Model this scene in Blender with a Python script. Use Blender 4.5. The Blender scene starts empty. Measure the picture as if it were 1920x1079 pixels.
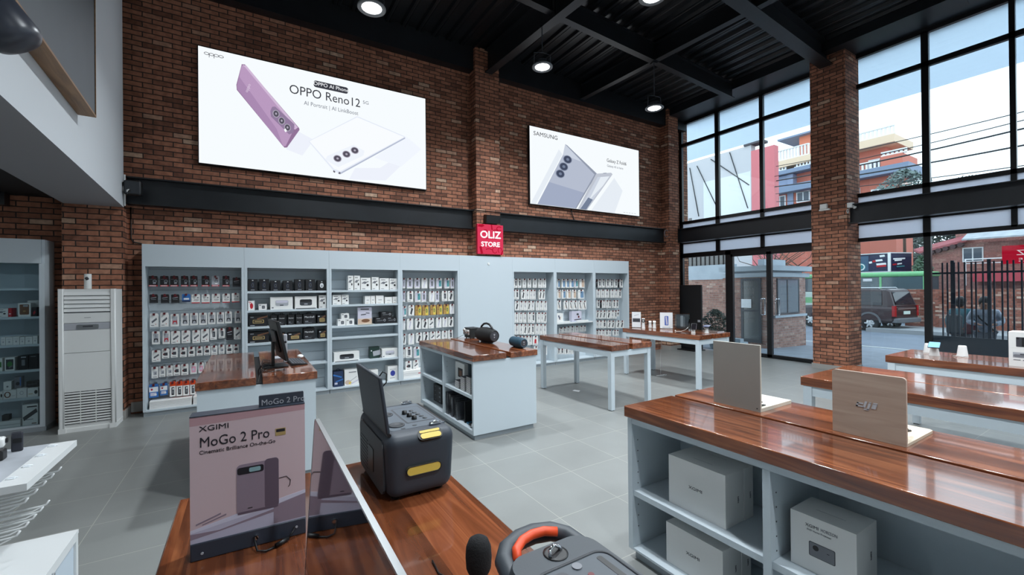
import bpy, bmesh, math, random
from mathutils import Matrix, Vector
random.seed(7)
PI = math.pi
scn = bpy.context.scene
COL = scn.collection

# ---------------------------------------------------------------- camera
cam_d = bpy.data.cameras.new('camera'); cam = bpy.data.objects.new('camera', cam_d); COL.objects.link(cam)
yaw, pit, rol = math.radians(31.624), math.radians(0.178), math.radians(-0.559)
fo = Vector((math.sin(yaw)*math.cos(pit), math.cos(yaw)*math.cos(pit), math.sin(pit)))
r0 = Vector((math.cos(yaw), -math.sin(yaw), 0)); u0 = r0.cross(fo)
ri = math.cos(rol)*r0 + math.sin(rol)*u0; up = -math.sin(rol)*r0 + math.cos(rol)*u0
cam.matrix_world = Matrix(((ri.x, up.x, -fo.x, 0), (ri.y, up.y, -fo.y, 0), (ri.z, up.z, -fo.z, 1.75), (0, 0, 0, 1)))
cam_d.sensor_width = 36; cam_d.lens = 803.5/1920*36; cam_d.clip_start = .02; cam_d.clip_end = 400
scn.camera = cam

# ---------------------------------------------------------------- world: flat overcast sky
wd = bpy.data.worlds.new('overcast_sky'); scn.world = wd; wd.use_nodes = True
wn = wd.node_tree; bgn = wn.nodes['Background']
tcn = wn.nodes.new('ShaderNodeTexCoord'); sep = wn.nodes.new('ShaderNodeSeparateXYZ'); rmp = wn.nodes.new('ShaderNodeValToRGB')
wn.links.new(tcn.outputs['Generated'], sep.inputs[0]); wn.links.new(sep.outputs['Z'], rmp.inputs['Fac'])
rmp.color_ramp.elements[0].position = 0; rmp.color_ramp.elements[0].color = (.80, .86, .92, 1)
rmp.color_ramp.elements[1].position = .7; rmp.color_ramp.elements[1].color = (.76, .88, 1.0, 1)
wn.links.new(rmp.outputs[0], bgn.inputs['Color']); bgn.inputs['Strength'].default_value = SKY = 3.2

# ---------------------------------------------------------------- exposure
scn.view_settings.view_transform = 'Standard'; scn.view_settings.look = 'None'
scn.view_settings.exposure = 0.0; scn.view_settings.gamma = 1.0
scn.view_settings.use_curve_mapping = False
LAMP_W = 95.0

# ---------------------------------------------------------------- materials
def lin(c):
    f = lambda v: v/12.92 if v <= .04045 else ((v+.055)/1.055)**2.4
    return (f(c[0]/255), f(c[1]/255), f(c[2]/255), 1)
MATS = {}
def mat(name, rgb, rough=.5, metal=0, spec=.5, coat=0, noise=None, bump=None, emit=0):
    if name in MATS: return MATS[name]
    m = bpy.data.materials.new(name); m.use_nodes = True; nt = m.node_tree
    b = nt.nodes['Principled BSDF']
    b.inputs['Base Color'].default_value = lin(rgb); b.inputs['Roughness'].default_value = rough
    b.inputs['Metallic'].default_value = metal; b.inputs['Specular IOR Level'].default_value = spec
    b.inputs['Coat Weight'].default_value = coat; b.inputs['Coat Roughness'].default_value = .05
    if emit:
        b.inputs['Emission Color'].default_value = lin(rgb); b.inputs['Emission Strength'].default_value = emit
    if noise or bump:
        tc = nt.nodes.new('ShaderNodeTexCoord')
    if noise:
        n = nt.nodes.new('ShaderNodeTexNoise'); n.inputs['Scale'].default_value = noise[0]; n.inputs['Detail'].default_value = 4
        nt.links.new(tc.outputs['Object'], n.inputs['Vector'])
        r = nt.nodes.new('ShaderNodeValToRGB'); a = noise[1]; c = lin(rgb)
        r.color_ramp.elements[0].position = .3; r.color_ramp.elements[1].position = .7
        r.color_ramp.elements[0].color = (c[0]*(1-a), c[1]*(1-a), c[2]*(1-a), 1)
        r.color_ramp.elements[1].color = (min(1, c[0]*(1+a)), min(1, c[1]*(1+a)), min(1, c[2]*(1+a)), 1)
        nt.links.new(n.outputs['Fac'], r.inputs['Fac']); nt.links.new(r.outputs[0], b.inputs['Base Color'])
    if bump:
        n2 = nt.nodes.new('ShaderNodeTexNoise'); n2.inputs['Scale'].default_value = bump[0]; n2.inputs['Detail'].default_value = 3
        nt.links.new(tc.outputs['Object'], n2.inputs['Vector'])
        bp = nt.nodes.new('ShaderNodeBump'); bp.inputs['Strength'].default_value = bump[1]; bp.inputs['Distance'].default_value = .004
        nt.links.new(n2.outputs['Fac'], bp.inputs['Height']); nt.links.new(bp.outputs[0], b.inputs['Normal'])
    MATS[name] = m
    return m
def emis(name, rgb, s):
    if name in MATS: return MATS[name]
    m = bpy.data.materials.new(name); m.use_nodes = True; nt = m.node_tree; nt.nodes.clear()
    e = nt.nodes.new('ShaderNodeEmission'); o = nt.nodes.new('ShaderNodeOutputMaterial')
    e.inputs[0].default_value = lin(rgb); e.inputs[1].default_value = s; nt.links.new(e.outputs[0], o.inputs[0])
    MATS[name] = m
    return m
def glass(name, tint=(235, 242, 242), refl=.10, rough=0.0, diff=0.0, diffc=(200, 215, 230)):
    m = bpy.data.materials.new(name); m.use_nodes = True; nt = m.node_tree; nt.nodes.clear()
    o = nt.nodes.new('ShaderNodeOutputMaterial'); t = nt.nodes.new('ShaderNodeBsdfTransparent'); g = nt.nodes.new('ShaderNodeBsdfGlossy')
    f = nt.nodes.new('ShaderNodeLayerWeight'); f.inputs[0].default_value = .25
    t.inputs[0].default_value = lin(tint); g.inputs['Roughness'].default_value = rough
    mu = nt.nodes.new('ShaderNodeMath'); mu.operation = 'MULTIPLY_ADD'; mu.inputs[1].default_value = .5; mu.inputs[2].default_value = refl*.4
    nt.links.new(f.outputs['Fresnel'], mu.inputs[0])
    mx = nt.nodes.new('ShaderNodeMixShader'); nt.links.new(mu.outputs[0], mx.inputs[0])
    base = t.outputs[0]
    if diff:
        d = nt.nodes.new('ShaderNodeBsdfDiffuse'); d.inputs[0].default_value = lin(diffc)
        tl = nt.nodes.new('ShaderNodeBsdfTranslucent'); tl.inputs[0].default_value = lin(diffc)
        m1 = nt.nodes.new('ShaderNodeMixShader'); m1.inputs[0].default_value = .7
        nt.links.new(d.outputs[0], m1.inputs[1]); nt.links.new(tl.outputs[0], m1.inputs[2])
        m2 = nt.nodes.new('ShaderNodeMixShader'); m2.inputs[0].default_value = diff
        nt.links.new(base, m2.inputs[1]); nt.links.new(m1.outputs[0], m2.inputs[2]); base = m2.outputs[0]
    nt.links.new(base, mx.inputs[1]); nt.links.new(g.outputs[0], mx.inputs[2])
    nt.links.new(mx.outputs[0], o.inputs[0])
    return m
def brick(name, c1, c2, c3, mortar, size=(.232, .0742), pale=.12):
    m = bpy.data.materials.new(name); m.use_nodes = True; nt = m.node_tree; N = nt.nodes; Lk = nt.links
    b = N['Principled BSDF']; b.inputs['Roughness'].default_value = .8; b.inputs['Specular IOR Level'].default_value = .3
    g = N.new('ShaderNodeNewGeometry'); s = N.new('ShaderNodeSeparateXYZ'); Lk.new(g.outputs['Position'], s.inputs[0])
    ad = N.new('ShaderNodeMath'); ad.operation = 'ADD'; Lk.new(s.outputs['X'], ad.inputs[0]); Lk.new(s.outputs['Y'], ad.inputs[1])
    cb = N.new('ShaderNodeCombineXYZ'); Lk.new(ad.outputs[0], cb.inputs['X']); Lk.new(s.outputs['Z'], cb.inputs['Y'])
    wob = N.new('ShaderNodeTexNoise'); wob.inputs['Scale'].default_value = 9; Lk.new(g.outputs['Position'], wob.inputs['Vector'])
    wm = N.new('ShaderNodeVectorMath'); wm.operation = 'MULTIPLY_ADD'; wm.inputs[1].default_value = (.012, .010, 0); Lk.new(wob.outputs['Color'], wm.inputs[0]); Lk.new(cb.outputs[0], wm.inputs[2])
    bt = N.new('ShaderNodeTexBrick'); Lk.new(wm.outputs[0], bt.inputs['Vector'])
    bt.inputs['Scale'].default_value = 1; bt.inputs['Brick Width'].default_value = size[0]; bt.inputs['Row Height'].default_value = size[1]
    bt.inputs['Mortar Size'].default_value = .0075; bt.inputs['Mortar Smooth'].default_value = .25
    bt.inputs['Color1'].default_value = (0, 0, 0, 1); bt.inputs['Color2'].default_value = (1, 1, 1, 1); bt.inputs['Mortar'].default_value = (.5, .5, .5, 1)
    rp = N.new('ShaderNodeValToRGB'); e = rp.color_ramp.elements
    e[0].position = 0; e[0].color = lin(c1); e[1].position = .5; e[1].color = lin(c2)
    x = rp.color_ramp.elements.new(1-pale); x.color = lin(c2); x = rp.color_ramp.elements.new(1.0); x.color = lin(c3)
    Lk.new(bt.outputs['Color'], rp.inputs['Fac'])
    ns = N.new('ShaderNodeTexNoise'); ns.inputs['Scale'].default_value = 14; ns.inputs['Detail'].default_value = 6; Lk.new(g.outputs['Position'], ns.inputs['Vector'])
    mr = N.new('ShaderNodeMapRange'); mr.inputs['From Min'].default_value = .3; mr.inputs['From Max'].default_value = .7; mr.inputs['To Min'].default_value = .72; mr.inputs['To Max'].default_value = 1.2; Lk.new(ns.outputs['Fac'], mr.inputs['Value'])
    mm = N.new('ShaderNodeVectorMath'); mm.operation = 'SCALE'; Lk.new(rp.outputs[0], mm.inputs[0]); Lk.new(mr.outputs[0], mm.inputs['Scale'])
    mx = N.new('ShaderNodeMix'); mx.data_type = 'RGBA'; Lk.new(bt.outputs['Fac'], mx.inputs['Factor']); Lk.new(mm.outputs[0], mx.inputs[6]); mx.inputs[7].default_value = lin(mortar)
    Lk.new(mx.outputs[2], b.inputs['Base Color'])
    iv = N.new('ShaderNodeMath'); iv.operation = 'MULTIPLY_ADD'; iv.inputs[1].default_value = -1.0; Lk.new(bt.outputs['Fac'], iv.inputs[0]); Lk.new(ns.outputs['Fac'], iv.inputs[2])
    bp = N.new('ShaderNodeBump'); bp.inputs['Strength'].default_value = .7; bp.inputs['Distance'].default_value = .008; Lk.new(iv.outputs[0], bp.inputs['Height']); Lk.new(bp.outputs[0], b.inputs['Normal'])
    MATS[name] = m
    return m
def tiles(name, rgb, grout, size, org, rough, var=.05):
    m = bpy.data.materials.new(name); m.use_nodes = True; nt = m.node_tree; N = nt.nodes; Lk = nt.links
    b = N['Principled BSDF']
    g = N.new('ShaderNodeNewGeometry'); mp = N.new('ShaderNodeMapping'); mp.inputs['Location'].default_value = (-org[0], -org[1], 0); Lk.new(g.outputs['Position'], mp.inputs[0])
    bt = N.new('ShaderNodeTexBrick'); bt.offset = 0; bt.inputs['Scale'].default_value = 1; bt.inputs['Brick Width'].default_value = size; bt.inputs['Row Height'].default_value = size
    bt.inputs['Mortar Size'].default_value = .0028; bt.inputs['Mortar Smooth'].default_value = .1; Lk.new(mp.outputs[0], bt.inputs['Vector'])
    c = lin(rgb)
    bt.inputs['Color1'].default_value = [v*(1-var) for v in c[:3]]+[1]; bt.inputs['Color2'].default_value = [v*(1+var) for v in c[:3]]+[1]; bt.inputs['Mortar'].default_value = lin(grout)
    ns = N.new('ShaderNodeTexNoise'); ns.inputs['Scale'].default_value = 2.5; ns.inputs['Detail'].default_value = 6; Lk.new(g.outputs['Position'], ns.inputs['Vector'])
    mr = N.new('ShaderNodeMapRange'); mr.inputs['To Min'].default_value = .88; mr.inputs['To Max'].default_value = 1.1; Lk.new(ns.outputs['Fac'], mr.inputs['Value'])
    mm = N.new('ShaderNodeVectorMath'); mm.operation = 'SCALE'; Lk.new(bt.outputs['Color'], mm.inputs[0]); Lk.new(mr.outputs[0], mm.inputs['Scale'])
    Lk.new(mm.outputs[0], b.inputs['Base Color']); b.inputs['Roughness'].default_value = rough; b.inputs['Specular IOR Level'].default_value = .4
    MATS[name] = m
    return m
def wood(name, dark, mid, light, axis=1, rough=.12, coat=.6, plank=.11, scale=1.0):
    """boards running along `axis`; plank = width of one strip across the board"""
    m = bpy.data.materials.new(name); m.use_nodes = True; nt = m.node_tree; N = nt.nodes; Lk = nt.links
    b = N['Principled BSDF']; b.inputs['Roughness'].default_value = rough; b.inputs['Coat Weight'].default_value = coat; b.inputs['Coat Roughness'].default_value = .04
    tc = N.new('ShaderNodeTexCoord'); mp = N.new('ShaderNodeMapping'); Lk.new(tc.outputs['Object'], mp.inputs[0])
    sc = [14*scale]*3; sc[axis] = 1.1*scale; mp.inputs['Scale'].default_value = sc
    s = N.new('ShaderNodeSeparateXYZ'); Lk.new(tc.outputs['Object'], s.inputs[0])
    dv = N.new('ShaderNodeMath'); dv.operation = 'DIVIDE'; dv.inputs[1].default_value = plank; Lk.new(s.outputs[0 if axis else 1], dv.inputs[0])
    fl = N.new('ShaderNodeMath'); fl.operation = 'FLOOR'; Lk.new(dv.outputs[0], fl.inputs[0])
    d2 = N.new('ShaderNodeMath'); d2.operation = 'MULTIPLY_ADD'; d2.inputs[1].default_value = 1.7; Lk.new(s.outputs[axis], d2.inputs[0])
    wn_ = N.new('ShaderNodeTexWhiteNoise'); wn_.noise_dimensions = '1D'; Lk.new(fl.outputs[0], wn_.inputs['W'])
    cb = N.new('ShaderNodeCombineXYZ'); Lk.new(wn_.outputs['Value'], cb.inputs[2])
    va = N.new('ShaderNodeVectorMath'); va.operation = 'MULTIPLY_ADD'; va.inputs[1].default_value = (0, 0, 40); Lk.new(cb.outputs[0], va.inputs[0]); Lk.new(mp.outputs[0], va.inputs[2])
    n = N.new('ShaderNodeTexNoise'); n.inputs['Scale'].default_value = 1; n.inputs['Detail'].default_value = 7; n.inputs['Distortion'].default_value = 1.6; Lk.new(va.outputs[0], n.inputs['Vector'])
    r = N.new('ShaderNodeValToRGB'); e = r.color_ramp.elements; e[0].position = .28; e[0].color = lin(dark); e[1].position = .72; e[1].color = lin(light)
    x = r.color_ramp.elements.new(.5); x.color = lin(mid); Lk.new(n.outputs['Fac'], r.inputs['Fac'])
    mr = N.new('ShaderNodeMapRange'); mr.inputs['To Min'].default_value = .72; mr.inputs['To Max'].default_value = 1.25; Lk.new(wn_.outputs['Value'], mr.inputs['Value'])
    mm = N.new('ShaderNodeVectorMath'); mm.operation = 'SCALE'; Lk.new(r.outputs[0], mm.inputs[0]); Lk.new(mr.outputs[0], mm.inputs['Scale'])
    Lk.new(mm.outputs[0], b.inputs['Base Color'])
    MATS[name] = m
    return m

# ---------------------------------------------------------------- mesh helpers
class MB:
    """collects shapes that become ONE mesh object"""
    def __init__(s): s.v = []; s.f = []; s.m = []; s.s = []; s.M = Matrix()
    def add(s, vs, fs, m=0, smooth=False):
        o = len(s.v); s.v += [tuple(s.M @ Vector(p)) for p in vs]
        for f in fs: s.f.append([i+o for i in f]); s.m.append(m); s.s.append(smooth)
        return s
    def box(s, x0, x1, y0, y1, z0, z1, m=0):
        return s.add([(x0,y0,z0),(x1,y0,z0),(x1,y1,z0),(x0,y1,z0),(x0,y0,z1),(x1,y0,z1),(x1,y1,z1),(x0,y1,z1)],
                     [(0,3,2,1),(4,5,6,7),(0,1,5,4),(1,2,6,5),(2,3,7,6),(3,0,4,7)], m)
    def rbox(s, x0, x1, y0, y1, z0, z1, r, m=0, seg=3, which='all'):
        bm = bmesh.new(); bmesh.ops.create_cube(bm, size=1)
        for v in bm.verts: v.co = Vector(((x0+x1)/2+v.co.x*(x1-x0), (y0+y1)/2+v.co.y*(y1-y0), (z0+z1)/2+v.co.z*(z1-z0)))
        es = bm.edges[:]
        if which in 'xyz':
            k = 'xyz'.index(which); es = [e for e in es if abs((e.verts[0].co-e.verts[1].co)[k]) > 1e-6]
        elif which == 'top': es = [e for e in es if max(e.verts[0].co.z, e.verts[1].co.z) > z1-1e-6]
        bmesh.ops.bevel(bm, geom=es, offset=r, segments=seg, profile=.5, affect='EDGES', clamp_overlap=True)
        bm.verts.index_update()
        o = len(s.f); s.add([v.co[:] for v in bm.verts], [[v.index for v in f.verts] for f in bm.faces], m, True); bm.normal_update()
        for i, f in enumerate(bm.faces): s.s[o+i] = max(abs(c) for c in f.normal) < .999
        bm.free(); return s
    def ring(s, a, b, n, m, sm): s.f.append
    def lathe(s, prof, n=24, m=0, smooth=True, caps=True):
        k = len(prof); vs = [(r*math.cos(2*PI*i/n), r*math.sin(2*PI*i/n), z) for r, z in prof for i in range(n)]
        fs = [(j*n+i, j*n+(i+1) % n, (j+1)*n+(i+1) % n, (j+1)*n+i) for j in range(k-1) for i in range(n)]
        s.add(vs, fs, m, smooth)
        if caps:
            o = len(s.f)
            s.add(vs[:n], [tuple(reversed(range(n)))], m); s.add(vs[-n:], [tuple(range(n))], m)
        return s
    def cyl(s, p, q, r, r2=None, n=14, m=0):
        p = Vector(p); q = Vector(q); d = q-p; L = d.length; r2 = r if r2 is None else r2
        M0 = s.M; s.M = M0 @ Matrix.Translation(p) @ d.to_track_quat('Z', 'Y').to_matrix().to_4x4()
        s.lathe([(r, 0), (r2, L)], n, m); s.M = M0; return s
    def tube(s, pts, r, n=8, m=0, closed=False):
        pts = [Vector(p) for p in pts]; K = len(pts); vs = []; prev = None
        for i, p in enumerate(pts):
            a = pts[(i-1) % K] if closed or i else p; b = pts[(i+1) % K] if closed or i < K-1 else p
            t = (b-a).normalized()
            if prev is None: u = t.orthogonal().normalized()
            else: u = (prev - t*prev.dot(t)).normalized()
            prev = u; w = t.cross(u); rr = r[i] if isinstance(r, (list, tuple)) else r
            vs += [p + (u*math.cos(2*PI*j/n) + w*math.sin(2*PI*j/n))*rr for j in range(n)]
        fs = [(i*n+j, i*n+(j+1) % n, ((i+1) % K)*n+(j+1) % n, ((i+1) % K)*n+j) for i in range(K if closed else K-1) for j in range(n)]
        if not closed: fs += [tuple(reversed(range(n))), tuple(range((K-1)*n, K*n))]
        return s.add(vs, fs, m, True)
    def prism(s, poly, t0, t1, m=0, plane='xy', smooth=False):
        """polygon (u,v) extruded from t0 to t1 along the third axis of `plane`"""
        f = {'xy': lambda u, v, t: (u, v, t), 'xz': lambda u, v, t: (u, t, v), 'yz': lambda u, v, t: (t, u, v)}[plane]
        n = len(poly); vs = [f(u, v, t0) for u, v in poly]+[f(u, v, t1) for u, v in poly]
        A = sum(poly[i][0]*poly[(i+1) % n][1]-poly[(i+1) % n][0]*poly[i][1] for i in range(n))
        flip = (A < 0) != (plane == 'xz') != (t1 < t0)
        fs = [tuple(reversed(range(n))), tuple(range(n, 2*n))]+[(i, (i+1) % n, n+(i+1) % n, n+i) for i in range(n)]
        if flip: fs = [tuple(reversed(f)) for f in fs]
        s.add(vs, fs[:2], m, False); o = len(s.v)-2*n
        for f in fs[2:]: s.f.append([i+o for i in f]); s.m.append(m); s.s.append(smooth)
        return s
    def ball(s, c, rx, ry=None, rz=None, n=16, k=10, m=0):
        ry = rx if ry is None else ry; rz = rx if rz is None else rz
        vs = [(c[0], c[1], c[2]-rz)]+[(c[0]+rx*math.sin(PI*j/k)*math.cos(2*PI*i/n), c[1]+ry*math.sin(PI*j/k)*math.sin(2*PI*i/n), c[2]-rz*math.cos(PI*j/k)) for j in range(1, k) for i in range(n)]+[(c[0], c[1], c[2]+rz)]
        e = len(vs)-1
        fs = [(0, 1+(i+1) % n, 1+i) for i in range(n)]+[(1+j*n+i, 1+j*n+(i+1) % n, 1+(j+1)*n+(i+1) % n, 1+(j+1)*n+i) for j in range(k-2) for i in range(n)]+[(e, e-n+i, e-n+(i+1) % n) for i in range(n)]
        return s.add(vs, fs, m, True)
    def text(s, body, size, M, m=0, depth=.001, align='LEFT', squeeze=1.0, space=1.0):
        cu = bpy.data.curves.new('lettering', 'FONT'); cu.body = body; cu.size = size; cu.align_x = align; cu.extrude = depth; cu.space_character = space; cu.resolution_u = 3
        ob = bpy.data.objects.new('lettering', cu); me = bpy.data.meshes.new_from_object(ob)
        M0 = s.M; s.M = M0 @ M @ Matrix.Scale(squeeze, 4, (1, 0, 0))
        s.add([v.co[:] for v in me.vertices], [list(p.vertices) for p in me.polygons], m); s.M = M0
        bpy.data.objects.remove(ob); bpy.data.curves.remove(cu); bpy.data.meshes.remove(me); return s
    def at(s, M): s.M = M; return s

def T(x=0, y=0, z=0): return Matrix.Translation((x, y, z))
def Rx(a): return Matrix.Rotation(math.radians(a), 4, 'X')
def Ry(a): return Matrix.Rotation(math.radians(a), 4, 'Y')
def Rz(a): return Matrix.Rotation(math.radians(a), 4, 'Z')
FACE_MY = Rx(90)                     # text lying in XZ, read from -Y
FACE_MX = Rz(-90) @ Rx(90)           # text in YZ, read from -X
FACE_PX = Rz(90) @ Rx(90)            # text in YZ, read from +X
def rrect(x0, x1, y0, y1, r, n=4):
    out = []
    for cx, cy, a in ((x1-r, y0+r, -90), (x1-r, y1-r, 0), (x0+r, y1-r, 90), (x0+r, y0+r, 180)):
        out += [(cx+r*math.cos(math.radians(a+90*i/n)), cy+r*math.sin(math.radians(a+90*i/n))) for i in range(n+1)]
    return out
def disc(cx, cy, rx, ry=None, n=20):
    ry = rx if ry is None else ry
    return [(cx+rx*math.cos(2*PI*i/n), cy+ry*math.sin(2*PI*i/n)) for i in range(n)]
def mesh(name, mb, mats):
    me = bpy.data.meshes.new(name); me.from_pydata(mb.v, [], mb.f)
    for m in (mats if isinstance(mats, (list, tuple)) else [mats]): me.materials.append(m)
    me.polygons.foreach_set('material_index', mb.m); me.polygons.foreach_set('use_smooth', mb.s); me.update()
    return me
def part(name, mb, mats=None, parent=None, loc=None, label=None):
    o = bpy.data.objects.new(name, mesh(name, mb, mats) if isinstance(mb, MB) else mb); COL.objects.link(o)
    if parent is not None: o.parent = parent
    if loc is not None: o.location = loc
    if label: o['label'] = label
    return o
def tag(o, label, cat, group=None, kind=None):
    o['label'] = label; o['category'] = cat
    if group: o['group'] = group
    if kind: o['kind'] = kind
    return o
def thing(name, label, cat, loc=(0, 0, 0), rz=0, group=None):
    o = bpy.data.objects.new(name, None); o.empty_display_size = .1; COL.objects.link(o)
    o.location = loc; o.rotation_euler = (0, 0, math.radians(rz))
    return tag(o, label, cat, group)
def solo(name, mb, mats, label, cat, loc=(0, 0, 0), rz=0, group=None, kind=None):
    o = part(name, mb, mats); o.location = loc; o.rotation_euler = (0, 0, math.radians(rz))
    return tag(o, label, cat, group, kind)
def struct(name, mb, mats, parent=None):
    o = part(name, mb, mats, parent)
    if parent is None: o['kind'] = 'structure'
    return o
def kids(o): return [c for c in COL.objects if c.parent == o]
def dup(root, loc, rz=None, label=None, group=None, ch=None):
    r = root.copy(); COL.objects.link(r); r.location = loc
    if rz is not None: r.rotation_euler = (0, 0, math.radians(rz))
    if label: r['label'] = label
    if group: r['group'] = group
    for c in (ch if ch is not None else kids(root)):
        d = c.copy(); COL.objects.link(d); d.parent = r
        for g in kids(c):
            e = g.copy(); COL.objects.link(e); e.parent = d
    return r
ORD = 'first second third fourth fifth sixth seventh eighth ninth tenth eleventh twelfth thirteenth fourteenth'.split()

# material library
LAM = mat('grey_blue_laminate', (196, 206, 212), .42, spec=.35)
LAMD = mat('grey_laminate_plinth', (150, 158, 163), .45)
WHITE = mat('white_plastic', (225, 226, 224), .4)
CARTON = mat('white_carton', (232, 231, 228), .55, spec=.3)
GREYCARD = mat('grey_card', (150, 152, 156), .55)
BLACK = mat('black_plastic', (16, 17, 19), .4)
SOFTBLACK = mat('charcoal_rubber', (44, 48, 53), .5, bump=(300, .05))
BLACKCARD = mat('black_carton', (27, 27, 30), .45)
STEEL = mat('black_painted_steel', (22, 25, 29), .4, noise=(3, .25))
FRAME = mat('black_aluminium', (14, 15, 18), .35)
CHROME = mat('chrome', (215, 218, 222), .12, metal=1)
ALU = mat('brushed_aluminium', (188, 192, 194), .28, metal=.9)
RED = mat('red_print', (190, 30, 45), .5)
ORANGE = mat('orange_plastic', (225, 75, 30), .45)
YELLOW = mat('yellow_plastic', (220, 190, 84), .4)
BLUE = mat('blue_print', (50, 110, 180), .5)
NAVY = mat('navy_print', (36, 52, 84), .5)
TEAL = mat('teal_print', (80, 150, 155), .5)
LAV = mat('lavender_print', (202, 199, 213), .55)
PINK = mat('pink_print', (225, 165, 185), .5)
GOLD = mat('gold_print', (176, 150, 98), .5)
KRAFT = mat('kraft_card', (178, 140, 80), .6)
GREEN = mat('green_print', (70, 130, 70), .5)
BEIGE = mat('beige_print', (205, 180, 160), .5)
MIDGREY = mat('mid_grey_print', (118, 120, 126), .5)
DARKGREY = mat('dark_grey_print', (62, 64, 70), .5)
SILVER = mat('silver_print', (170, 172, 178), .4)
CLEAR = glass('clear_acrylic', (240, 244, 244), .12)
MAPLE = wood('pale_birch_ply', (176, 154, 138), (190, 168, 151), (200, 180, 164), axis=1, rough=.45, coat=0, plank=2, scale=1.2)
MAPLE_PALE = mat('cream_board', (208, 203, 188), .5)
TOP = wood('varnished_teak', (70, 36, 21), (116, 63, 37), (154, 92, 57), axis=1, rough=.16, coat=.6)
PAPER = mat('white_paper', (235, 236, 238), .7)

# ================================================================ THE SETTING
BRICK = brick('red_brick', (116, 76, 60), (164, 110, 86), (194, 162, 138), (54, 46, 42), pale=.1)
FLOOR = tiles('grey_floor_tile', (128, 130, 128), (162, 160, 153), .604, (2.01, 3.81), .36, .03)
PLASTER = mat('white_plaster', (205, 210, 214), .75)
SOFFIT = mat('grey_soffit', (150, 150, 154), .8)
DECK = mat('black_metal_deck', (14, 17, 21), .34, noise=(4, .2))
GLASS = glass('window_glass', (236, 243, 245), .06)
FROST = glass('frosted_window_strip', (225, 236, 246), .05, diff=.85, diffc=(236, 241, 247))
SKIRT = mat('grey_skirting_tile', (150, 148, 144), .5)

struct('floor', MB().box(-6, 10.9, -4, 8.4, -.12, 0), FLOOR)
w = MB().box(-6.2, 11.2, 8.13, 8.4, 0, 6.9)
struct('wall_back', w, BRICK)
struct('wall_left', MB().box(-6.3, -6, -4, 8.4, 0, 6.9), PLASTER)
struct('wall_front', MB().box(-6.3, 11.2, -4.3, -4, 0, 6.9), PLASTER)
# black trapezoidal roof deck, ribs running away from the camera
m = MB(); x = -6.3; p = .30; z = 6.78
prof = []
while x < 11.2:
    prof += [(x, z), (x+.07, z), (x+.095, z-.055), (x+.135, z-.055), (x+.142, z-.045), (x+.158, z-.045), (x+.165, z-.055), (x+.205, z-.055), (x+.23, z)]; x += p
vs = [(a, y, b) for y in (-4.3, 8.4) for a, b in prof]; n = len(prof)
m.add(vs, [(i, i+1, n+i+1, n+i) for i in range(n-1)]); m.box(-6.3, 11.2, -4.3, 8.4, 6.80, 6.9)
struct('ceiling', m, DECK)
# pilasters, columns
def skirted(name, x0, x1, y0, y1, z1, sk):
    o = struct(name, MB().box(x0, x1, y0, y1, 0, z1), BRICK)
    if sk: struct('skirting', MB().box(x0-.02, x1+.02, y0-.02, y1-.001, 0, .12), SKIRT, o)
    return o
skirted('column_left', -2.07, -1.468, 7.85, 8.13, 2.93, True)
skirted('column_mid', 4.0, 4.56, 7.85, 8.13, 6.75, False)
skirted('column_corner', 9.99, 10.40, 7.845, 8.13, 6.75, True)
o = struct('column_window', MB().box(10.3, 10.93, 3.81, 4.45, 0, 6.76), BRICK)
struct('skirting', MB().box(10.28, 10.90, 3.79, 4.47, 0, .1), SKIRT, o)
struct('baseboard_back', MB().box(-1.44, -1.27, 8.105, 8.13, .03, .17), SKIRT)
# mezzanine edge: white fascia panel with grey underside, black ceiling beyond it
fx = lambda y: -1.455 + (7.82-y)*.0521
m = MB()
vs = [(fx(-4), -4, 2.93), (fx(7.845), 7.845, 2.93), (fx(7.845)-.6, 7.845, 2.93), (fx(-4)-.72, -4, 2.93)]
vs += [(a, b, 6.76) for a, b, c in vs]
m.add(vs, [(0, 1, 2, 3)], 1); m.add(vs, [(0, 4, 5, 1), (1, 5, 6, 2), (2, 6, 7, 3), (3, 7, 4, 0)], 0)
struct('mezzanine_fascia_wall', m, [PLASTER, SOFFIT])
struct('mezzanine_ceiling', MB().add([(-6, -4, 3.04), (-6, 8.13, 3.04), (-2.02, 8.13, 3.04), (-1.5, -4, 3.04), (-6, -4, 3.2), (-6, 8.13, 3.2), (-2.02, 8.13, 3.2), (-1.5, -4, 3.2)], [(0, 1, 2, 3), (4, 7, 6, 5), (0, 3, 7, 4), (3, 2, 6, 7), (2, 1, 5, 6), (1, 0, 4, 5)]), mat('dark_mezzanine_ceiling', (26, 26, 28), .7))
struct('mezzanine_beam', MB().box(-6, -2.62, 7.98, 8.13, 2.88, 3.04), STEEL)
# steel I-beams
def ibeam(m, a, b, z0, z1, w, tf=.018, tw=.012):
    a = Vector(a); b = Vector(b); d = (b-a); L = d.length; ang = math.degrees(math.atan2(d.y, d.x))
    m.M = T(a.x, a.y, 0) @ Rz(ang)
    m.box(0, L, -w/2, w/2, z0, z0+tf); m.box(0, L, -w/2, w/2, z1-tf, z1); m.box(0, L, -tw/2, tw/2, z0+tf, z1-tf); m.M = Matrix()
    return m
ca = (1, .057)
def along(x0, y0, x, ):  return (x, y0+(x-x0)*.057)
ZB, ZT = 6.32, 6.73
struct('roof_beam_main', ibeam(MB(), (4.30, 7.85), (4.98, -4), 6.25, ZT, .17), STEEL)
struct('roof_beam_main', ibeam(MB(), along(10.2, 4.13, -1.2), along(10.2, 4.13, 10.3), ZB, ZT, .24), STEEL)
struct('roof_beam', ibeam(MB(), along(7.04, 5.86, 4.4), along(7.04, 5.86, 10.05), ZB, ZT-.05, .13), STEEL)
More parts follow.
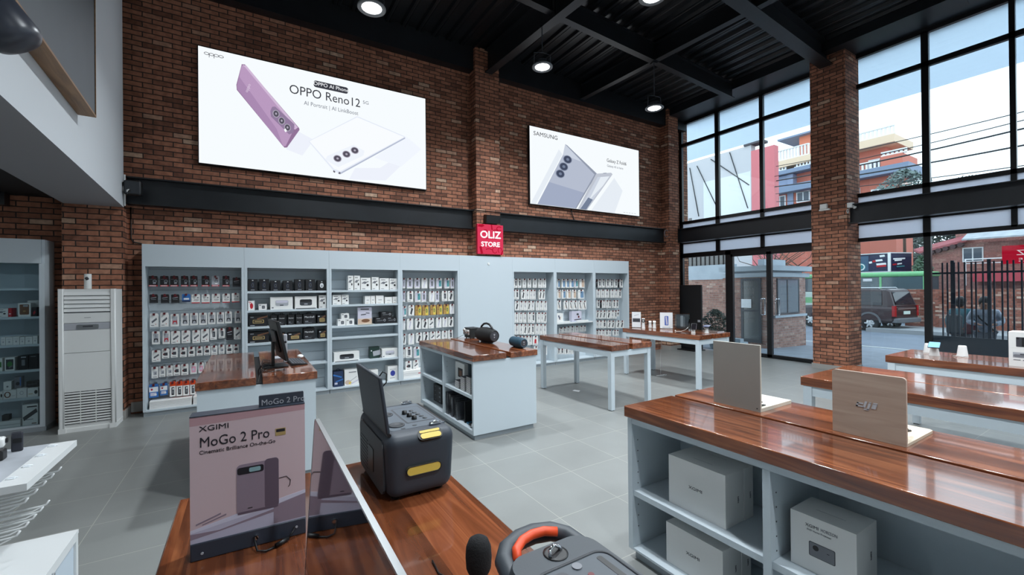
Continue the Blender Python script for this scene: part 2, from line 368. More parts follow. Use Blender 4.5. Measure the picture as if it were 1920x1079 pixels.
struct('roof_beam', ibeam(MB(), along(7.04, 5.86, -1.4), along(7.04, 5.86, 4.36), ZB+.02, ZT-.05, .13), STEEL)
struct('roof_beam', ibeam(MB(), (6.93, 8.0), (7.16, 3.95), ZB+.01, ZT-.05, .13), STEEL)
struct('roof_beam', ibeam(MB(), (7.17, 3.95), (7.62, -4), ZB+.01, ZT-.05, .13), STEEL)
struct('roof_beam', ibeam(MB(), along(7.04, 1.9, -1.2), along(7.04, 1.9, 10.05), ZB, ZT-.05, .13), STEEL)
struct('roof_edge_beam_back', MB().box(-1.5, 10.9, 7.93, 8.13, 6.29, 6.78), STEEL)
struct('roof_edge_beam_window', MB().box(10.05, 11.0, -4, 8.13, 6.545, 6.78), STEEL)
m = MB(); ibeam(m, (-1.46, 8.03), (3.995, 8.03), 3.0, 3.39, .18)
struct('wall_beam', m, STEEL)
struct('wall_beam', ibeam(MB(), (4.565, 8.03), (9.98, 8.03), 3.0, 3.39, .18), STEEL)
m = MB(); ibeam(m, (10.42, 7.83), (10.42, 4.46), 3.0, 3.39, .2); m.box(10.33, 10.51, 7.815, 7.83, 3.0, 3.39); struct('wall_beam', m, STEEL)
struct('wall_beam', ibeam(MB(), (10.42, 3.80), (10.42, -4), 3.0, 3.39, .2), STEEL)

# ---- glazed street wall: frames (structure) and panes
def frame_bar(m, y0, y1, z0, z1, x0=10.82, x1=10.90): m.box(x0, x1, y0, y1, z0, z1)
def window(name, y_lo, y_hi, mulls, lower, door=False):
    f = MB()
    for a, b in ((6.47, 6.545), (5.84, 5.935), (3.58, 3.66), (3.0, 3.06), (2.60 if door else 2.655, 2.73)):
        frame_bar(f, y_lo, y_hi, a, b)
    for a, b in mulls: frame_bar(f, a, b, 2.7, 6.5)
    for a, b in lower: frame_bar(f, a, b, 0, 2.7)
    frame_bar(f, y_lo, y_lo+.07, 0, 6.5); frame_bar(f, y_hi-.09, y_hi, 0, 6.5)
    if not door: frame_bar(f, y_lo, y_hi, 0, .05)
    o = struct(name, f, FRAME)
    ed = [y_lo+.03]+[(a+b)/2 for a, b in mulls]+[y_hi-.03]
    ed.sort()
    for a, b in zip(ed[:-1], ed[1:]):
        for z0, z1, g in ((5.89, 6.5, GLASS), (3.62, 5.89, GLASS), (3.39, 3.62, FROST), (2.70, 3.05, FROST)):
            struct('pane', MB().box(10.855, 10.863, a, b, z0, z1), g, o)
    ed = sorted([y_lo+.03]+[(a+b)/2 for a, b in lower]+[y_hi-.03])
    if not door:
        for a, b in zip(ed[:-1], ed[1:]): struct('pane', MB().box(10.855, 10.863, a, b, .03, 2.68), GLASS, o)
    else:
        struct('pane', MB().box(10.855, 10.863, 6.65, 8.05, .03, 2.62), GLASS, o)
    return o
window('window_1', 4.40, 8.13, [(6.89, 7.0), (5.72, 5.81)], [(6.585, 6.73)], True)
window('window_2', -4.0, 3.93, [(2.70, 2.805), (1.64, 1.71), (.57, .64), (-.5, -.43), (-1.57, -1.5), (-2.64, -2.57)], [(2.70, 2.80), (.57, .66), (-1.57, -1.48)])
# double glass door
def leaf(y0, y1, hy, nm):
    f = MB(); frame_bar(f, y0, y0+.055, .02, 2.6); frame_bar(f, y1-.055, y1, .02, 2.6); frame_bar(f, y0, y1, .02, .085); frame_bar(f, y0, y1, 2.54, 2.6)
    o = struct(nm, f, FRAME); struct('pane', MB().box(10.855, 10.863, y0+.05, y1-.05, .08, 2.55), GLASS, o)
    h = MB()
    for x in (10.76, 10.945):
        s = 1 if x < 10.85 else -1
        h.tube([(10.86, hy, 1.05), (x+s*.02, hy, 1.05), (x, hy, 1.07), (x, hy, 1.42), (x+s*.02, hy, 1.44), (10.86, hy, 1.44)], .013, 10)
    struct('pull_handle', h, CHROME, o)
    return o
leaf(5.62, 6.585, 5.78, 'door_1'); leaf(4.62, 5.615, 5.44, 'door_2')
struct('door_threshold', MB().box(10.80, 10.92, 4.45, 6.6, 0, .02), FRAME)

# ================================================================ WALL DISPLAY
BND = [-1.263, -.048, 1.171, 2.39, 3.583, 4.82, 5.967, 7.155, 8.342]
INN = [(-1.228, -.086), (-.010, 1.133), (1.208, 2.348), (2.432, 3.545), None, (4.86, 5.928), (6.009, 7.112), (7.198, 8.300)]
SHELVES = {1: [1.752, 1.452, 1.195, .937, .555], 2: [1.755, 1.505, 1.140, .945, .515], 6: [.955]}
CABL = ['leftmost bay of the wall display, with hanging cables and memory card packs', 'second bay of the wall display, with black headphone and amplifier boxes',
        'third bay of the wall display, with one empty shelf', 'fourth bay of the wall display, with yellow packs among white ones',
        'blank panel unit between the shelved bays of the wall display', 'earphone bay of the wall display beside the blank panel',
        'middle bay of the right wall display, with blue case packs above its shelf', 'end bay of the wall display nearest the window wall']
ROOM_Y = 7.97
bays = []
for i in range(8):
    b0, b1 = BND[i], BND[i+1]; xc = (b0+b1)/2
    t = thing('display_cabinet', CABL[i], 'cabinet', (xc, ROOM_Y, 0), 0, 'wall display units'); bays.append(t)
    f, k = 7.81-ROOM_Y, 8.128-ROOM_Y
    part('plinth', MB().box(b0-xc+.004, b1-xc-.004, f+.02, k, 0, .07), LAMD, t)
    if INN[i] is None:
        part('front_panel', MB().box(b0-xc+.001, b1-xc-.001, f, f+.02, .07, 2.43), LAM, t)
        part('carcass', MB().box(b0-xc+.001, b1-xc-.001, f+.021, k, .071, 2.428), LAM, t)
        part('light_switch', MB().at(T(4.244-xc, f-.001, 2.274)).cyl((0, .001, 0), (0, -.012, 0), .028, .022, 18).at(Matrix()), WHITE, t, label='small round white knob')
        continue
    i0, i1 = INN[i]
    part('side_panel', MB().box(b0-xc+.001, i0-xc, f, k, .07, 2.117), LAM, t)
    part('side_panel', MB().box(i1-xc, b1-xc-.001, f, k, .07, 2.117), LAM, t)
    part('fascia', MB().box(b0-xc+.001, b1-xc-.001, f, k, 2.117, 2.43), LAM, t)
    part('bottom_panel', MB().box(i0-xc, i1-xc, f, k, .065, .088), LAM, t)
    m = MB().box(i0-xc, i1-xc, k-.006, k, .09, 2.116, 1)
    z = .09
    while z < 2.1:
        m.box(i0-xc, i1-xc, k-.022, k-.006, z, min(z+.150, 2.116)); z += .154
    part('slatwall_back', m, [LAM, DARKGREY], t)
    for z in SHELVES.get(i, []):
        part('shelf', MB().box(i0-xc, i1-xc, f+.02, k-.023, z-.034, z), LAM, t)

# ---- hanging packs: one mesh per look, one unit wide and high, then copied
REDTIP = mat('dark_red_tag', (96, 24, 32), .45)
def ringpoly(cx, cy, rx, ry, th, a0, a1, n=14):
    A = [math.radians(a0+(a1-a0)*i/n) for i in range(n+1)]
    return [(cx+rx*math.cos(a), cy+ry*math.sin(a)) for a in A]+[(cx+(rx-th)*math.cos(a), cy+(ry-th)*math.sin(a)) for a in reversed(A)]
def bar(cx, cy, l, w, ang):
    a = math.radians(ang); c, s = math.cos(a), math.sin(a)
    return [(cx+c*x-s*y, cy+s*x+c*y) for x, y in ((-l/2, -w/2), (l/2, -w/2), (l/2, w/2), (-l/2, w/2))]
def rc(x0, x1, y0, y1): return [(x0, y0), (x1, y0), (x1, y1), (x0, y1)]
hole = (rc(-.13, .13, .90, .955), DARKGREY)
def lines(*ys): return [(rc(-.34, .2, y, y+.022), MIDGREY) for y in ys]
STY = {
 'k': ('black and red memory card pack', BLACKCARD, [(rc(-.5, .5, 0, .13), RED), (rc(-.42, .36, .04, .09), PAPER), (ringpoly(.18, .5, .24, .16, .1, 0, 360), MIDGREY), (rc(0, .28, .24, .38), SILVER), (rc(.05, .2, .28, .34), DARKGREY), (rc(-.2, .35, .72, .83), REDTIP), (rc(-.42, -.05, .66, .7), MIDGREY)]),
 'K': ('grey and red memory card pack', SILVER, [(rc(-.5, .5, 0, .15), RED), (rc(-.42, .36, .05, .1), PAPER), (ringpoly(.1, .5, .24, .16, .1, 0, 360), MIDGREY), (rc(-.05, .28, .22, .36), PAPER), (rc(0, .3, .7, .83), REDTIP)]),
 'd': ('black hanging pack', BLACKCARD, [(rc(-.25, .3, .72, .83), REDTIP), (bar(0, .62, .7, .06, 8), SILVER), (rc(-.3, .3, .4, .46), MIDGREY), (rc(-.42, .42, .05, .12), DARKGREY)]),
 'b': ('blue hanging pack', BLUE, [(rc(-.5, .5, 0, .22), NAVY), (rc(-.3, .35, .3, .5), PAPER)]),
 'w': ('white card pack with red foot', CARTON, [(rc(-.5, .5, 0, .1), RED), (ringpoly(.05, .36, .3, .08, .03, 0, 360), DARKGREY), (rc(.15, .34, .56, .68), MIDGREY), hole]),
 'c': ('white carton showing black cable', CARTON, [(rc(-.3, .34, .14, .8), SILVER), (ringpoly(.02, .22, .3, .24, .09, 0, 180), BLACKCARD), (bar(.02, .62, .1, .26, 0), MIDGREY), (bar(-.2, .32, .06, .3, 0), BLACKCARD), (bar(.25, .32, .06, .3, 0), BLACKCARD), hole]),
 'r': ('white carton showing red cable', CARTON, [(rc(-.3, .34, .14, .8), SILVER), (ringpoly(.02, .22, .3, .24, .1, 0, 180), RED), (bar(-.2, .34, .06, .34, 0), RED), (bar(.25, .34, .06, .34, 0), RED), hole]),
 'v': ('white carton with grey device picture', CARTON, [(bar(.02, .48, .66, .16, 24), MIDGREY), (bar(.02, .45, .6, .05, 24), DARKGREY), (rc(-.36, 0, .1, .14), MIDGREY), (disc(.2, .2, .05, .03), RED), hole]),
 'q': ('white carton with dark upright picture', CARTON, [(rc(-.14, .26, .24, .74), DARKGREY), (rc(-.08, .1, .3, .62), MIDGREY), (rc(-.36, .1, .1, .14), MIDGREY), hole]),
 's': ('small white carton with dark plug', CARTON, [(rc(-.2, .3, .28, .6), DARKGREY), (rc(-.34, -.16, .34, .5), REDTIP), (rc(-.3, .3, .08, .13), MIDGREY), hole]),
 'S': ('small white carton with faint plug', CARTON, [(rc(-.2, .3, .28, .6), SILVER), (rc(-.3, .3, .08, .13), MIDGREY), (disc(.1, .42, .1, .07), MIDGREY), hole]),
 'p': ('white carton with pink picture', CARTON, [(rrect(-.3, .36, .14, .7, .1), PINK), (disc(0, .42, .16, .12), LAV), hole]),
 'u': ('blue and white hanging carton', BLUE, [(rc(-.48, .48, .42, .78), PAPER), (rc(-.36, .3, .12, .36), LAV), (disc(.2, .2, .14, .06), PAPER), (disc(-.2, .6, .12, .07), RED), hole]),
 'o': ('orange topped white carton', ORANGE, [(rc(-.5, .5, 0, .70), CARTON), (rrect(-.22, .26, .1, .62, .05), BLACKCARD), (rc(-.1, .16, .18, .42), MIDGREY), (rc(-.05, .2, .46, .56), PAPER)]),
 'l': ('lavender pack with phone picture', CARTON, [(rc(-.46, .46, .1, .86), LAV), (rrect(-.18, .22, .22, .7, .08), MIDGREY), (disc(-.05, .58, .07, .04), DARKGREY), hole]),
 'L': ('pale pack with lavender picture', CARTON, [(bar(0, .46, .2, .6, -24), LAV), (rc(-.3, .1, .1, .14), LAV), hole]),
 't': ('teal and white pack', CARTON, [(rc(-.46, .1, .1, .86), LAV), (rrect(-.06, .42, .18, .78, .08), TEAL), (disc(.08, .62, .08, .05), DARKGREY), hole]),
 'y': ('yellow and kraft pack', KRAFT, [(rc(0, .5, .02, .84), YELLOW), (disc(.2, .46, .15, .2), GREEN), (disc(.2, .44, .09, .1), KRAFT), (rc(-.4, -.1, .5, .54), BLACKCARD), hole]),
 'g': ('white pack with dark angled picture', CARTON, [(bar(.02, .42, .3, .62, -26), DARKGREY), (disc(.12, .6, .1, .07), BLACKCARD), (rc(-.4, -.1, .8, .84), MIDGREY), hole]),
 'n': ('narrow white pack with oval picture', CARTON, [(ringpoly(0, .46, .26, .3, .045, 0, 360), SILVER), (disc(0, .46, .1, .16), MIDGREY), (rc(-.3, .2, .08, .11), MIDGREY), hole]),
 'R': ('white pack with red figure', CARTON, [(disc(0, .5, .2, .16), RED), (rc(-.22, .18, .18, .42), RED), (rc(-.32, .3, .08, .11), MIDGREY), hole]),
 'f': ('white pack with blue phone case', CARTON, [(rrect(-.1, .44, .1, .82, .08), mat('dusty_blue_print', (112, 146, 178), .5)), (disc(.06, .68, .08, .05), DARKGREY), (rc(-.4, -.2, .76, .8), DARKGREY), hole]),
 'e': ('white pack with beige phone case', CARTON, [(rrect(-.1, .44, .1, .82, .08), BEIGE), (disc(.06, .68, .08, .05), DARKGREY), (rc(-.4, -.2, .76, .8), DARKGREY), hole]),
 'z': ('white pack with dark strap picture', CARTON, [(bar(.02, .45, .16, .8, 30), DARKGREY), (bar(-.16, .3, .1, .3, 10), BEIGE), hole]),
}
def printed(m, polys, mats, y=0.0, step=.0012):
    for i, (pl, mt) in enumerate(polys):
        if mt not in mats: mats.append(mt)
        m.prism(pl, y-step*(1+.35*i), y+.0005, mats.index(mt), 'xz')
PMESH = {}
for k, (d, body, polys) in STY.items():
    m = MB(); mats = [body]
    m.box(-.5, .5, 0, .045 if k not in 'kKdb' else .03, 0, .84)
    for a in (-1, 1): m.prism([(a*.5, .84), (a*.13, .84), (a*.13, 1), (a*.42, 1), (a*.5, .95)][::a], .0, .004, 0, 'xz')
    m.box(-.13, .13, 0, .004, .84, .885).box(-.13, .13, 0, .004, .97, 1.0)
    printed(m, [q for q in polys if q is not hole], mats)
    PMESH[k] = mesh('hanging_pack', m, mats)
HOOK = mesh('peg_hook', MB().tube([(0, 0, 0), (0, -.155, 0), (0, -.168, .001)], .0026, 6).box(-.012, .012, -.184, -.1635, -.014, .016, 1).box(-.02, .02, -.002, .004, -.014, .014), [ALU, REDTIP])
BAYN = {0: ('cable', 'leftmost wall bay', 'hanging packs in the leftmost wall bay'), 3: ('phone', 'bay left of blank panel', 'hanging packs left of the blank panel'),
        5: ('ear', 'bay right of blank panel', 'hanging packs right of the blank panel'), 6: ('case', 'second last wall bay', 'hanging packs in the second last bay'), 7: ('charm', 'rightmost wall bay', 'hanging packs in the rightmost wall bay')}
PK = {
'cable': [
  [('k',-1.162,.105,1.835,1.985),('k',-1.035,.102,1.834,1.986),('k',-.921,.100,1.834,1.987),('k',-.800,.091,1.833,1.988),('k',-.690,.092,1.833,1.989),('k',-.548,.101,1.832,1.990),('K',-.424,.099,1.831,1.991),('k',-.290,.094,1.830,1.992),('d',-.154,.107,1.825,1.967)],
  [('d',-1.158,.096,1.594,1.720),('d',-1.030,.097,1.590,1.718),('d',-.912,.098,1.587,1.716),('b',-.783,.102,1.601,1.719),('w',-.668,.107,1.581,1.713),('w',-.547,.104,1.578,1.711),('w',-.419,.106,1.579,1.714),('w',-.290,.101,1.579,1.715),('w',-.166,.107,1.581,1.723)],
  [('v',-1.154,.099,1.251,1.446),('v',-1.037,.098,1.249,1.453),('r',-.919,.100,1.248,1.429),('c',-.800,.093,1.253,1.432),('c',-.690,.098,1.252,1.433),('c',-.581,.100,1.251,1.433),('c',-.473,.096,1.258,1.434),('c',-.364,.097,1.258,1.433),('c',-.262,.094,1.260,1.442),('c',-.138,.091,1.259,1.442)],
  [('c',-1.136,.091,1.001,1.187),('r',-1.019,.087,.997,1.184),('v',-.911,.108,.994,1.178),('v',-.790,.106,.994,1.178),('v',-.666,.098,.985,1.175),('v',-.558,.103,.992,1.186),('q',-.454,.088,1.019,1.188),('q',-.349,.083,1.034,1.182),('d',-.248,.095,1.002,1.199),('v',-.145,.093,1.002,1.188)],
  [('v',-1.134,.101,.750,.914),('s',-1.028,.085,.789,.929),('s',-.928,.081,.792,.933),('s',-.822,.081,.787,.926),('s',-.724,.079,.788,.928),('s',-.626,.076,.791,.928),('s',-.534,.080,.792,.928),('S',-.446,.081,.790,.926),('S',-.353,.077,.794,.931),('s',-.252,.085,.792,.924),('s',-.166,.073,.798,.922)],
  [('S',-1.150,.077,.515,.676),('S',-1.066,.074,.524,.677),('S',-.982,.075,.526,.678),('s',-.900,.079,.528,.679),('s',-.806,.087,.522,.682),('p',-.702,.083,.528,.686),('p',-.610,.069,.532,.686),('S',-.530,.071,.543,.686)],
  [('u',-1.164,.109,.238,.432),('u',-1.050,.089,.257,.429),('o',-.948,.071,.224,.441),('o',-.870,.077,.220,.436),('o',-.790,.078,.219,.433),('o',-.711,.068,.222,.431)],
],
'phone': [
  [('l',2.500,.052,1.778,1.971),('l',2.616,.113,1.777,1.972),('l',2.760,.110,1.776,1.972),('L',2.907,.120,1.775,1.973),('l',3.058,.105,1.774,1.974),('t',3.206,.119,1.773,1.975),('t',3.374,.110,1.771,1.975),('l',3.488,.079,1.770,1.976)],
  [('l',2.498,.053,1.525,1.725),('q',2.622,.117,1.522,1.723),('t',2.772,.117,1.519,1.721),('l',2.892,.098,1.516,1.720),('L',3.054,.110,1.512,1.718),('l',3.162,.083,1.509,1.717),('q',3.320,.113,1.519,1.722),('g',3.454,.123,1.520,1.721)],
  [('t',2.508,.070,1.246,1.441),('g',2.642,.111,1.258,1.457),('y',2.778,.124,1.257,1.453),('y',2.920,.125,1.251,1.449),('y',3.077,.115,1.255,1.451),('y',3.211,.114,1.257,1.454),('y',3.351,.119,1.260,1.455),('L',3.476,.106,1.260,1.456)],
  [('L',2.495,.048,.996,1.200),('L',2.614,.123,.996,1.201),('g',2.772,.117,.995,1.198),('g',2.908,.119,.994,1.181),('v',3.035,.114,.998,1.191),('L',3.195,.112,1.000,1.195),('L',3.324,.109,1.002,1.196),('g',3.450,.115,1.002,1.195)],
  [('g',2.498,.061,.717,.921),('L',2.636,.115,.711,.916),('g',2.788,.118,.732,.924),('g',2.926,.115,.735,.927),('v',3.062,.101,.741,.929),('v',3.175,.100,.744,.929),('n',3.312,.113,.745,.930),('q',3.440,.103,.747,.936)],
  [('n',2.490,.040,.472,.664),('q',2.584,.125,.463,.668),('t',2.740,.116,.449,.655)],
  [('s',2.578,.121,.231,.399),('v',2.721,.106,.233,.402)],
],
'ear': [
  [('q',4.990,.087,1.772,1.971),('q',5.088,.091,1.771,1.972),('n',5.214,.097,1.770,1.972),('n',5.352,.098,1.770,1.973),('n',5.498,.108,1.769,1.973),('n',5.646,.109,1.767,1.974),('n',5.760,.103,1.767,1.974)],
  [('q',4.940,.041,1.520,1.729),('q',5.019,.108,1.518,1.728),('g',5.182,.104,1.515,1.727),('n',5.291,.098,1.512,1.726),('n',5.393,.080,1.510,1.725),('n',5.478,.078,1.508,1.724),('g',5.648,.088,1.505,1.723),('g',5.736,.078,1.503,1.722)],
  [('g',5.015,.110,1.276,1.479),('n',5.127,.094,1.272,1.477),('n',5.231,.094,1.268,1.474),('g',5.333,.088,1.265,1.472),('n',5.432,.094,1.261,1.469),('n',5.565,.082,1.256,1.466),('n',5.668,.096,1.253,1.464),('n',5.779,.098,1.249,1.461)],
  [('n',5.000,.102,1.005,1.231),('n',5.112,.090,1.000,1.226),('n',5.219,.086,.995,1.222),('n',5.344,.085,.988,1.218),('q',5.442,.094,.983,1.214),('n',5.594,.093,.976,1.208),('n',5.688,.072,.971,1.205),('g',5.774,.084,.967,1.202)],
  [('n',5.001,.110,.748,.977),('n',5.121,.104,.740,.971),('g',5.225,.094,.733,.966),('g',5.328,.085,.727,.960),('q',5.425,.094,.721,.955),('n',5.546,.095,.713,.949),('n',5.650,.091,.706,.944),('n',5.758,.097,.699,.938)],
  [('n',4.989,.092,.521,.718),('n',5.087,.082,.514,.712),('n',5.180,.083,.507,.706),('n',5.266,.071,.500,.700),('n',5.354,.096,.493,.694),('R',5.499,.140,.482,.685)],
  [('n',5.507,.098,.255,.450),('q',5.768,.103,.231,.430)],
],
'case': [
  [('f',6.168,.087,1.764,1.967),('f',6.312,.109,1.763,1.967),('f',6.434,.104,1.762,1.968),('f',6.570,.137,1.761,1.968),('t',6.704,.113,1.760,1.969),('e',6.888,.162,1.759,1.969)],
  [('e',6.176,.110,1.510,1.718),('f',6.322,.113,1.507,1.716),('e',6.471,.126,1.504,1.715),('e',6.634,.141,1.501,1.713),('f',6.850,.187,1.496,1.711)],
  [('z',6.180,.125,1.256,1.464),('z',6.386,.128,1.249,1.459),('z',6.536,.111,1.244,1.455),('z',6.666,.132,1.240,1.452),('z',6.825,.124,1.234,1.449),('z',6.956,.126,1.230,1.446)],
  [('n',6.222,.102,.704,.826),('n',6.331,.104,.707,.832),('n',6.438,.098,.700,.845),('n',6.562,.139,.697,.843),('n',6.703,.116,.698,.840),('n',6.842,.100,.696,.840),('n',6.948,.094,.697,.841)],
  [('q',6.153,.064,.215,.340),('q',6.251,.102,.207,.332),('q',6.384,.103,.195,.321),('n',6.488,.075,.186,.312),('n',6.592,.090,.177,.304)],
],
'charm': [
  [('d',7.364,.053,1.760,1.964),('q',7.455,.116,1.760,1.964),('q',7.580,.100,1.759,1.965),('q',7.728,.109,1.758,1.965),('q',7.860,.120,1.757,1.965),('q',8.016,.122,1.756,1.966),('d',8.114,.053,1.755,1.966),('q',8.208,.114,1.755,1.967)],
  [('n',7.406,.141,1.505,1.711),('n',7.556,.107,1.502,1.709),('n',7.703,.152,1.499,1.708),('n',7.888,.113,1.495,1.706),('n',8.016,.116,1.493,1.705),('q',8.150,.117,1.490,1.704)],
  [('q',7.402,.108,1.252,1.443),('d',7.496,.046,1.249,1.441),('n',7.583,.114,1.246,1.439),('n',7.699,.084,1.242,1.436),('q',7.792,.089,1.239,1.434),('q',7.942,.093,1.234,1.431),('q',8.050,.109,1.231,1.429)],
  [('g',7.374,.092,.990,1.191),('g',7.483,.106,.985,1.187),('g',7.598,.111,.980,1.183),('g',7.755,.136,.973,1.178),('n',7.889,.111,.967,1.173),('q',7.992,.083,.962,1.170),('s',8.082,.074,1.014,1.179)],
  [('n',7.367,.086,.755,.941),('n',7.474,.103,.749,.936),('q',7.599,.134,.742,.930),('g',7.774,.113,.732,.922),('g',7.897,.120,.725,.916),('g',8.080,.126,.715,.908),('g',8.218,.135,.707,.901)],
  [('q',7.350,.059,.563,.709),('n',7.451,.096,.556,.703),('n',7.554,.097,.549,.697),('q',7.679,.098,.541,.690),('n',7.784,.099,.534,.684),('q',7.954,.090,.523,.674),('n',8.050,.088,.516,.668)],
],
}
first = {}
for bi, (key, bn, grp) in BAYN.items():
    i0, i1 = INN[bi]; xc = (BND[bi]+BND[bi+1])/2; lastx = {}
    for ri, row in enumerate(PK[key]):
        prev = i0
        for ci, (st, x, w_, z0, z1) in enumerate(row):
            w2 = w_*.95; a = max(x-w2/2, prev+.004); b = min(x+w2/2, i1-.004)
            if ci+1 < len(row): b = min(b, row[ci+1][1]-row[ci+1][2]*.475-.003)
            if b-a < .02: continue
            prev = b
            if bi == 6 and ri == 3: z1 = min(z1, .905); z0 = min(z0, .80)
            lab = f"{STY[st][0]}, {ORD[ci]} from left, {ORD[ri]} row, {bn}"
            if st in first: o = first[st].copy(); COL.objects.link(o)
            else: o = part('hanging_pack', PMESH[st]); first[st] = o
            o.location = ((a+b)/2, 7.945, z0); o.scale = (b-a, 1, z1-z0)
            tag(o, lab, 'packaged accessory', grp)
            h = bpy.data.objects.new('peg_hook', HOOK); COL.objects.link(h); h.parent = bays[bi]; h.location = ((a+b)/2-xc, 8.104-ROOM_Y, z1-(z1-z0)*.0725)
# long white cartons lying under the hanging packs
def carton(name, x0, x1, y0, y1, z0, z1, label, polys=(), body=CARTON, cat='carton', group=None, parts=()):
    cx, w, h = (x0+x1)/2, x1-x0, z1-z0
    m = MB().box(-w/2, w/2, 0, y1-y0, 0, h); mats = [body]
    printed(m, [([(u*w, v*h) for u, v in pl], mt) for pl, mt in polys], mats)
    return solo(name, m, mats, label, cat, (cx, y0, z0), 0, group)
stk = [(rc(-.48, .48, .2+.2*i, .225+.2*i), SILVER) for i in range(4)]
carton('flat_carton', -1.2, -.72, 7.86, 8.08, .09, .20, 'long white carton lying at the foot of the leftmost bay, nearer its corner', stk, group='white cartons under the cables')
carton('flat_carton', -.70, -.30, 7.86, 8.08, .09, .20, 'long white carton at the foot of the leftmost bay, nearer the desk', stk, group='white cartons under the cables')
carton('flat_carton', 2.45, 2.86, 7.86, 8.08, .09, .235, 'long white carton at the foot of the bay left of the blank panel', stk[1:3]+[(rc(.2, .4, .5, .6), RED)])
carton('flat_carton', 2.88, 3.3, 7.86, 8.08, .09, .225, 'white carton with red line at the foot of the fourth bay', stk[1:3]+[(rc(-.4, .1, .6, .68), RED)])
# ---- boxes on the shelves of the second and third bay
B2 = [
  [('A',.062,.134,1.764,1.943),('A',.219,.140,1.762,1.944),('A',.377,.146,1.761,1.923),('A',.552,.140,1.761,1.919),('A',.727,.148,1.763,1.943),('A',.887,.151,1.764,1.942),('B',1.069,.150,1.762,1.925)],
  [('C',.042,.092,1.457,1.601),('D',.196,.119,1.454,1.547),('E',.462,.337,1.451,1.655),('F',.818,.345,1.452,1.659),('G',1.079,.126,1.448,1.672)],
  [('H',.134,.267,1.192,1.370),('M',.350,.092,1.197,1.366),('M',.462,.098,1.197,1.365),('M',.596,.095,1.195,1.362),('M',.714,.096,1.199,1.362),('M',.870,.195,1.198,1.362),('J',1.060,.143,1.195,1.341)],
  [('H',.138,.285,.932,1.108),('J',.410,.206,.941,1.071),('J',.645,.203,.937,1.062),('M',.863,.177,.932,1.122),('J',1.079,.142,.935,1.079)],
]
B3 = [
  [('G',1.532,.093,1.753,2.009),('G',1.640,.105,1.757,2.010),('G',1.786,.179,1.760,1.972),('G',1.955,.130,1.761,1.985),('G',2.118,.173,1.759,1.967),('G',2.296,.173,1.762,1.963)],
  [('G',1.303,.144,1.508,1.673),('G',1.439,.120,1.511,1.675),('w',1.818,.099,1.505,1.649),('w',1.910,.078,1.505,1.652),('w',2.033,.146,1.502,1.654),('w',2.190,.137,1.503,1.623),('w',2.324,.120,1.504,1.626)],
  [('D',1.436,.135,1.252,1.344),('D',1.380,.137,1.136,1.250),('D',1.518,.132,1.135,1.246),('P',1.767,.254,1.145,1.447),('X',2.154,.207,1.262,1.369),('X',2.054,.225,1.147,1.262),('X',2.277,.198,1.143,1.257)],
  [('F',1.457,.440,.519,.679),('V',1.962,.210,.550,.722),('E',2.213,.324,.515,.679)],
  [('N',1.316,.164,.095,.352),('Q',1.538,.259,.079,.370),('w',1.914,.159,.082,.314),('U',2.261,.198,.090,.349)],
]
AMP = [(rrect(-.3, .3, .28, .6, .05), GOLD), (rrect(-.26, .26, .33, .56, .04), BLACKCARD), (rc(-.2, .2, .4, .48), GOLD), (bar(.22, .78, .6, .12, 22), mat('brown_print', (120, 82, 58), .5)), (rc(-.42, -.25, .8, .86), SILVER), (rc(-.44, -.2, .06, .12), SILVER)]
DRONE = [(bar(-.05, .62, .7, .06, 12), DARKGREY), (disc(-.1, .6, .18, .1), MIDGREY), (disc(.2, .4, .12, .09), BLACKCARD), (rc(-.38, .1, .84, .88), DARKGREY), (rc(-.38, -.05, .08, .12), MIDGREY)]
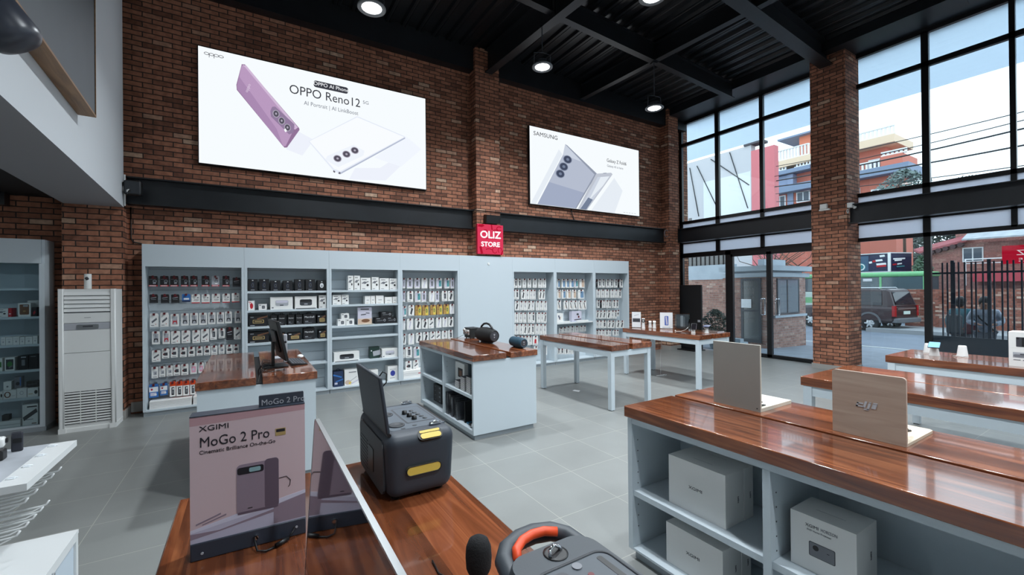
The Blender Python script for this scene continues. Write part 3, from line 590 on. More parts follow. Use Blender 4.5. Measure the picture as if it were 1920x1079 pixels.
BOXS = {
 'A': ('headphone_box', 'black headphone carton with blue outline', 'headphone carton', BLACKCARD, [(ringpoly(0, .5, .17, .26, .035, 20, 340), NAVY), (ringpoly(0, .5, .1, .16, .03, 0, 360), MIDGREY), (rc(-.2, .2, .08, .12), SILVER), (rc(-.08, .08, .86, .92), PAPER)]),
 'B': ('headphone_box', 'black carton with white round picture', 'headphone carton', BLACKCARD, [(disc(0, .5, .22, .24), PAPER), (disc(0, .44, .12, .12), SILVER), (rc(-.08, .08, .84, .9), PAPER)]),
 'C': ('speaker_box', 'white carton with red clip speaker', 'speaker carton', CARTON, [(disc(.02, .45, .25, .3), RED), (ringpoly(-.1, .7, .16, .16, .05, 0, 360), RED), (rc(-.42, -.2, .84, .9), RED)]),
 'D': ('speaker_box', 'small white carton with dark speaker', 'speaker carton', CARTON, [(rrect(-.1, .26, .22, .72, .08), DARKGREY), (disc(.08, .46, .12, .16), MIDGREY), (rc(-.42, -.2, .76, .86), DARKGREY)]),
 'E': ('speaker_box', 'wide white carton with pale speaker', 'speaker carton', CARTON, [(rrect(-.28, .3, .28, .74, .1), SILVER), (rrect(-.26, .28, .52, .72, .08), LAV), (rc(-.08, .08, .3, .38), DARKGREY), (rc(-.44, -.36, .1, .2), MIDGREY)]),
 'F': ('speaker_box', 'wide white carton with dark speaker', 'speaker carton', CARTON, [(rrect(-.28, .28, .26, .76, .1), DARKGREY), (rrect(-.26, .26, .54, .74, .08), BLACKCARD), (rc(-.08, .08, .34, .42), SILVER), (rc(-.46, .46, 0, .06), BLACKCARD)]),
 'G': ('gadget_box', 'white carton with dark gadget picture', 'gadget carton', CARTON, DRONE),
 'H': ('amplifier_box', 'wide black carton with gold amplifier', 'speaker carton', BLACKCARD, AMP),
 'J': ('amplifier_box', 'small black carton with gold amplifier', 'speaker carton', BLACKCARD, [(rrect(-.28, .34, .2, .62, .06), GOLD), (rc(-.2, .26, .28, .5), mat('dull_gold_print', (138, 120, 78), .5)), (bar(.2, .76, .5, .16, 28), mat('brown_print', (120, 82, 58), .5)), (rc(-.44, -.24, .8, .88), PAPER)]),
 'M': ('handled_box', 'black carton with script name and handle', 'speaker carton', BLACKCARD, [(rc(-.36, -.1, .24, .3), SILVER), (rc(.05, .3, .24, .3), DARKGREY), (rc(-.36, .2, .12, .16), MIDGREY)]),
 'w': ('plain_box', 'plain white carton', 'carton', CARTON, [(rc(-.2, .25, .44, .5), MIDGREY), (rc(-.3, .1, .1, .13), GOLD)]),
 'P': ('picture_stand', 'upright picture card on wooden foot', 'display stand', LAV, [(rc(-.5, .5, .05, .34), BEIGE), (disc(.05, .22, .3, .1), mat('brown_print', (120, 82, 58), .5)), (bar(-.1, .58, .36, .05, 5), DARKGREY), (bar(.2, .66, .26, .04, -6), DARKGREY), (rc(-.3, .3, .86, .92), DARKGREY)]),
 'X': ('gadget_box', 'small black carton with silver camera', 'gadget carton', BLACKCARD, [(disc(.3, .55, .1, .2), SILVER), (disc(.3, .55, .06, .12), BLACKCARD), (bar(-.1, .5, .5, .1, 4), MIDGREY), (rc(-.4, -.1, .78, .86), SILVER)]),
 'V': ('speaker_box', 'dark green carton with pale speaker', 'speaker carton', mat('dark_green_card', (32, 56, 50), .5), [(bar(.22, .45, .8, .42, 8), SILVER), (rc(-.4, -.3, .62, .72), PAPER)]),
 'N': ('shopping_bag', 'navy blue carrier bag', 'bag', NAVY, [(bar(-.1, .7, .9, .1, -12), BLUE), (bar(.1, .4, .8, .08, 10), BLUE), (rc(-.4, -.1, .16, .28), LAV)]),
 'Q': ('gadget_box', 'white carton with yellow blossom print', 'gadget carton', CARTON, [(disc(-.26, .2, .2, .14), BEIGE), (disc(-.12, .14, .1, .08), YELLOW), (bar(.2, .2, .6, .08, 22), LAV), (bar(.12, .4, .5, .02, 30), MIDGREY), (rc(-.2, .3, .8, .84), MIDGREY)]),
 'U': ('gadget_box', 'white carton with blue disc', 'gadget carton', CARTON, [(disc(0, .5, .25, .2), mat('royal_blue_print', (52, 62, 150), .5)), (rc(-.3, .3, .76, .8), SILVER), (rc(-.3, .2, .16, .19), MIDGREY)]),
}
def boxes(bi, rows, zs, bn):
    i0, i1 = INN[bi]
    for ri, row in enumerate(rows):
        srt = sorted(row, key=lambda r: r[1]) if ri != 2 or bi != 2 else row
        prev = i0; base = zs[ri]
        for ci, (st, x, w_, z0, z1) in enumerate(srt):
            nm, desc, cat, body, polys = BOXS[st]
            a, b = x-w_*.475, x+w_*.475
            up_ = z0-base > .07
            if not (bi == 2 and ri == 2 and st in 'DX'):
                a = max(a, prev+.004); prev = b
            a = max(a, i0+.004); b = min(b, i1-.004); zz = base+.0005; top = z1
            yy = 7.875
            if bi == 2 and ri == 2 and st in 'DX':
                zz = base+.0005 if not up_ else base+.112
                top = base+.111 if not up_ else base+.21
                yy = 7.88
                if not up_:
                    c0 = {('D', 0): 1.380, ('D', 1): 1.518, ('X', 0): 2.054, ('X', 1): 2.270}[(st, 0 if x < (1.45 if st == 'D' else 2.16) else 1)]
                    hw = .066 if st == 'D' else (.104 if c0 < 2.1 else .068); a, b = c0-hw, c0+hw
                    if st == 'X' and c0 > 2.2: a, b = 2.162, 2.336
            if st == 'V': yy = 7.93; b -= .03
            where = f"{ORD[ci]} from left on {ORD[ri]} shelf, {bn}" if ri < len(zs)-1 else f"{ORD[ci]} from left at foot of {bn}"
            depth = .06 if st == 'P' else .17 if st != 'V' else .1
            o = carton(nm, a, b, yy, yy+depth, zz, top, f"{desc}, {where}", polys, body, cat, f"boxes in the {bn}")
            W, H = b-a, top-zz
            if st == 'M':
                part('carry_handle', MB().tube([(-.18*W, .08, H-.004), (-.16*W, .08, H+.02), (.16*W, .08, H+.02), (.18*W, .08, H-.004)], .005, 6), BLACK, o)
                part('lettering', MB().text('Marshall', min(.055, W*.24), T(0, -.0015, H*.62) @ FACE_MY, 0, .0008, 'CENTER'), PAPER, o)
            if st == 'N':
                part('carry_handle', MB().tube([(-.2*W, .05, H-.003), (-.16*W, .04, H+.03), (.0, .03, H+.045), (.16*W, .04, H+.03), (.2*W, .05, H-.003)], .004, 6), NAVY, o)
            if st == 'P':
                part('wooden_foot', MB().box(-W*.55, W*.55, -.05, .0, 0, .012), MAPLE_PALE, o)
boxes(1, B2, SHELVES[1][:4], 'second wall bay')
boxes(2, B3, SHELVES[2][:3]+[SHELVES[2][4], .089], 'third wall bay')
# shelf goods of the second last bay
o = carton('gadget_box', 6.04, 6.24, 7.88, 7.99, .9555, 1.17, 'white carton with dark strap picture on the second last bay\u2019s shelf'.replace('\u2019', ''), [(bar(-.05, .55, .16, .5, 24), NAVY), (bar(.1, .5, .1, .3, -20), BEIGE)], cat='gadget carton')
carton('gadget_box', 6.52, 6.82, 7.9, 8.0, .9555, 1.2, 'pale pink carton with dark earbuds picture beside the strap carton', [(disc(.1, .7, .12, .1), DARKGREY), (disc(.2, .45, .08, .12), REDTIP), (bar(.1, .2, .7, .08, 4), DARKGREY)], LAV, 'gadget carton')
carton('flat_carton', 6.02, 6.42, 7.835, 7.872, .9555, .985, 'thin white carton lying before the strap carton on the shelf', [], cat='carton')
carton('flat_carton', 6.62, 6.98, 7.835, 7.872, .9555, .985, 'thin white carton lying before the pale pink carton', [], cat='carton')
part('price_strip', MB().box(6.0-6.56, 7.1-6.56, 7.82-ROOM_Y, 7.828-ROOM_Y, .925, .951), WHITE, bays[6])

# ================================================================ GLASS CABINET, AIR CONDITIONER
t = thing('glass_display_cabinet', 'tall grey cabinet with glass door and stocked shelves beside the air conditioner', 'cabinet', (-2.83, 7.95, 0))
X0, X1, F, K = -3.44+2.83, -2.21+2.83, 7.78-7.95, 8.11-7.95
part('plinth', MB().box(X0, X1+.008, F-.005, K, 0, .055), LAMD, t)
part('side_panel', MB().box(X0, X0+.04, F, K, .056, 2.437), LAM, t); part('side_panel', MB().box(X1-.03, X1, F+.012, K, .056, 2.437), LAM, t)
part('fascia', MB().box(X0+.041, X1-.031, F, K, 2.133, 2.437), LAM, t)
part('back_panel', MB().box(X0+.041, X1-.031, K-.012, K, .085, 2.132), LAM, t)
part('bottom_panel', MB().box(X0+.041, X1-.031, F+.012, K-.013, .057, .084), LAM, t)
dr = part('glass_door', MB().box(X1-.05, X1, F-.002, F+.011, .057, 2.13).box(X0+.04, X0+.08, F-.002, F+.011, .057, 2.13).box(X0+.08, X1-.05, F-.002, F+.011, .057, .086), LAM, t)
part('pane', MB().box(X0+.08, X1-.05, F+.002, F+.007, .087, 2.13), GLASS, dr)
LS = [1.82, 1.46, 1.11, .79, .44]
for z in LS: part('shelf', MB().box(X0+.041, X1-.031, F+.02, K-.013, z-.03, z), LAM, t)
gc = 'goods in the glass cabinet'
def lc(st, x, w, z0, z1, lab, polys, body=CARTON, y=7.83, d=.14, nm='gadget_box', cat='gadget carton'):
    return carton(nm, x-w*.49, x+w*.49, y, y+d, z0+.0005, z1, lab, polys, body, cat, gc)
lc('a', -2.595, .10, 1.46, 1.565, 'white carton with black gadget on second glass cabinet shelf', DRONE)
lc('b', -2.53, .027, 1.46, 1.57, 'slim red carton between white ones on second glass cabinet shelf', [(rc(-.3, .3, .3, .4), PAPER)], RED)
lc('c', -2.405, .112, 1.46, 1.63, 'framed brown phone case pack on second glass cabinet shelf', [(rrect(-.38, .38, .14, .9, .08), mat('brown_print', (120, 82, 58), .5)), (rrect(-.1, .3, .72, .86, .05), SILVER), (disc(0, .4, .12, .05), GOLD)], nm='phone_case_pack')
lc('d', -2.318, .04, 1.46, 1.575, 'dark carton with red patch next to brown phone case pack', [(bar(0, .4, .5, .3, 30), RED)], BLACKCARD)
lc('e', -2.36, .13, 1.46, 1.66, 'white carton standing behind the brown phone case pack', [], y=7.98, d=.08)
for i, (x, w, h) in enumerate(((-2.588, .038, .10), (-2.537, .059, .097), (-2.478, .054, .10), (-2.425, .042, .092), (-2.368, .064, .093), (-2.312, .043, .098))):
    lc('w', x, w, 1.11, 1.11+h, f'small white carton, {ORD[i]} from left on third glass cabinet shelf', [(rc(-.3, .3, .7, .74), SILVER), (disc(0, .4, .14, .12), SILVER)])
lc('g', -2.612, .03, .79, .955, 'slim white carton with green picture at left of fourth cabinet shelf', [(rc(-.3, .3, .3, .7), GREEN)])
lc('g', -2.534, .085, .79, .955, 'white framed carton with green leaf picture on fourth cabinet shelf', [(rc(-.38, .38, .1, .86), DARKGREY), (disc(0, .5, .28, .2), GREEN), (bar(.1, .3, .4, .1, 20), MIDGREY)])
lc('k', -2.42, .088, .79, .965, 'black carton with grey phone on fourth cabinet shelf', [(rc(-.14, .2, .3, .72), MIDGREY), (rc(-.2, .3, .86, .94), SILVER)], BLACKCARD)
lc('k', -2.33, .078, .79, .97, 'plain black carton at right of fourth cabinet shelf', [(rc(-.3, .3, .86, .92), MIDGREY)], BLACKCARD)
lc('r', -2.606, .024, .44, .54, 'slim white carton with dark disc on fifth cabinet shelf', [(disc(0, .5, .3, .22), BLACKCARD)])
lc('r', -2.535, .112, .44, .545, 'white carton with brown ring on fifth cabinet shelf', [(ringpoly(-.18, .5, .26, .36, .1, 0, 360), mat('brown_print', (120, 82, 58), .5)), (rc(.15, .4, .3, .35), SILVER)])
lc('w', -2.433, .087, .44, .56, 'white carton with faint grey circle on fifth cabinet shelf', [(ringpoly(0, .5, .2, .2, .05, 0, 360), SILVER)])
lc('r', -2.336, .096, .44, .553, 'white carton with black disc at right of fifth cabinet shelf', [(disc(.3, .5, .16, .22), BLACKCARD), (rc(-.4, 0, .3, .36), GOLD)])
lc('x', -2.571, .068, .5455, .65, 'white carton stacked on the brown ring carton', [(disc(0, .4, .14, .1), MIDGREY)], y=7.88, d=.08)
lc('y', -2.476, .06, .5605, .70, 'grey carton stacked on the faint circle carton', [(disc(0, .4, .3, .16), BLACKCARD), (rc(.34, .48, .2, .95), BLUE)], MIDGREY, y=7.86, d=.09)
lc('z', -2.35, .11, .5535, .63, 'black gadget resting on the black disc carton', [(bar(0, .5, .8, .2, 10), DARKGREY)], BLACK, y=7.87, d=.08, nm='camera_gimbal', cat='gadget')
o = lc('t', -2.36, .14, .085, .345, 'white keyboard carton with black bar leaning at cabinet foot', [(bar(0, .5, .95, .2, 24), DARKGREY), (rc(-.2, .44, .86, .92), BLACKCARD), (rc(-.3, .2, .26, .29), MIDGREY), (rc(.1, .4, .05, .09), mat('brown_print', (120, 82, 58), .5))])
lc('f', -2.54, .19, .085, .165, 'flat white carton stack at left of cabinet foot', [(rc(-.5, .5, .4, .44), MIDGREY)])
lc('h', -2.59, .06, .1655, .235, 'black gadget on the flat white carton at cabinet foot', [], BLACK, y=7.88, d=.08, nm='camera_gimbal', cat='gadget')

t = thing('air_conditioner', 'tall white floor standing air conditioner before the brick column', 'air conditioner', (-1.7425, 7.48, 0))
W = .2675; m = MB().box(-W, W, .02, .34, .05, 1.8)
part('body', m, WHITE, t)
part('plinth', MB().box(-W-.004, -W+.065, -.012, .33, 0, .06).box(W-.065, W+.004, -.012, .33, 0, .06).box(-W+.065, W-.065, .004, .33, 0, .05), WHITE, t)
part('side_pillar', MB().rbox(-W-.002, -W+.05, -.012, .05, .06, 1.803, .012, which='z'), WHITE, t)
part('side_pillar', MB().rbox(W-.05, W+.002, -.012, .05, .06, 1.803, .012, which='z'), WHITE, t)
m = MB().box(-W+.05, W-.05, .012, .02, 1.50, 1.765, 1)
for i in range(5): m.M = T(0, .005, 1.535+i*.052) @ Rx(-18); m.box(-W+.052, W-.052, -.004, .004, -.0235, .0235)
m.M = Matrix()
part('upper_louvre', m, [WHITE, MIDGREY], t)
part('upper_panel', MB().box(-W+.051, W-.051, 0, .02, 1.375, 1.496), WHITE, t)
part('display_band', MB().box(-W+.051, W-.051, .002, .02, 1.285, 1.371), SILVER, t, label='silver band')
part('display', MB().prism(rrect(-.10, .105, 1.295, 1.35, .012), -.006, .002, 0, 'xz').box(-.045, .05, -.008, -.005, 1.318, 1.336, 1), [ALU, DARKGREY], t, label='silver control display')
part('middle_panel', MB().box(-W+.051, W-.051, 0, .02, 1.0, 1.281), WHITE, t)
part('lower_panel', MB().box(-W+.051, W-.051, 0, .02, .508, .994), WHITE, t)
m = MB().box(-W+.051, W-.051, .014, .02, .10, .506, 1)
for i in range(12):
    z = .110+i*.0335
    for a, b in ((-W+.052, -.075), (-.069, .069), (.075, W-.052)): m.box(a, b, .002, .010, z, z+.0195)
for a, b in ((-.075, -.069), (.069, .075)): m.box(a, b, .004, .014, .1, .506)
part('lower_grille', m, [WHITE, BLACK], t)
part('maker_badge', MB().box(-.03, .03, -.002, .0005, 1.435, 1.44), MIDGREY, t)
m = MB().lathe([(.034, 0), (.036, .004), (.036, .186), (.033, .194), (.0, .194)], 24)
for a, z, s in ((250, .135, .011), (268, .14, .016), (285, .13, .011), (262, .118, .008), (276, .12, .007)):
    a = math.radians(a); m.M = T(.0358*math.cos(a), .0358*math.sin(a), z); m.ball((0, 0, 0), s, s, s, 8, 6, 1)
m.M = Matrix()
solo('air_freshener', m, [WHITE, DARKGREY], 'white cylinder canister with dark marks on top of the air conditioner', 'canister', (-1.77, 7.62, 1.803))

# ================================================================ COUNTERS AND TABLES
def boards(t, w1, gap, w2, L, z0, z1, name='top_board'):
    """two varnished boards along Y, local origin at the top's centre"""
    W = w1+gap+w2
    for a, b in ((-W/2, -W/2+w1), (W/2-w2, W/2)):
        part(name, MB().rbox(a, b, -L/2, L/2, z0, z1, .005, 0, 2), TOP, t)
    part('gap_shade_strip', MB().box(-W/2+w1+.001, W/2-w2-.001, -L/2+.03, L/2-.03, z0, z0+.012), BLACK, t)  # black strip puts the shade into the gap between the boards
def shelf_counter(label, x0, x1, y0, y1, zt, w1, gap, zs, ydiv, zb=.10, closed=False, th=.07):
    xc, yc = (x0+x1)/2, (y0+y1)/2; t = thing('display_counter', label, 'counter', (xc, yc, 0)); L = y1-y0; W = x1-x0; zu = zt-th
    boards(t, w1, gap, W-w1-gap, L, zu, zt)
    a, b, f, k = -W/2+.012, W/2-.012, -L/2+.02, L/2-.02
    part('plinth', MB().box(a+.03, b-.03, f+.03, k-.03, 0, .06), LAMD, t)
    part('end_panel', MB().box(a, b, f, f+.035, .06, zu-.001), LAM, t); part('end_panel', MB().box(a, b, k-.035, k, .06, zu-.001), LAM, t)
    if closed:
        part('side_panel', MB().box(a, a+.02, f+.036, k-.036, .06, zu-.001), LAM, t); part('side_panel', MB().box(b-.02, b, f+.036, k-.036, .06, zu-.001), LAM, t)
        return t
    part('top_rail', MB().box(a, b, f+.036, k-.036, zu-.036, zu-.001), LAM, t)
    part('bottom_panel', MB().box(a, b, f+.036, k-.036, .061, zb), LAM, t)
    part('centre_panel', MB().box(.0, .018, f+.036, k-.036, zb+.001, zu-.037), LAM, t)
    part('divider', MB().box(a, -.001, ydiv-yc-.018, ydiv-yc+.018, zb+.001, zu-.037), LAM, t)
    for u, v in ((f+.036, ydiv-yc-.019), (ydiv-yc+.019, k-.036)):
        part('shelf', MB().box(a+.012, -.001, u, v, zs-.034, zs), LAM, t)
    m = MB()
    for y in (k-.036, ydiv-yc-.019, ydiv-yc+.0185):
        for i in range(9):
            z = zb+.12+i*.07
            if abs(z-zs+.017) > .03 and z < zu-.1: m.box(a+.05, a+.056, y-.001 if y != ydiv-yc+.0185 else y, y+.0008 if y == k-.036 else y+.001, z, z+.006)
    part('shelf_pin_hole', m, DARKGREY, t)['kind'] = 'stuff'
    return t
shelf_counter('grey counter with red-brown top holding white projector cartons and two display boards', 2.09, 3.08, .14, 2.012, .978, .475, .035, .44, 1.115, .075)
shelf_counter('grey shelf counter with red-brown top carrying black and blue barrel speakers', 2.185, 3.09, 4.42, 6.23, .985, .45, .06, .50, 5.34, .11)
shelf_counter('closed grey counter with red-brown top carrying the desk monitor', -.385, .555, 4.44, 6.31, .985, .44, .05, .5, 5.3, .1, True)
shelf_counter('nearest counter with red-brown top under the pink projector display', -.222, .714, .10, 2.005, .98, .445, .045, .5, 1.1, .1)
def leg_table(label, x0, x1, y0, y1, zt, w1, gap):
    xc, yc = (x0+x1)/2, (y0+y1)/2; t = thing('display_table', label, 'table', (xc, yc, 0)); L = y1-y0; W = x1-x0; zu = zt-.08
    boards(t, w1, gap, W-w1-gap, L, zu, zt)
    a, b, f, k = -W/2+.005, W/2-.005, -L/2+.02, L/2-.02; s = .068
    for u in (a, b-s):
        for v in (f, k-s):
            lg = part('leg', MB().box(u, u+s, v, v+s, .01, zu-.001), LAM, t)
            part('foot_pad', MB().box(u+.008, u+s-.008, v+.008, v+s-.008, 0, .0099), BLACK, lg)
    for u in (a+.008, b-.028): part('apron', MB().box(u, u+.02, f+s+.001, k-s-.001, zu-.085, zu-.001), LAM, t)
    for v in (f+.004, k-.024): part('apron', MB().box(a+s+.001, b-s-.001, v, v+.02, zu-.085, zu-.001), LAM, t)
    return t
leg_table('empty table with red-brown boards and pale grey legs in mid floor', 4.36, 5.19, 4.415, 6.17, .93, .35, .07)
leg_table('red-brown table carrying phone stands and picture cards before the corner', 6.48, 7.36, 4.50, 6.25, .93, .34, .06)
leg_table('empty red-brown table reflecting the bright street window', 4.27, 5.29, .19, 1.95, .93, .52, .015)
leg_table('red-brown table at the street window carrying white phone stands', 6.35, 7.20, .2, 1.99, .93, .40, .015)

# ---- goods in the big counter
XG = 'XGIMI'
def proj_box(label, x0, x1, y0, y1, z0, z1, front, side, nm='projector_carton'):
    t = thing(nm, label, 'carton', (x0, (y0+y1)/2, z0), 0, 'white projector cartons')
    hy = (y1-y0)/2; H = z1-z0
    m = MB().box(0, x1-x0, -hy, hy, 0, H)
    part('carton_body', m, CARTON, t); m = MB()
    front(m, hy, H); part('front_print', m, [DARKGREY, MIDGREY, BLACKCARD, SILVER], t)
    m = MB(); m.text(XG, .014, T((x1-x0)*.72, -hy-.0008, H*.45) @ FACE_MY @ Rz(90), 0, .0006, 'CENTER')
    part('side_print', m, DARKGREY, t)
    m = MB().box((x1-x0)*.42, (x1-x0)*.425, -.06, .06, H+.0001, H+.0008); part('lid_print', m, MIDGREY, t)
    return t
fr = lambda m, hy, H: m.text(XG, .024, T(-.0008, 0, H*.47) @ FACE_MX, 0, .0006, 'CENTER', 1.35)
bk = lambda m, hy, H: m.box(-.0008, .0, -.02, .02, H*.4, H*.5, 1)
proj_box('white projector carton on the upper shelf of the big counter', 2.181, 2.352, 1.371, 1.736, .4405, .731, fr, 0)
proj_box('white carton tucked behind the upper shelf projector carton', 2.355, 2.442, 1.368, 1.736, .4405, .729, bk, 0)
proj_box('white projector carton on the bottom shelf of the big counter', 2.172, 2.345, 1.385, 1.752, .0755, .318, fr, 0)
proj_box('white carton tucked behind the bottom shelf projector carton', 2.348, 2.436, 1.382, 1.752, .0755, .316, bk, 0)
def hz(m, hy, H):
    m.text(XG, .019, T(-.0008, .066, H*.80) @ FACE_MX, 0, .0006, 'LEFT', 1.05); m.text('HORIZON', .019, T(-.0008, .004, H*.80) @ FACE_MX, 1, .0005, 'LEFT', .74)
    m.text('FHD Home Projector', .011, T(-.0008, .06, H*.735) @ FACE_MX, 1, .0005, 'LEFT')
    m.prism(rrect(-.052, .052, H*.29, H*.55, .006), -.0010, .0003, 0, 'yz')
    m.prism(rrect(-.049, .049, H*.30, H*.54, .005), -.0014, .0, 1, 'yz')
    m.prism(disc(.024, H*.46, .012), -.0019, .0, 2, 'yz'); m.prism(rrect(-.03, -.02, H*.44, H*.45, .001), -.0018, 0, 2, 'yz')
proj_box('white carton printed with a small grey projector on the big counter\u2019s shelf'.replace('\u2019s', ''), 2.19, 2.40, .79, 1.05, .4405, .692, hz, 0)

# ---- display boards on the big counter
t = thing('display_board', 'plain grey upright display board with cream foot on the big counter', 'display board', (2.666, 1.593, .9785))
part('upright_panel', MB().box(-.008, 0, -.153, .153, .0, .41), mat('warm_grey_board', (138, 134, 128), .55), t)
part('backing', MB().box(.0005, .010, -.153, .153, .0225, .41), MAPLE_PALE, t)
part('foot', MB().box(.0005, .365, -.153, .153, 0, .022), MAPLE_PALE, t)
part('screw', MB().cyl((-.007, -.135, .02), (-.0095, -.135, .02), .004, n=10), BLACK, t)
m = MB().tube([(.045, -.11, .024), (.05, -.1, .032), (.06, -.09, .04)], .006, 6).box(.04, .1, -.13, -.112, .022, .027).tube([(.055, -.1, .035), (.08, -.12, .045)], .004, 6)
o = solo('camera_gimbal', m, BLACK, 'small folded black gadget on the cream foot of the grey board', 'gadget', (2.666, 1.593, .9788))
t = thing('display_board', 'pale birch display board with rounded corners and silver logo', 'display board', (2.662, .906, .9785))
RB = lambda u0, u1, h: [(u0, 0), (u1, 0)]+rrect(u0, u1, 0, h, .016, 5)[6:18]
part('upright_panel', MB().prism(RB(-.151, .151, .328), -.008, .008, 0, 'yz'), MAPLE, t)
part('foot', MB().prism([(.0085, -.151), (.36, -.151), (.375, -.136), (.375, .136), (.36, .151), (.0085, .151)], 0, .014, 0, 'xy'), mat('pale_birch_edge', (205, 190, 168), .5), t)
# logo of joined letters
m = MB(); M0 = T(-.0085, -.005, .168) @ FACE_MX @ Matrix(((1, .28, 0, 0), (0, 1, 0, 0), (0, 0, 1, 0), (0, 0, 0, 1))); m.M = M0
def bx(a, b, c, d): m.prism(rrect(a, b, c, d, .0015, 2), 0, .0012, 0, 'xy')
bx(-.048, -.016, -.015, -.008); bx(-.048, -.040, -.015, .006); bx(-.048, -.022, .0, .007); bx(-.018, -.008, -.015, .017)
bx(-.001, .009, -.024, .010); bx(-.012, .009, -.027, -.020); bx(-.001, .009, .0125, .0165); bx(.016, .034, -.015, .009); bx(.016, .034, .0115, .0165)
m.M = Matrix(); part('logo', m, mat('silver_logo', (196, 200, 206), .3, metal=.3), t)
t = thing('camera_gimbal', 'black folded gadget standing on the foot of the birch board', 'gadget', (2.72, .80, .993))
part('gadget_body', MB().rbox(-.03, .03, -.022, .022, 0, .05, .012).ball((0, 0, .062), .02, .02, .018), BLACK, t)
part('side_cover', MB().rbox(-.031, .005, -.0235, -.02, .02, .045, .002), MIDGREY, t)
part('arm_strut', MB().tube([(.0, -.01, .06), (.045, -.012, .05), (.07, -.012, .03), (.1, -.012, .026)], .006, 8), BLACK, t)

# ================================================================ NEAREST COUNTER
t = thing('projector_display', 'pink printed display box with dark base for a portable projector', 'display box', (.003, 1.517, .9803), -2.0)
PRINT = mat('pink_mauve_print', (205, 182, 187), .5); PRINTD = mat('plum_print', (98, 84, 98), .45); PRINTM = mat('mauve_grey_print', (142, 126, 140), .45)
LILAC = mat('lilac_print', (186, 182, 202), .5); LILAC2 = mat('light_lilac_print', (206, 204, 222), .5); DKBASE = mat('slate_blue_card', (50, 56, 68), .4); ROSE = mat('rose_print', (184, 146, 152), .5)
U = lambda u: u-.148
part('box_body', MB().box(-.148, .148, .001, .052, .05, .41), mat('mauve_card', (120, 106, 116), .5), t)
part('box_top', MB().box(-.148, .148, -.002, .052, .4105, .413), DKBASE, t)
m = MB().rbox(-.1485, .1485, -.004, .055, 0, .05, .003, 0, 2)
part('dark_base', m, DKBASE, t)
m = MB()
for u, z in ((.028, .02), (.27, .028)): m.cyl((U(u), -.003, z), (U(u), -.0065, z), .0035, n=12)
part('screw', m, SILVER, t)
part('metal_button', MB().cyl((U(.16), -.003, .028), (U(.16), -.011, .028), .008, .007, 18), CHROME, t)
m = MB(); m.box(-.148, .148, 0, .001, .05, .41)
m.prism([(-.148, .385), (.148, .392), (.148, .41), (-.148, .41)], -.0003, 0, 5, 'xz')
m.prism([(-.148, .088), (-.02, .112), (.148, .136), (.148, .05), (-.148, .05)], -.0005, 0, 1, 'xz')
m.prism([(-.148, .088), (.02, .118), (.148, .138), (.148, .128), (.04, .106), (-.148, .08)], -.0008, 0, 2, 'xz')
m.prism([(-.148, .078), (-.08, .074), (.06, .099), (.148, .118), (.148, .110), (.06, .09), (-.08, .07), (-.148, .062)], -.0008, 0, 6, 'xz')
m.prism([(.06, .054), (.148, .054), (.148, .128), (.06, .108)], -.0010, 0, 4, 'xz')
m.prism([(-.135, .1), (-.075, .118), (-.075, .123), (-.135, .104)], -.0010, 0, 4, 'xz'); m.prism([(-.12, .097), (-.062, .113), (-.062, .117), (-.12, .1)], -.0010, 0, 6, 'xz')
# printed projector
m.prism(rrect(-.036, .074, .105, .252, .012), -.0012, 0, 4, 'xz'); m.prism(rrect(.036, .074, .106, .256, .010), -.0014, 0, 3, 'xz')
m.prism(rrect(-.036, .036, .108, .215, .006), -.0015, 0, 4, 'xz'); m.prism(rrect(-.034, .034, .222, .243, .006), -.0018, 0, 7, 'xz'); m.prism(rrect(-.004, .026, .226, .239, .004), -.0021, 0, 8, 'xz')
m.prism(rrect(-.034, .072, .104, .111, .003), -.0017, 0, 3, 'xz'); m.box(-.008, .004, -.0019, 0, .117, .120, 7)
m.M = T(0, -.0012, 0); m.tube([(.075, 0, .19), (.095, 0, .192), (.106, 0, .178), (.104, 0, .162), (.1, 0, .158)], .0011, 6, 7); m.M = Matrix()
m.prism(rrect(.066, .094, .322, .344, .001), -.0012, 0, 9, 'xz'); m.prism(rrect(.068, .092, .333, .342, .001), -.0015, 0, 7, 'xz')
part('front_artwork', m, [PRINT, LILAC, LILAC2, PRINTD, PRINTM, ROSE, PRINTM, mat('ink_print', (30, 30, 38), .4), mat('pale_teal_print', (140, 175, 180), .4), GOLD], t)
m = MB(); y = -.0012
m.text('XGIMI', .0215, T(U(.022), y, .368) @ FACE_MY, 0, .0005, 'LEFT', 1.25)
m.text('MoGo 2 Pro', .041, T(U(.022), y, .322) @ FACE_MY, 0, .0005, 'LEFT', .84)
m.text('Cinematic Brilliance On-the-Go', .0155, T(U(.022), y, .302) @ FACE_MY, 0, .0004, 'LEFT', .96)
part('lettering', m, mat('ink_print', (30, 30, 38), .4), t)
tg = part('name_tag', MB().prism(rrect(.022, .146, .40, .447, .003), .016, .024, 0, 'xz'), DKBASE, t)
part('lettering', MB().text('MoGo 2 Pro', .025, T(.028, .0155, .417) @ FACE_MY, 0, .0004, 'LEFT', .95), SILVER, tg)
m = MB().tube([(.07, 1.504-1.517, .032), (.072, -.03, .026), (.078, -.045, .006), (.1, -.055, .004), (.125, -.045, .004)], .0028, 8)
m.tube([(.125, -.045, .006), (.16, -.025, .008)], .0065, 10).tube([(.16, -.025, .008), (.175, -.012, .02), (.18, .0, .03), (.176, -.02, .006), (.185, -.06, .004)][:3], .0026, 8)
m.M = T(0, 0, .001)
solo('power_cable', m, BLACK, 'thin black power lead with inline lump before the pink display', 'cable', (-.06, 1.515, .981))
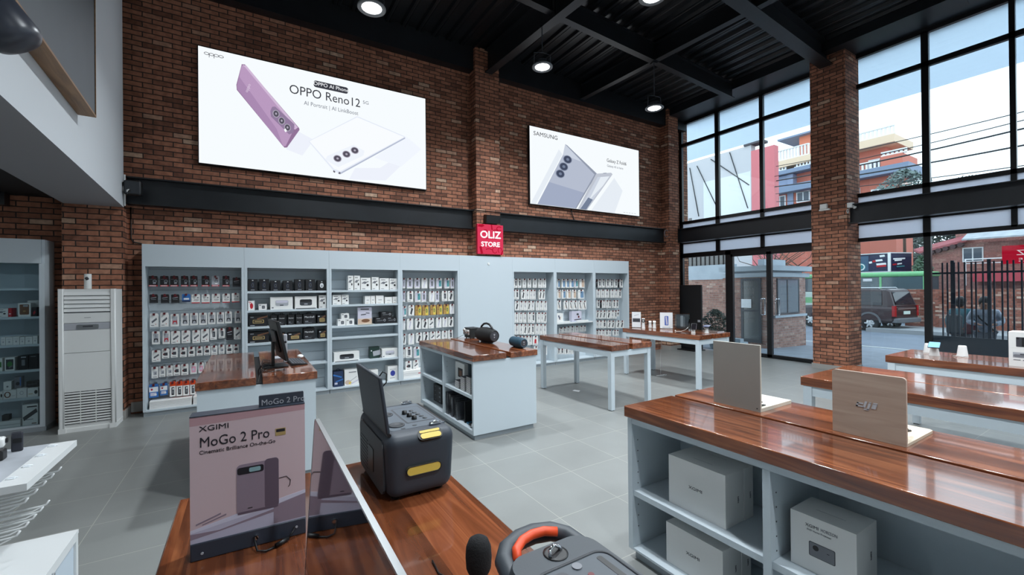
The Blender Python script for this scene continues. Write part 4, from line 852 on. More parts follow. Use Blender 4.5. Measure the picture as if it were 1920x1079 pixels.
# upright glossy screen leaning slightly
t = thing('upright_screen', 'dark glossy screen with silver rim standing edge-on beside the pink display', 'screen', (.128, .87, .9805))
t.rotation_euler = (0, math.radians(3.8), 0)
MIRROR = mat('dark_gloss_glass', (14, 14, 16), .02, spec=1.0, coat=1.0)
H = .425
part('glass_face', MB().box(-.004, -.001, -.405, .405, .004, H-.004), MIRROR, t)
part('back_cover', MB().box(-.0009, .005, -.405, .405, .004, H-.004), MIDGREY, t)
m = MB(); pr = rrect(-.41, .41, 0, H, .02, 6); pi_ = rrect(-.405, .405, .004, H-.004, .017, 6); n = len(pr)
vs = [(-.0045, a, b) for a, b in pr]+[(-.0045, a, b) for a, b in pi_]+[(.0055, a, b) for a, b in pr]+[(.0055, a, b) for a, b in pi_]
for i in range(n):
    j = (i+1) % n
    m.add([vs[k] for k in (i, j, n+j, n+i, 2*n+i, 2*n+j, 3*n+j, 3*n+i)], [(0, 3, 2, 1), (4, 5, 6, 7), (0, 1, 5, 4), (2, 3, 7, 6)])
part('silver_rim', m, ALU, t)

# big black party speaker with raised lid
t = thing('party_speaker', 'boxy charcoal party speaker with yellow grips and raised lid', 'speaker', (.547, 1.755, .9803))
SP = mat('charcoal_shell', (50, 57, 66), .5, bump=(500, .04)); DECKM = mat('slate_control_panel', (82, 91, 100), .5)
bm = bmesh.new(); bmesh.ops.create_cube(bm, size=1)
for v in bm.verts:
    k = .93 if v.co.z < 0 else 1.0
    v.co = Vector((v.co.x*.27*k, v.co.y*.46*(.95 if v.co.z < 0 else 1), .125+v.co.z*.235))
bmesh.ops.bevel(bm, geom=bm.edges[:], offset=.046, segments=6, profile=.55, affect='EDGES')
bm.verts.index_update(); m = MB(); m.add([v.co[:] for v in bm.verts], [[v.index for v in f.verts] for f in bm.faces], 0, True); bm.free()
part('shell', m, SP, t)
for a in (-.11, .1):
    for b in (-.19, .19): part('rubber_foot', MB().cyl((a*.8, b*.9, 0), (a*.8, b*.9, .012), .016, .02, 14), BLACK, t)
m = MB().prism(rrect(-.185, .185, .02, .215, .03), -.1365, -.128, 0, 'yz'); m.prism(rrect(-.05, .03, .06, .15, .008), -.1385, -.13, 1, 'yz')
for i in range(9): m.prism(rrect(.05, .17, .04+i*.014, .045+i*.014, .002), -.1378, -.13, 1, 'yz')
part('side_grille_panel', m, [SOFTBLACK, BLACK], t, label='black ribbed side panel')
m = MB().prism(rrect(-.062, .068, .092, .124, .0158, 8), -.2318, -.215, 0, 'xz')
part('grip', m, YELLOW, t, label='yellow side grip')
part('grip_rim', MB().tube([(a, -.2318, b) for a, b in rrect(-.063, .069, .091, .125, .0168, 8)], .0022, 6, 0, True), BLACK, t)
M1 = T(.028, -.219, .2265) @ Rx(38)
m = MB().at(M1); m.prism(rrect(-.045, .05, -.022, .024, .018, 6), -.006, .004, 1, 'xy'); m.prism(rrect(-.036, .043, -.018, .004, .01, 6), -.006, .007, 0, 'xy'); m.prism(rrect(-.036, .043, .008, .018, .004, 4), -.006, .0055, 0, 'xy')
part('grip', m, [YELLOW, BLACK], t, label='yellow top grip')
m = MB(); z = .2425
m.prism(rrect(-.098, .118, -.16, .175, .012), z-.012, z+.0006, 0, 'xy')
part('control_deck', m, DECKM, t, label='slate grey control deck')
m = MB()
def pit(pl, mi=0, h=.0012): m.prism(pl, z-.004, z+h, mi, 'xy')
pit(rrect(-.02, .105, -.1, .13, .01), 0, .0010); pit(rrect(-.014, .098, -.093, .122, .008), 1, .0016)
for cx, cy in ((-.06, -.1), (-.06, .06)): m.M = T(cx, cy, z); m.lathe([(.031, .0005), (.031, .004), (.025, .004), (.023, .0025), (0, .0025)], 24, 2); m.M = Matrix()
for i in range(3): m.M = T(.012+.006*i, .03-.045*i, z+.001); m.lathe([(.011, .0), (.010, .014), (.0, .016)], 14, 3); m.M = Matrix()
for i in range(5): m.M = T(.05+.004*i, .06-.032*i, z+.0012); m.lathe([(.010, .0), (.010, .002), (0, .003)], 14, 2); m.M = Matrix()
for cx, cy in ((.0, -.135), (-.05, -.15), (.075, -.15)): m.prism(disc(cx, cy, .009, .006), z, z+.0015, 2, 'xy')
pit(rrect(.112, .122, -.15, .17, .004), 3, .0008)
part('controls', m, [DARKGREY, DECKM, SOFTBLACK, BLACK], t)
for cy in (-.165, .19): part('lid_latch', MB().at(T(.072, cy, .243)).rbox(-.024, .024, -.008, .008, 0, .009, .0035).tube([(-.022, 0, .008), (0, -.006, .014), (.022, 0, .008)], .003, 8), CHROME, t, label='chrome latch')
lid = part('lid', MB().rbox(-.007, .007, -.19, .187, 0, .212, .005, 0, 2).box(.0071, .0085, -.17, .17, .015, .2, 1), [SP, BLACK], t, label='raised dark lid')
lid.location = (-.116, 0, .243); lid.rotation_euler = (0, math.radians(-7.6), 0)
part('lid_loop', MB().tube([(.006, -.14, .204), (.022, -.145, .222), (.034, -.15, .212), (.028, -.15, .18), (.012, -.15, .168)], .0024, 8), BLACK, lid)
m = MB().cyl((-.116, -.2, .242), (-.116, .195, .242), .007, n=12); part('hinge', m, BLACK, t)

# portable speaker with orange handle
t = thing('portable_speaker', 'dark grey portable speaker with orange handle and inset controls at the counter\u2019s near edge'.replace('\u2019s', ''), 'speaker', (.527, .575, .9803))
m = MB(); L, Wd, Hh, r = .245, .113, .232, .05
poly = [(u, v-.04) for u, v in rrect(-Wd, Wd, -L+.04, .205, .05, 7)]; prof_ = [(.78, .0), (.93, .012), (1, .05), (1, .17), (.985, .20), (.95, .220), (.90, .230)]
rows = [[(u*k, v*(1-(1-k)*.45), h) for u, v in poly] for k, h in prof_]; n = len(poly)
vs = [p for r_ in rows for p in r_]
fs = [(j*n+i, j*n+(i+1) % n, (j+1)*n+(i+1) % n, (j+1)*n+i) for j in range(len(rows)-1) for i in range(n)]
m.add(vs, fs, 0, True); m.add(rows[0], [tuple(reversed(range(n)))], 0); m.add(rows[-1], [tuple(range(n))], 0)
SP2 = mat('dark_grey_shell', (58, 64, 70), .5, bump=(450, .05))
part('shell', m, [SP2, SOFTBLACK], t)
part('handle_arch', MB().tube([(-.092, .10, .196), (-.093, .145, .205), (-.084, .185, .210), (-.060, .213, .213), (-.02, .229, .214), (.02, .231, .214), (.060, .219, .213), (.084, .19, .210), (.093, .145, .205), (.092, .10, .196)], [.018, .019, .020, .0205, .021, .021, .0205, .020, .019, .018], 14), SP2, t)
part('handle', MB().tube([(-.068, .160, .219), (-.055, .184, .226), (-.03, .200, .2295), (.0, .207, .230), (.03, .204, .2295), (.056, .19, .227)], .010, 12), ORANGE, t, label='orange handle lining')
m = MB(); pl = rrect(-.085, .092, -.21, .085, .028, 6)
m.tube([(a, b, .2305) for a, b in pl], .0035, 6, 1, True); m.prism(rrect(-.082, .089, -.207, .082, .026, 6), .226, .2312, 0, 'xy')
part('control_panel', m, [mat('grey_speaker_panel', (72, 79, 86), .5), SOFTBLACK], t)
m = MB().prism(rrect(.06, .073, -.17, .07, .005, 4), .2305, .2318, 0, 'xy'); part('phone_groove', m, BLACK, t)
m = MB().tube([(-.016, .118, .231), (-.012, .126, .240), (.004, .133, .243), (.016, .132, .236), (.019, .128, .231)], .004, 8)
m.M = T(.002, .125, .2295); m.lathe([(.026, 0), (.026, .002), (.02, .002), (.0, .001)], 20, 1); m.M = Matrix()
part('strap_ring', m, [CHROME, BLACK], t, label='chrome strap ring')
m = MB()
m.prism(rrect(-.055, -.02, .04, .07, .012), .231, .2332, 0, 'xy'); m.prism(disc(.01, .068, .010), .231, .2336, 1, 'xy'); m.prism(rrect(-.05, .03, -.02, .006, .012), .231, .2328, 0, 'xy'); m.prism(rrect(-.03, .02, -.07, -.045, .01), .231, .2328, 0, 'xy')
m.cyl((.005, .022, .2305), (.005, .022, .245), .008, .006, 14, 2); m.cyl((.04, -.09, .2305), (.04, -.09, .242), .009, .008, 14, 0)
part('buttons', m, [DARKGREY, MIDGREY, REDTIP], t)
m = MB().prism(rrect(-.19, .1, .03, .19, .04), -.1135, -.105, 0, 'yz'); part('front_grille', m, BLACK, t)
# microphone
t = thing('microphone', 'black foam-topped microphone standing before the orange-handled speaker', 'microphone', (.483, .955, .9803))
part('stand_base', MB().lathe([(.042, 0), (.042, .006), (.016, .012), (.012, .02)], 24), BLACK, t)
part('mic_body', MB().lathe([(.012, .0), (.02, .02), (.025, .06), (.026, .085)], 18), SOFTBLACK, t, loc=(0, 0, .018))
part('foam_head', MB().lathe([(.027, .07), (.031, .08), (.0325, .105), (.031, .13), (.024, .147), (.012, .155), (.0, .157)], 24), mat('black_foam', (18, 18, 20), .9, bump=(260, .5)), t)
m = MB().tube([(0, .03, .004), (-.03, .09, .003), (-.05, .14, .003), (-.045, .2, .003)], .0022, 6); solo('microphone_lead', m, BLACK, 'thin black lead running from the microphone across the counter', 'cable', (.483, .955, .9808))

# ================================================================ DESK
t = thing('computer_monitor', 'black desk monitor seen from behind on its stand', 'monitor', (.227, 4.98, .9855), 6)
part('stand_base', MB().prism(rrect(-.11, .11, -.12, .12, .02), 0, .01, 0, 'xy'), BLACK, t)
part('stand_column', MB().rbox(-.03, -.005, -.035, .035, .0105, .25, .006), BLACK, t)
o = part('display_housing', MB().rbox(-.016, .014, -.26, .26, -.20, .20, .006).rbox(-.035, -.015, -.14, .14, -.12, .1, .01), BLACK, t); o.location = (.028, 0, .275); o.rotation_euler = (0, math.radians(-12), 0)
part('display_glass', MB().box(.0145, .0155, -.25, .25, -.185, .19), mat('monitor_glass', (8, 9, 11), .08), o)
part('vent_strip', MB().box(-.0362, -.035, -.12, .12, -.06, -.05), DARKGREY, o)
t = thing('card_reader', 'slim white card reader standing behind the desk monitor', 'card reader', (.335, 5.20, .9855))
part('reader_body', MB().rbox(-.018, .018, -.035, .035, 0, .30, .008), SILVER, t); part('camera_eye', MB().cyl((0, -.0345, .22), (0, -.038, .22), .012, n=14), BLACK, t)
t = thing('keyboard', 'black keyboard lying beside the desk monitor', 'keyboard', (.435, 5.12, .9855), 3)
part('key_base', MB().prism([(-.075, 0), (.075, 0), (.075, .008), (-.075, .022)], -.22, .22, 0, 'xz'), BLACK, t)
m = MB()
for i in range(5):
    for j in range(15): m.M = T(-.056+i*.027, -.2+j*.0285, .0195-i*.0027) ; m.rbox(-.0115, .0115, -.0122, .0122, 0, .006, .002, 0, 1)
m.M = Matrix(); part('keys', m, DARKGREY, t)
m = MB().ball((0, 0, .012), .033, .055, .022, 18, 10); solo('computer_mouse', m, WHITE, 'white computer mouse beyond the keyboard on the desk', 'mouse', (.50, 5.42, .994))
m = MB(); random.seed(3)
for i in range(9):
    y = 4.56+i*.07
    m.tube([(.20, y+.25, .995), (.13, y+.16+.02*i % .05, 1.0+.01*(i % 3)), (.082, y+.05, .97-.012*i % .05), (.075, y-.02, .93-.01*i), (.088, y-.05, .915)], .0035, 6)
m.tube([(.2, 4.9, .997), (.12, 4.72, .993), (.17, 4.62, .992), (.3, 4.7, .991)], .0035, 6)
solo('cable_bundle', m, BLACK, 'tangle of black cables dropping into the gap in the desk top', 'cable')
m = MB().box(-.07, .07, -.1, .1, 0, .012); m.box(-.066, .066, -.096, .096, .0121, .014, 1)
solo('document_tray', m, [MIDGREY, SILVER], 'low grey tray behind the desk keyboard', 'tray', (.30, 5.55, .9855))

# ================================================================ SHELF COUNTER WITH SPEAKERS
ZC = .9853
t = thing('barrel_speaker', 'large black barrel speaker with carrying handle', 'speaker', (2.915, 5.44, ZC))
prof = [(.0, -.22), (.07, -.22), (.083, -.215), (.088, -.2), (.099, -.14), (.107, -.05), (.109, .02), (.104, .11), (.09, .2), (.083, .215), (.07, .22), (0, .22)]
MY = T(0, 0, .108) @ Rx(-90)
m = MB().at(MY); m.lathe(prof, 32, caps=False); part('shell', m, mat('black_fabric', (17, 18, 20), .8, bump=(600, .3)), t)
m = MB().at(T(0, -.2205, .108) @ Rx(90)); m.lathe([(.076, -.004), (.076, .006), (.068, .008), (.064, .0)], 28, 0, caps=False); m.lathe([(.066, .001), (.05, .004), (0, .005)], 28, 1, caps=False)
m.prism(rc(-.004, .004, .0, .030), .004, .0075, 2, 'xy'); m.prism(disc(0, -.018, .008), .004, .0075, 2, 'xy'); m.prism(rrect(-.012, .012, .012, .03, .005), .004, .0072, 2, 'xy')
part('end_radiator', m, [BLACK, DARKGREY, SILVER], t, label='round end with silver mark')
part('handle', MB().tube([(0, -.185, .185), (0, -.15, .225), (0, -.08, .262), (0, 0, .272), (0, .08, .262), (0, .15, .225), (0, .185, .185)], .0145, 12), BLACK, t)
part('foot', MB().box(-.04, .04, -.12, .12, 0, .006), BLACK, t)
t = thing('cylinder_speaker', 'dark blue cylindrical speaker at the counter end', 'speaker', (3.0, 4.735, ZC), -4)
m = MB().at(T(0, 0, .068) @ Rx(-90)); m.lathe([(.0, -.155), (.045, -.155), (.058, -.15), (.063, -.14), (.067, -.06), (.068, 0), (.067, .06), (.063, .14), (.058, .15), (.045, .155), (0, .155)], 28, caps=False)
part('shell', m, mat('petrol_blue_fabric', (24, 62, 80), .7, bump=(600, .3)), t)
m = MB().at(T(0, -.1555, .068) @ Rx(90)); m.lathe([(.054, -.004), (.054, .005), (.048, .006), (.044, .0)], 24, 0, caps=False); m.lathe([(.046, .0), (0, .003)], 24, 1, caps=False)
m.prism(rc(-.003, .003, .002, .022), .002, .0055, 2, 'xy'); m.prism(disc(0, -.013, .006), .002, .0055, 2, 'xy'); m.prism(rrect(-.009, .009, .010, .022, .004), .002, .0052, 2, 'xy')
part('end_radiator', m, [mat('petrol_blue_rubber', (30, 74, 94), .45), DARKGREY, SILVER], t, label='round end with pale mark')
part('foot', MB().box(-.02, .02, -.1, .1, 0, .005), BLACK, t)
t = thing('projector', 'boxy black projector with silver wrapped bracket on the speaker counter', 'projector', (2.99, 6.07, ZC))
part('housing', MB().rbox(-.085, .085, -.1, .1, .012, .165, .008).box(-.03, .02, -.04, .03, .1651, .169), mat('dark_green_black_plastic', (26, 30, 30), .45), t)
m = MB()
for a in (-.06, .06):
    for b in (-.075, .075): m.cyl((a, b, 0), (a, b, .0125), .01, n=10)
part('foot', m, BLACK, t)
random.seed(11); m = MB(); pts = [(-.09-.045*random.random(), -.09+.028*i, .075+.07*random.random()) for i in range(7)]
for p in pts: m.ball(p, .02+.012*random.random(), .02, .022, 8, 6)
m.box(-.112, -.0855, -.09, .08, .06, .14)
part('wrapped_bracket', m, mat('crumpled_silver_wrap', (175, 172, 170), .2, metal=.6, bump=(60, 1)), t, label='crumpled silver wrapped bracket')
m = MB().tube([(-.11, .0, .07), (-.17, .05, .03), (-.23, .08, .004)], .003, 6); part('power_lead', m, BLACK, t)
# goods inside
for i in range(4):
    t = thing('black_carton', f'black carton in the speaker counter, {["lowest", "second lowest", "second highest", "topmost"][i]} of its stack', 'carton', (2.335, 5.89, .1105+i*.062), 0, 'black carton stack in the speaker counter')
    part('carton_body', MB().box(0, .18, -.15, .15, 0, .0615), BLACKCARD, t); part('print', MB().box(-.0012, 0, -.11, -.06, .02, .04), MIDGREY, t); part('print', MB().box(-.0012, 0, .06, .1, .026, .034), MIDGREY, t)
t = thing('picture_carton', 'white carton with dark photo leaning inside the speaker counter', 'carton', (2.35, 5.14, .5005), -3)
part('carton_body', MB().box(0, .05, -.16, .16, 0, .29), CARTON, t)
part('photo', MB().box(-.0015, 0, -.1, .06, .10, .22).box(-.0025, 0, -.07, .02, .12, .19, 1), [BLACKCARD, mat('brown_print', (120, 82, 58), .5)], t, label='dark photo print')
for i in range(3):
    h = (.10, .17, .20)[i]
    m = MB(); z = 0; k = 0
    while z < h: m.box(0, .10, -.055, .055, z, z+.007, k % 2); z += .0072; k += 1
    solo('card_stack', m, [CARTON, DARKGREY], f'ribbed stack of white and grey cards, {["lowest", "middle", "tallest"][i]} one in the speaker counter', 'card stack', (2.235, 5.03-.165*i-.05, .5005), 0, 'card stacks in the speaker counter')
WRAP = glass('clear_wrap', (205, 208, 212), .35, .25, .25, (150, 152, 158))
for i in range(5):
    x = 2.215+.012*(i % 2); y = 5.265-.075*i
    t = thing('wrapped_packet', f'clear wrapped grey packet standing in the speaker counter, {ORD[i]} from its divider', 'packet', (x, y, .1105), 4-2*i, 'wrapped packets in the speaker counter')
    part('packet_core', MB().box(.01, .2, -.02, .02, .006, .27-.012*i), DARKGREY if i % 2 else MIDGREY, t)
    m = MB(); random.seed(20+i)
    for j in range(9):
        y0 = -.028+.056*random.random(); z0 = random.random()*.24
        m.add([(.0, y0, z0), (.008, y0+.02, z0+.02), (.004, y0+.014, z0+.09), (-.004, y0-.006, z0+.07)], [(0, 1, 2, 3), (3, 2, 1, 0)])
    m.box(.004, .205, -.027, .027, 0, .29-.012*i)
    part('plastic_wrap', m, WRAP, t)
solo('laptop_sleeve', MB().rbox(0, .22, -.012, .012, 0, .26, .004), mat('black_fabric', (17, 18, 20), .8, bump=(600, .3)), 'black sleeve standing behind the wrapped packets', 'sleeve', (2.25, 4.79, .1105), 6)
solo('blue_folder', MB().box(0, .2, -.14, .14, 0, .018), mat('cyan_print', (40, 105, 140), .5), 'flat blue folder on the speaker counter\u2019s bottom shelf'.replace('\u2019s', ''), 'folder', (2.26, 4.62, .1105))
t = thing('cable_packet', 'black and white packet lying on the blue folder', 'packet', (2.23, 4.56, .129), 10)
part('packet_body', MB().rbox(0, .14, -.06, .06, 0, .03, .008), BLACK, t); part('white_sleeve', MB().box(-.002, .06, -.062, .0, -.0, .034), PAPER, t)

# ================================================================ PHONE TABLE BY THE CORNER
ZT = .9303
def card(name, lab, x, y, w, h, rz, art, grp=None):
    t = thing(name, lab, 'picture card', (x, y, ZT), rz, grp)
    part('foot', MB().box(-w/2, w/2, -.045, .045, 0, .006), CLEAR, t)
    part('card_sheet', MB().box(-w/2+.006, w/2-.006, -.001, .001, .007, h), PAPER, t)
    part('clear_back', MB().box(-w/2, w/2, .0015, .004, .0065, h+.004), CLEAR, t)
    m = MB(); mats = []
    printed(m, [([(u*w, v*h) for u, v in pl], mt) for pl, mt in art], mats, -.0011, .0002); part('printed_art', m, mats, t)
    return t
card('picture_stand', 'picture card with grey gadget at the far end of the phone table', 6.775, 6.15, .19, .32, -58, [(rc(-.4, .4, .35, .6), MIDGREY), (rrect(-.36, .36, .38, .56, .04), DARKGREY), (bar(0, .8, .5, .03, 10), SILVER)])
card('picture_stand', 'picture card with blue phone between white phone holders', 7.06, 5.64, .25, .32, -52, [(rrect(-.13, .16, .2, .78, .05), mat('violet_blue_print', (88, 112, 186), .5)), (bar(.02, .5, .1, .5, 8), LAV), (rc(-.3, .3, .06, .09), SILVER)])
t = thing('acrylic_picture_stand', 'clear acrylic frame with dark phone picture on the phone table', 'display frame', (7.12, 5.32, ZT), -52)
part('rear_sheet', MB().box(-.135, .135, .012, .016, .006, .315), CLEAR, t); part('front_sheet', MB().box(-.135, .135, -.016, -.012, .006, .315), CLEAR, t)
part('foot', MB().box(-.14, .14, -.05, .05, 0, .006), CLEAR, t)
part('picture_insert', MB().box(-.10, .11, -.002, .002, .02, .30).prism(rrect(-.03, .02, .06, .27, .01), -.004, .0, 1, 'xz').prism(rrect(.025, .05, .05, .25, .01), -.0035, .0, 2, 'xz'), [DARKGREY, SILVER, MIDGREY], t)
def holder(lab, x, y, h, phone=None, rz=-50, z=ZT, big=1.0):
    t = thing('phone_holder', lab, 'phone holder', (x, y, z), rz, 'white phone holders')
    m = MB().lathe([(.036*big, 0), (.036*big, .004), (.034*big, .02), (.026*big, h*.9), (.024*big, h), (.0, h)] if big > 1 else [(.036, 0), (.036, .004), (.032, .02), (.025, h*.8), (.022, h*.92), (.0, h*.93)], 20); part('stem', m, WHITE, t)
    if big > 1: return t
    m = MB().at(T(0, -.004, h*.92) @ Rx(28)); m.rbox(-.028*big, .028*big, -.03*big, .03*big, 0, .012, .005); part('cradle', m, WHITE, t)
    if phone == 'ring': part('clamp_ring', MB().at(T(0, -.02, h*.82)).tube([(.03*math.cos(a*PI/8), -.012, .03*math.sin(a*PI/8)) for a in range(16)], .008, 8, 0, True).at(Matrix()), BLACK, t)
    return t
def phone(lab, x, y, z, rx, rz, col=BLACK, w=.075, l=.16):
    t = thing('smartphone', lab, 'phone', (x, y, z), rz); t.rotation_euler = (math.radians(rx), 0, math.radians(rz))
    part('phone_body', MB().prism(rrect(-w/2, w/2, -l/2, l/2, .009), 0, .008, 0, 'xy'), BLACK, t)
    part('screen', MB().prism(rrect(-w/2+.003, w/2-.003, -l/2+.003, l/2-.003, .007), .0081, .0088, 0, 'xy'), col, t)
    return t
SCR = mat('dark_screen', (22, 20, 24), .06)
holder('white phone holder with black clamp beside the grey gadget card', 6.765, 5.96, .19, 'ring')
holder('short white phone holder nearest the brick corner', 7.08, 6.06, .115)
holder('short white phone holder just before the blue phone card', 6.96, 5.85, .135)
holder('white phone holder under the dark tilted phone', 6.73, 4.80, .075)
phone('dark phone tilted on a white holder, before the acrylic frame', 6.745, 4.80, ZT+.112, 34, -60, SCR, .09, .17)
holder('white phone holder nearest the door on the phone table', 6.94, 4.68, .10)
phone('flat dark foldable phone on the holder nearest the door', 6.945, 4.68, ZT+.118, 10, -70, mat('violet_screen', (70, 74, 104), .08), .11, .15)
t = thing('acrylic_tray', 'low clear acrylic slab lying on the phone table', 'tray', (7.2, 4.98, ZT)); part('slab', MB().box(-.10, .10, -.4, .18, 0, .022), CLEAR, t); part('edge', MB().box(-.10, .10, -.404, -.4005, 0, .022), SILVER, t)
m = MB(); m.tube([(0, 0, .08), (-.02, .05, .03), (-.05, .12, .004), (-.1, .2, .003)], .0025, 6); m.ball((-.1, .2, .012), .012)
solo('security_cable', m, WHITE, 'thin white security cable behind the tilted dark phone', 'cable', (6.86, 5.0, ZT))
# ================================================================ STREET WINDOW TABLE
holder('white phone holder set behind the blue phone', 7.0, 1.78, .11, None, -40, ZT, 1.25)
holder('white phone holder under the pale blue phone', 6.755, 1.665, .095, None, -40, ZT, 1.3)
phone('pale blue phone lying on a white holder by the street window', 6.75, 1.665, ZT+.118, 14, -80, mat('sky_blue_screen', (128, 176, 218), .3), .10, .19)
holder('bare white phone holder standing alone on the window table', 6.945, 1.477, .12, None, -40, ZT, 1.35)
m = MB().tube([(0, 0, .004), (-.04, .03, .004), (-.06, -.02, .02), (-.03, -.04, .004), (.03, -.05, .004)], .0035, 6)
solo('charging_cable', m, WHITE, 'coiled white cable at the foot of the bare phone holder', 'cable', (6.865, 1.50, ZT))
def pbox(lab, z0, z1, art):
    t = thing('projector_carton', lab, 'carton', (6.502, .90, z0), 0, 'cartons on the street window table')
    part('carton_body', MB().box(0, .2, -.155, .155, 0, z1-z0), CARTON, t); m = MB(); mats = []
    for i, (pl, mt) in enumerate(art):
        if mt not in mats: mats.append(mt)
        m.prism([(-u*.31, v*(z1-z0)) for u, v in pl], -.001-.0004*i, .0003, mats.index(mt), 'yz')
    part('front_print', m, mats, t)
pbox('white carton with grey dish picture on the street window table', ZT, 1.112, [(bar(-.2, .62, .42, .3, 0), SILVER), (rrect(-.4, .0, .5, .66, .06), MIDGREY), (rrect(-.26, -.14, .64, .7, .02), DARKGREY), (rc(-.4, -.25, .34, .38), MIDGREY), (rc(-.2, -.05, .33, .38), MIDGREY), (rc(.1, .4, .3, .7), SILVER)])
pbox('white carton with dark projector and red lens stacked on another', 1.1125, 1.272, [(rrect(-.34, .46, .08, .68, .02), DARKGREY), (rc(-.22, .46, .1, .66), BLACKCARD), (disc(.12, .36, .26, .24), RED), (disc(.14, .36, .1, .14), ORANGE), (disc(-.3, .6, .03, .05), BLACKCARD), (disc(-.1, .84, .03, .04), BLACKCARD), (rc(-.05, .2, .81, .86), MIDGREY)])

# ================================================================ WHITE RACK AT THE LEFT EDGE
GW = mat('white_laminate', (214, 216, 216), .4); MARB = mat('grey_veined_panel', (176, 180, 186), .3, noise=(5, .22))
t = thing('display_rack', 'white rack with hook rows, marble topped shelf and low cupboard', 'display rack', (-1.0, 2.95, 0))
part('back_panel', MB().box(-.135, -.105, -.5, .34, .0, 1.53), GW, t)
part('slab_shelf', MB().box(-.104, .187, -.29, .34, .905, .936), GW, t)
part('veined_inlay', MB().box(-.104, .085, -.28, .335, .9362, .9375), MARB, t, label='grey veined top inlay')
for i, y in enumerate((2.759, 2.911, 3.068, 3.222)):
    m = MB().at(T(-.889+1.0, y-2.95, .9363)); m.rbox(-.012, .012, -.008, .008, 0, .005, .002).tube([(-.018, -.006, .002), (-.008, .0, .008), (.008, .0, .008), (.018, .006, .002)], .0025, 6); part('clear_clip', m, mat('clear_plastic_clip', (236, 240, 244), .15), t)
hk = mesh('hook_rod', MB().tube([(0, 0, 0), (.23, 0, .012), (.248, 0, .016), (.258, 0, .034)], .0042, 8).tube([(0, 0, -.02), (.2, 0, -.006), (.23, 0, .008)], .0035, 8).box(-.004, .0, -.015, .015, -.035, .015), [GW])
for z, ys in ((.69, (3.02, 2.945, 2.865, 2.785, 2.70)), (.80, (3.18, 3.08, 2.98, 2.88, 2.78))):
    for y in ys: o = part('hook_rod', hk, None, t); o.location = (-.104, y-2.95, z)
cb_ = part('low_cupboard', MB().box(-.104, .172, -.5, .315, .0, .43), GW, t)
part('cupboard_top', MB().box(-.104, .197, -.5, .32, .4305, .45), GW, cb_)
part('cupboard_frame', MB().box(.1725, .195, .285, .318, 0, .43).box(.1725, .195, -.5, .284, .40, .43), GW, cb_)
part('cupboard_door', MB().box(.1725, .185, -.5, .284, .02, .399), mat('pale_blue_laminate', (190, 202, 212), .4), cb_)
part('lock', MB().cyl((.185, -.055, .405), (.205, -.055, .405), .011, n=14), CHROME, cb_)
t = thing('power_bank', 'dark upright pocket device on the marble topped shelf', 'gadget', (-1.018, 3.222, .9380), 5)
part('device_body', MB().rbox(-.021, .021, -.008, .008, 0, .1, .006), mat('slate_plastic', (40, 42, 50), .4), t); part('dark_window', MB().box(-.014, .018, -.0088, -.008, .045, .068), BLACK, t)
t = thing('security_camera', 'white camera lying on the marble topped shelf', 'camera', (-1.085, 3.20, .9745), 10); part('camera_body', MB().rbox(-.04, .032, -.03, .03, 0, .05, .012), WHITE, t)
part('lens', MB().cyl((.032, 0, .03), (.04, 0, .03), .012, n=14), BLACK, t); part('clamp', MB().box(-.03, .02, -.02, .02, -.0315, -.0005), DARKGREY, t)
t = thing('power_adapter', 'small black cube charger at the front of the marble topped shelf', 'charger', (-1.045, 3.10, .9380)); part('adapter_body', MB().rbox(-.025, .025, -.025, .025, 0, .05, .006), BLACK, t); part('prong', MB().box(-.012, -.009, -.0005, .0005, .0502, .062), CHROME, t)

# ================================================================ SIGNS, LAMPS AND FITTINGS
LB = emis('lightbox_face', (247, 252, 255), 1.0)
def em(name, rgb, s=.95): return emis('lightbox_'+name, rgb, s)
INK = em('ink', (62, 64, 72)); PALE = em('pale_lilac', (238, 242, 252), 1.0); GREYT = em('grey_text', (130, 136, 148))
def layer(m, polys, mats, y0=0.0):
    for i, (pl, mt) in enumerate(polys):
        if mt not in mats: mats.append(mt)
        m.prism(pl, y0-.001-.0007*i, y0, mats.index(mt), 'xz')
def lightbox(label, x0, x1, z0, z1):
    t = thing('lightbox_sign', label, 'illuminated sign', ((x0+x1)/2, 8.13, z0))
    w, h = (x1-x0)/2, z1-z0
    m = MB()
    m.box(-w, w, -.079, -.001, 0, .02).box(-w, w, -.079, -.001, h-.02, h).box(-w, -w+.02, -.079, -.001, .02, h-.02).box(w-.02, w, -.079, -.001, .02, h-.02).box(-w+.02, w-.02, -.01, -.001, .02, h-.02)
    part('frame', m, STEEL, t)
    part('lit_face', MB().box(-w+.012, w-.012, -.0805, -.0795, .012, h-.012), LB, t)
    return t, (x0+x1)/2, z0
t, cx, cz = lightbox('large illuminated phone sign with a mauve phone on the brick wall', -.637, 3.007, 3.712, 5.523)
S = lambda pts: [(x-cx, z-cz) for x, z in pts]
m = MB(); mats = []; ML = em('mauve', (190, 158, 196)); ML2 = em('light_mauve', (214, 190, 220)); ML3 = em('dark_mauve', (150, 118, 156)); WH = em('white_phone', (249, 252, 255), 1.0); SH = em('soft_shadow', (230, 236, 248), 1.0); RIMM = em('rim_grey', (110, 108, 122)); LENS = em('lens', (88, 84, 98)); LENS2 = em('lens_ring', (178, 172, 188))
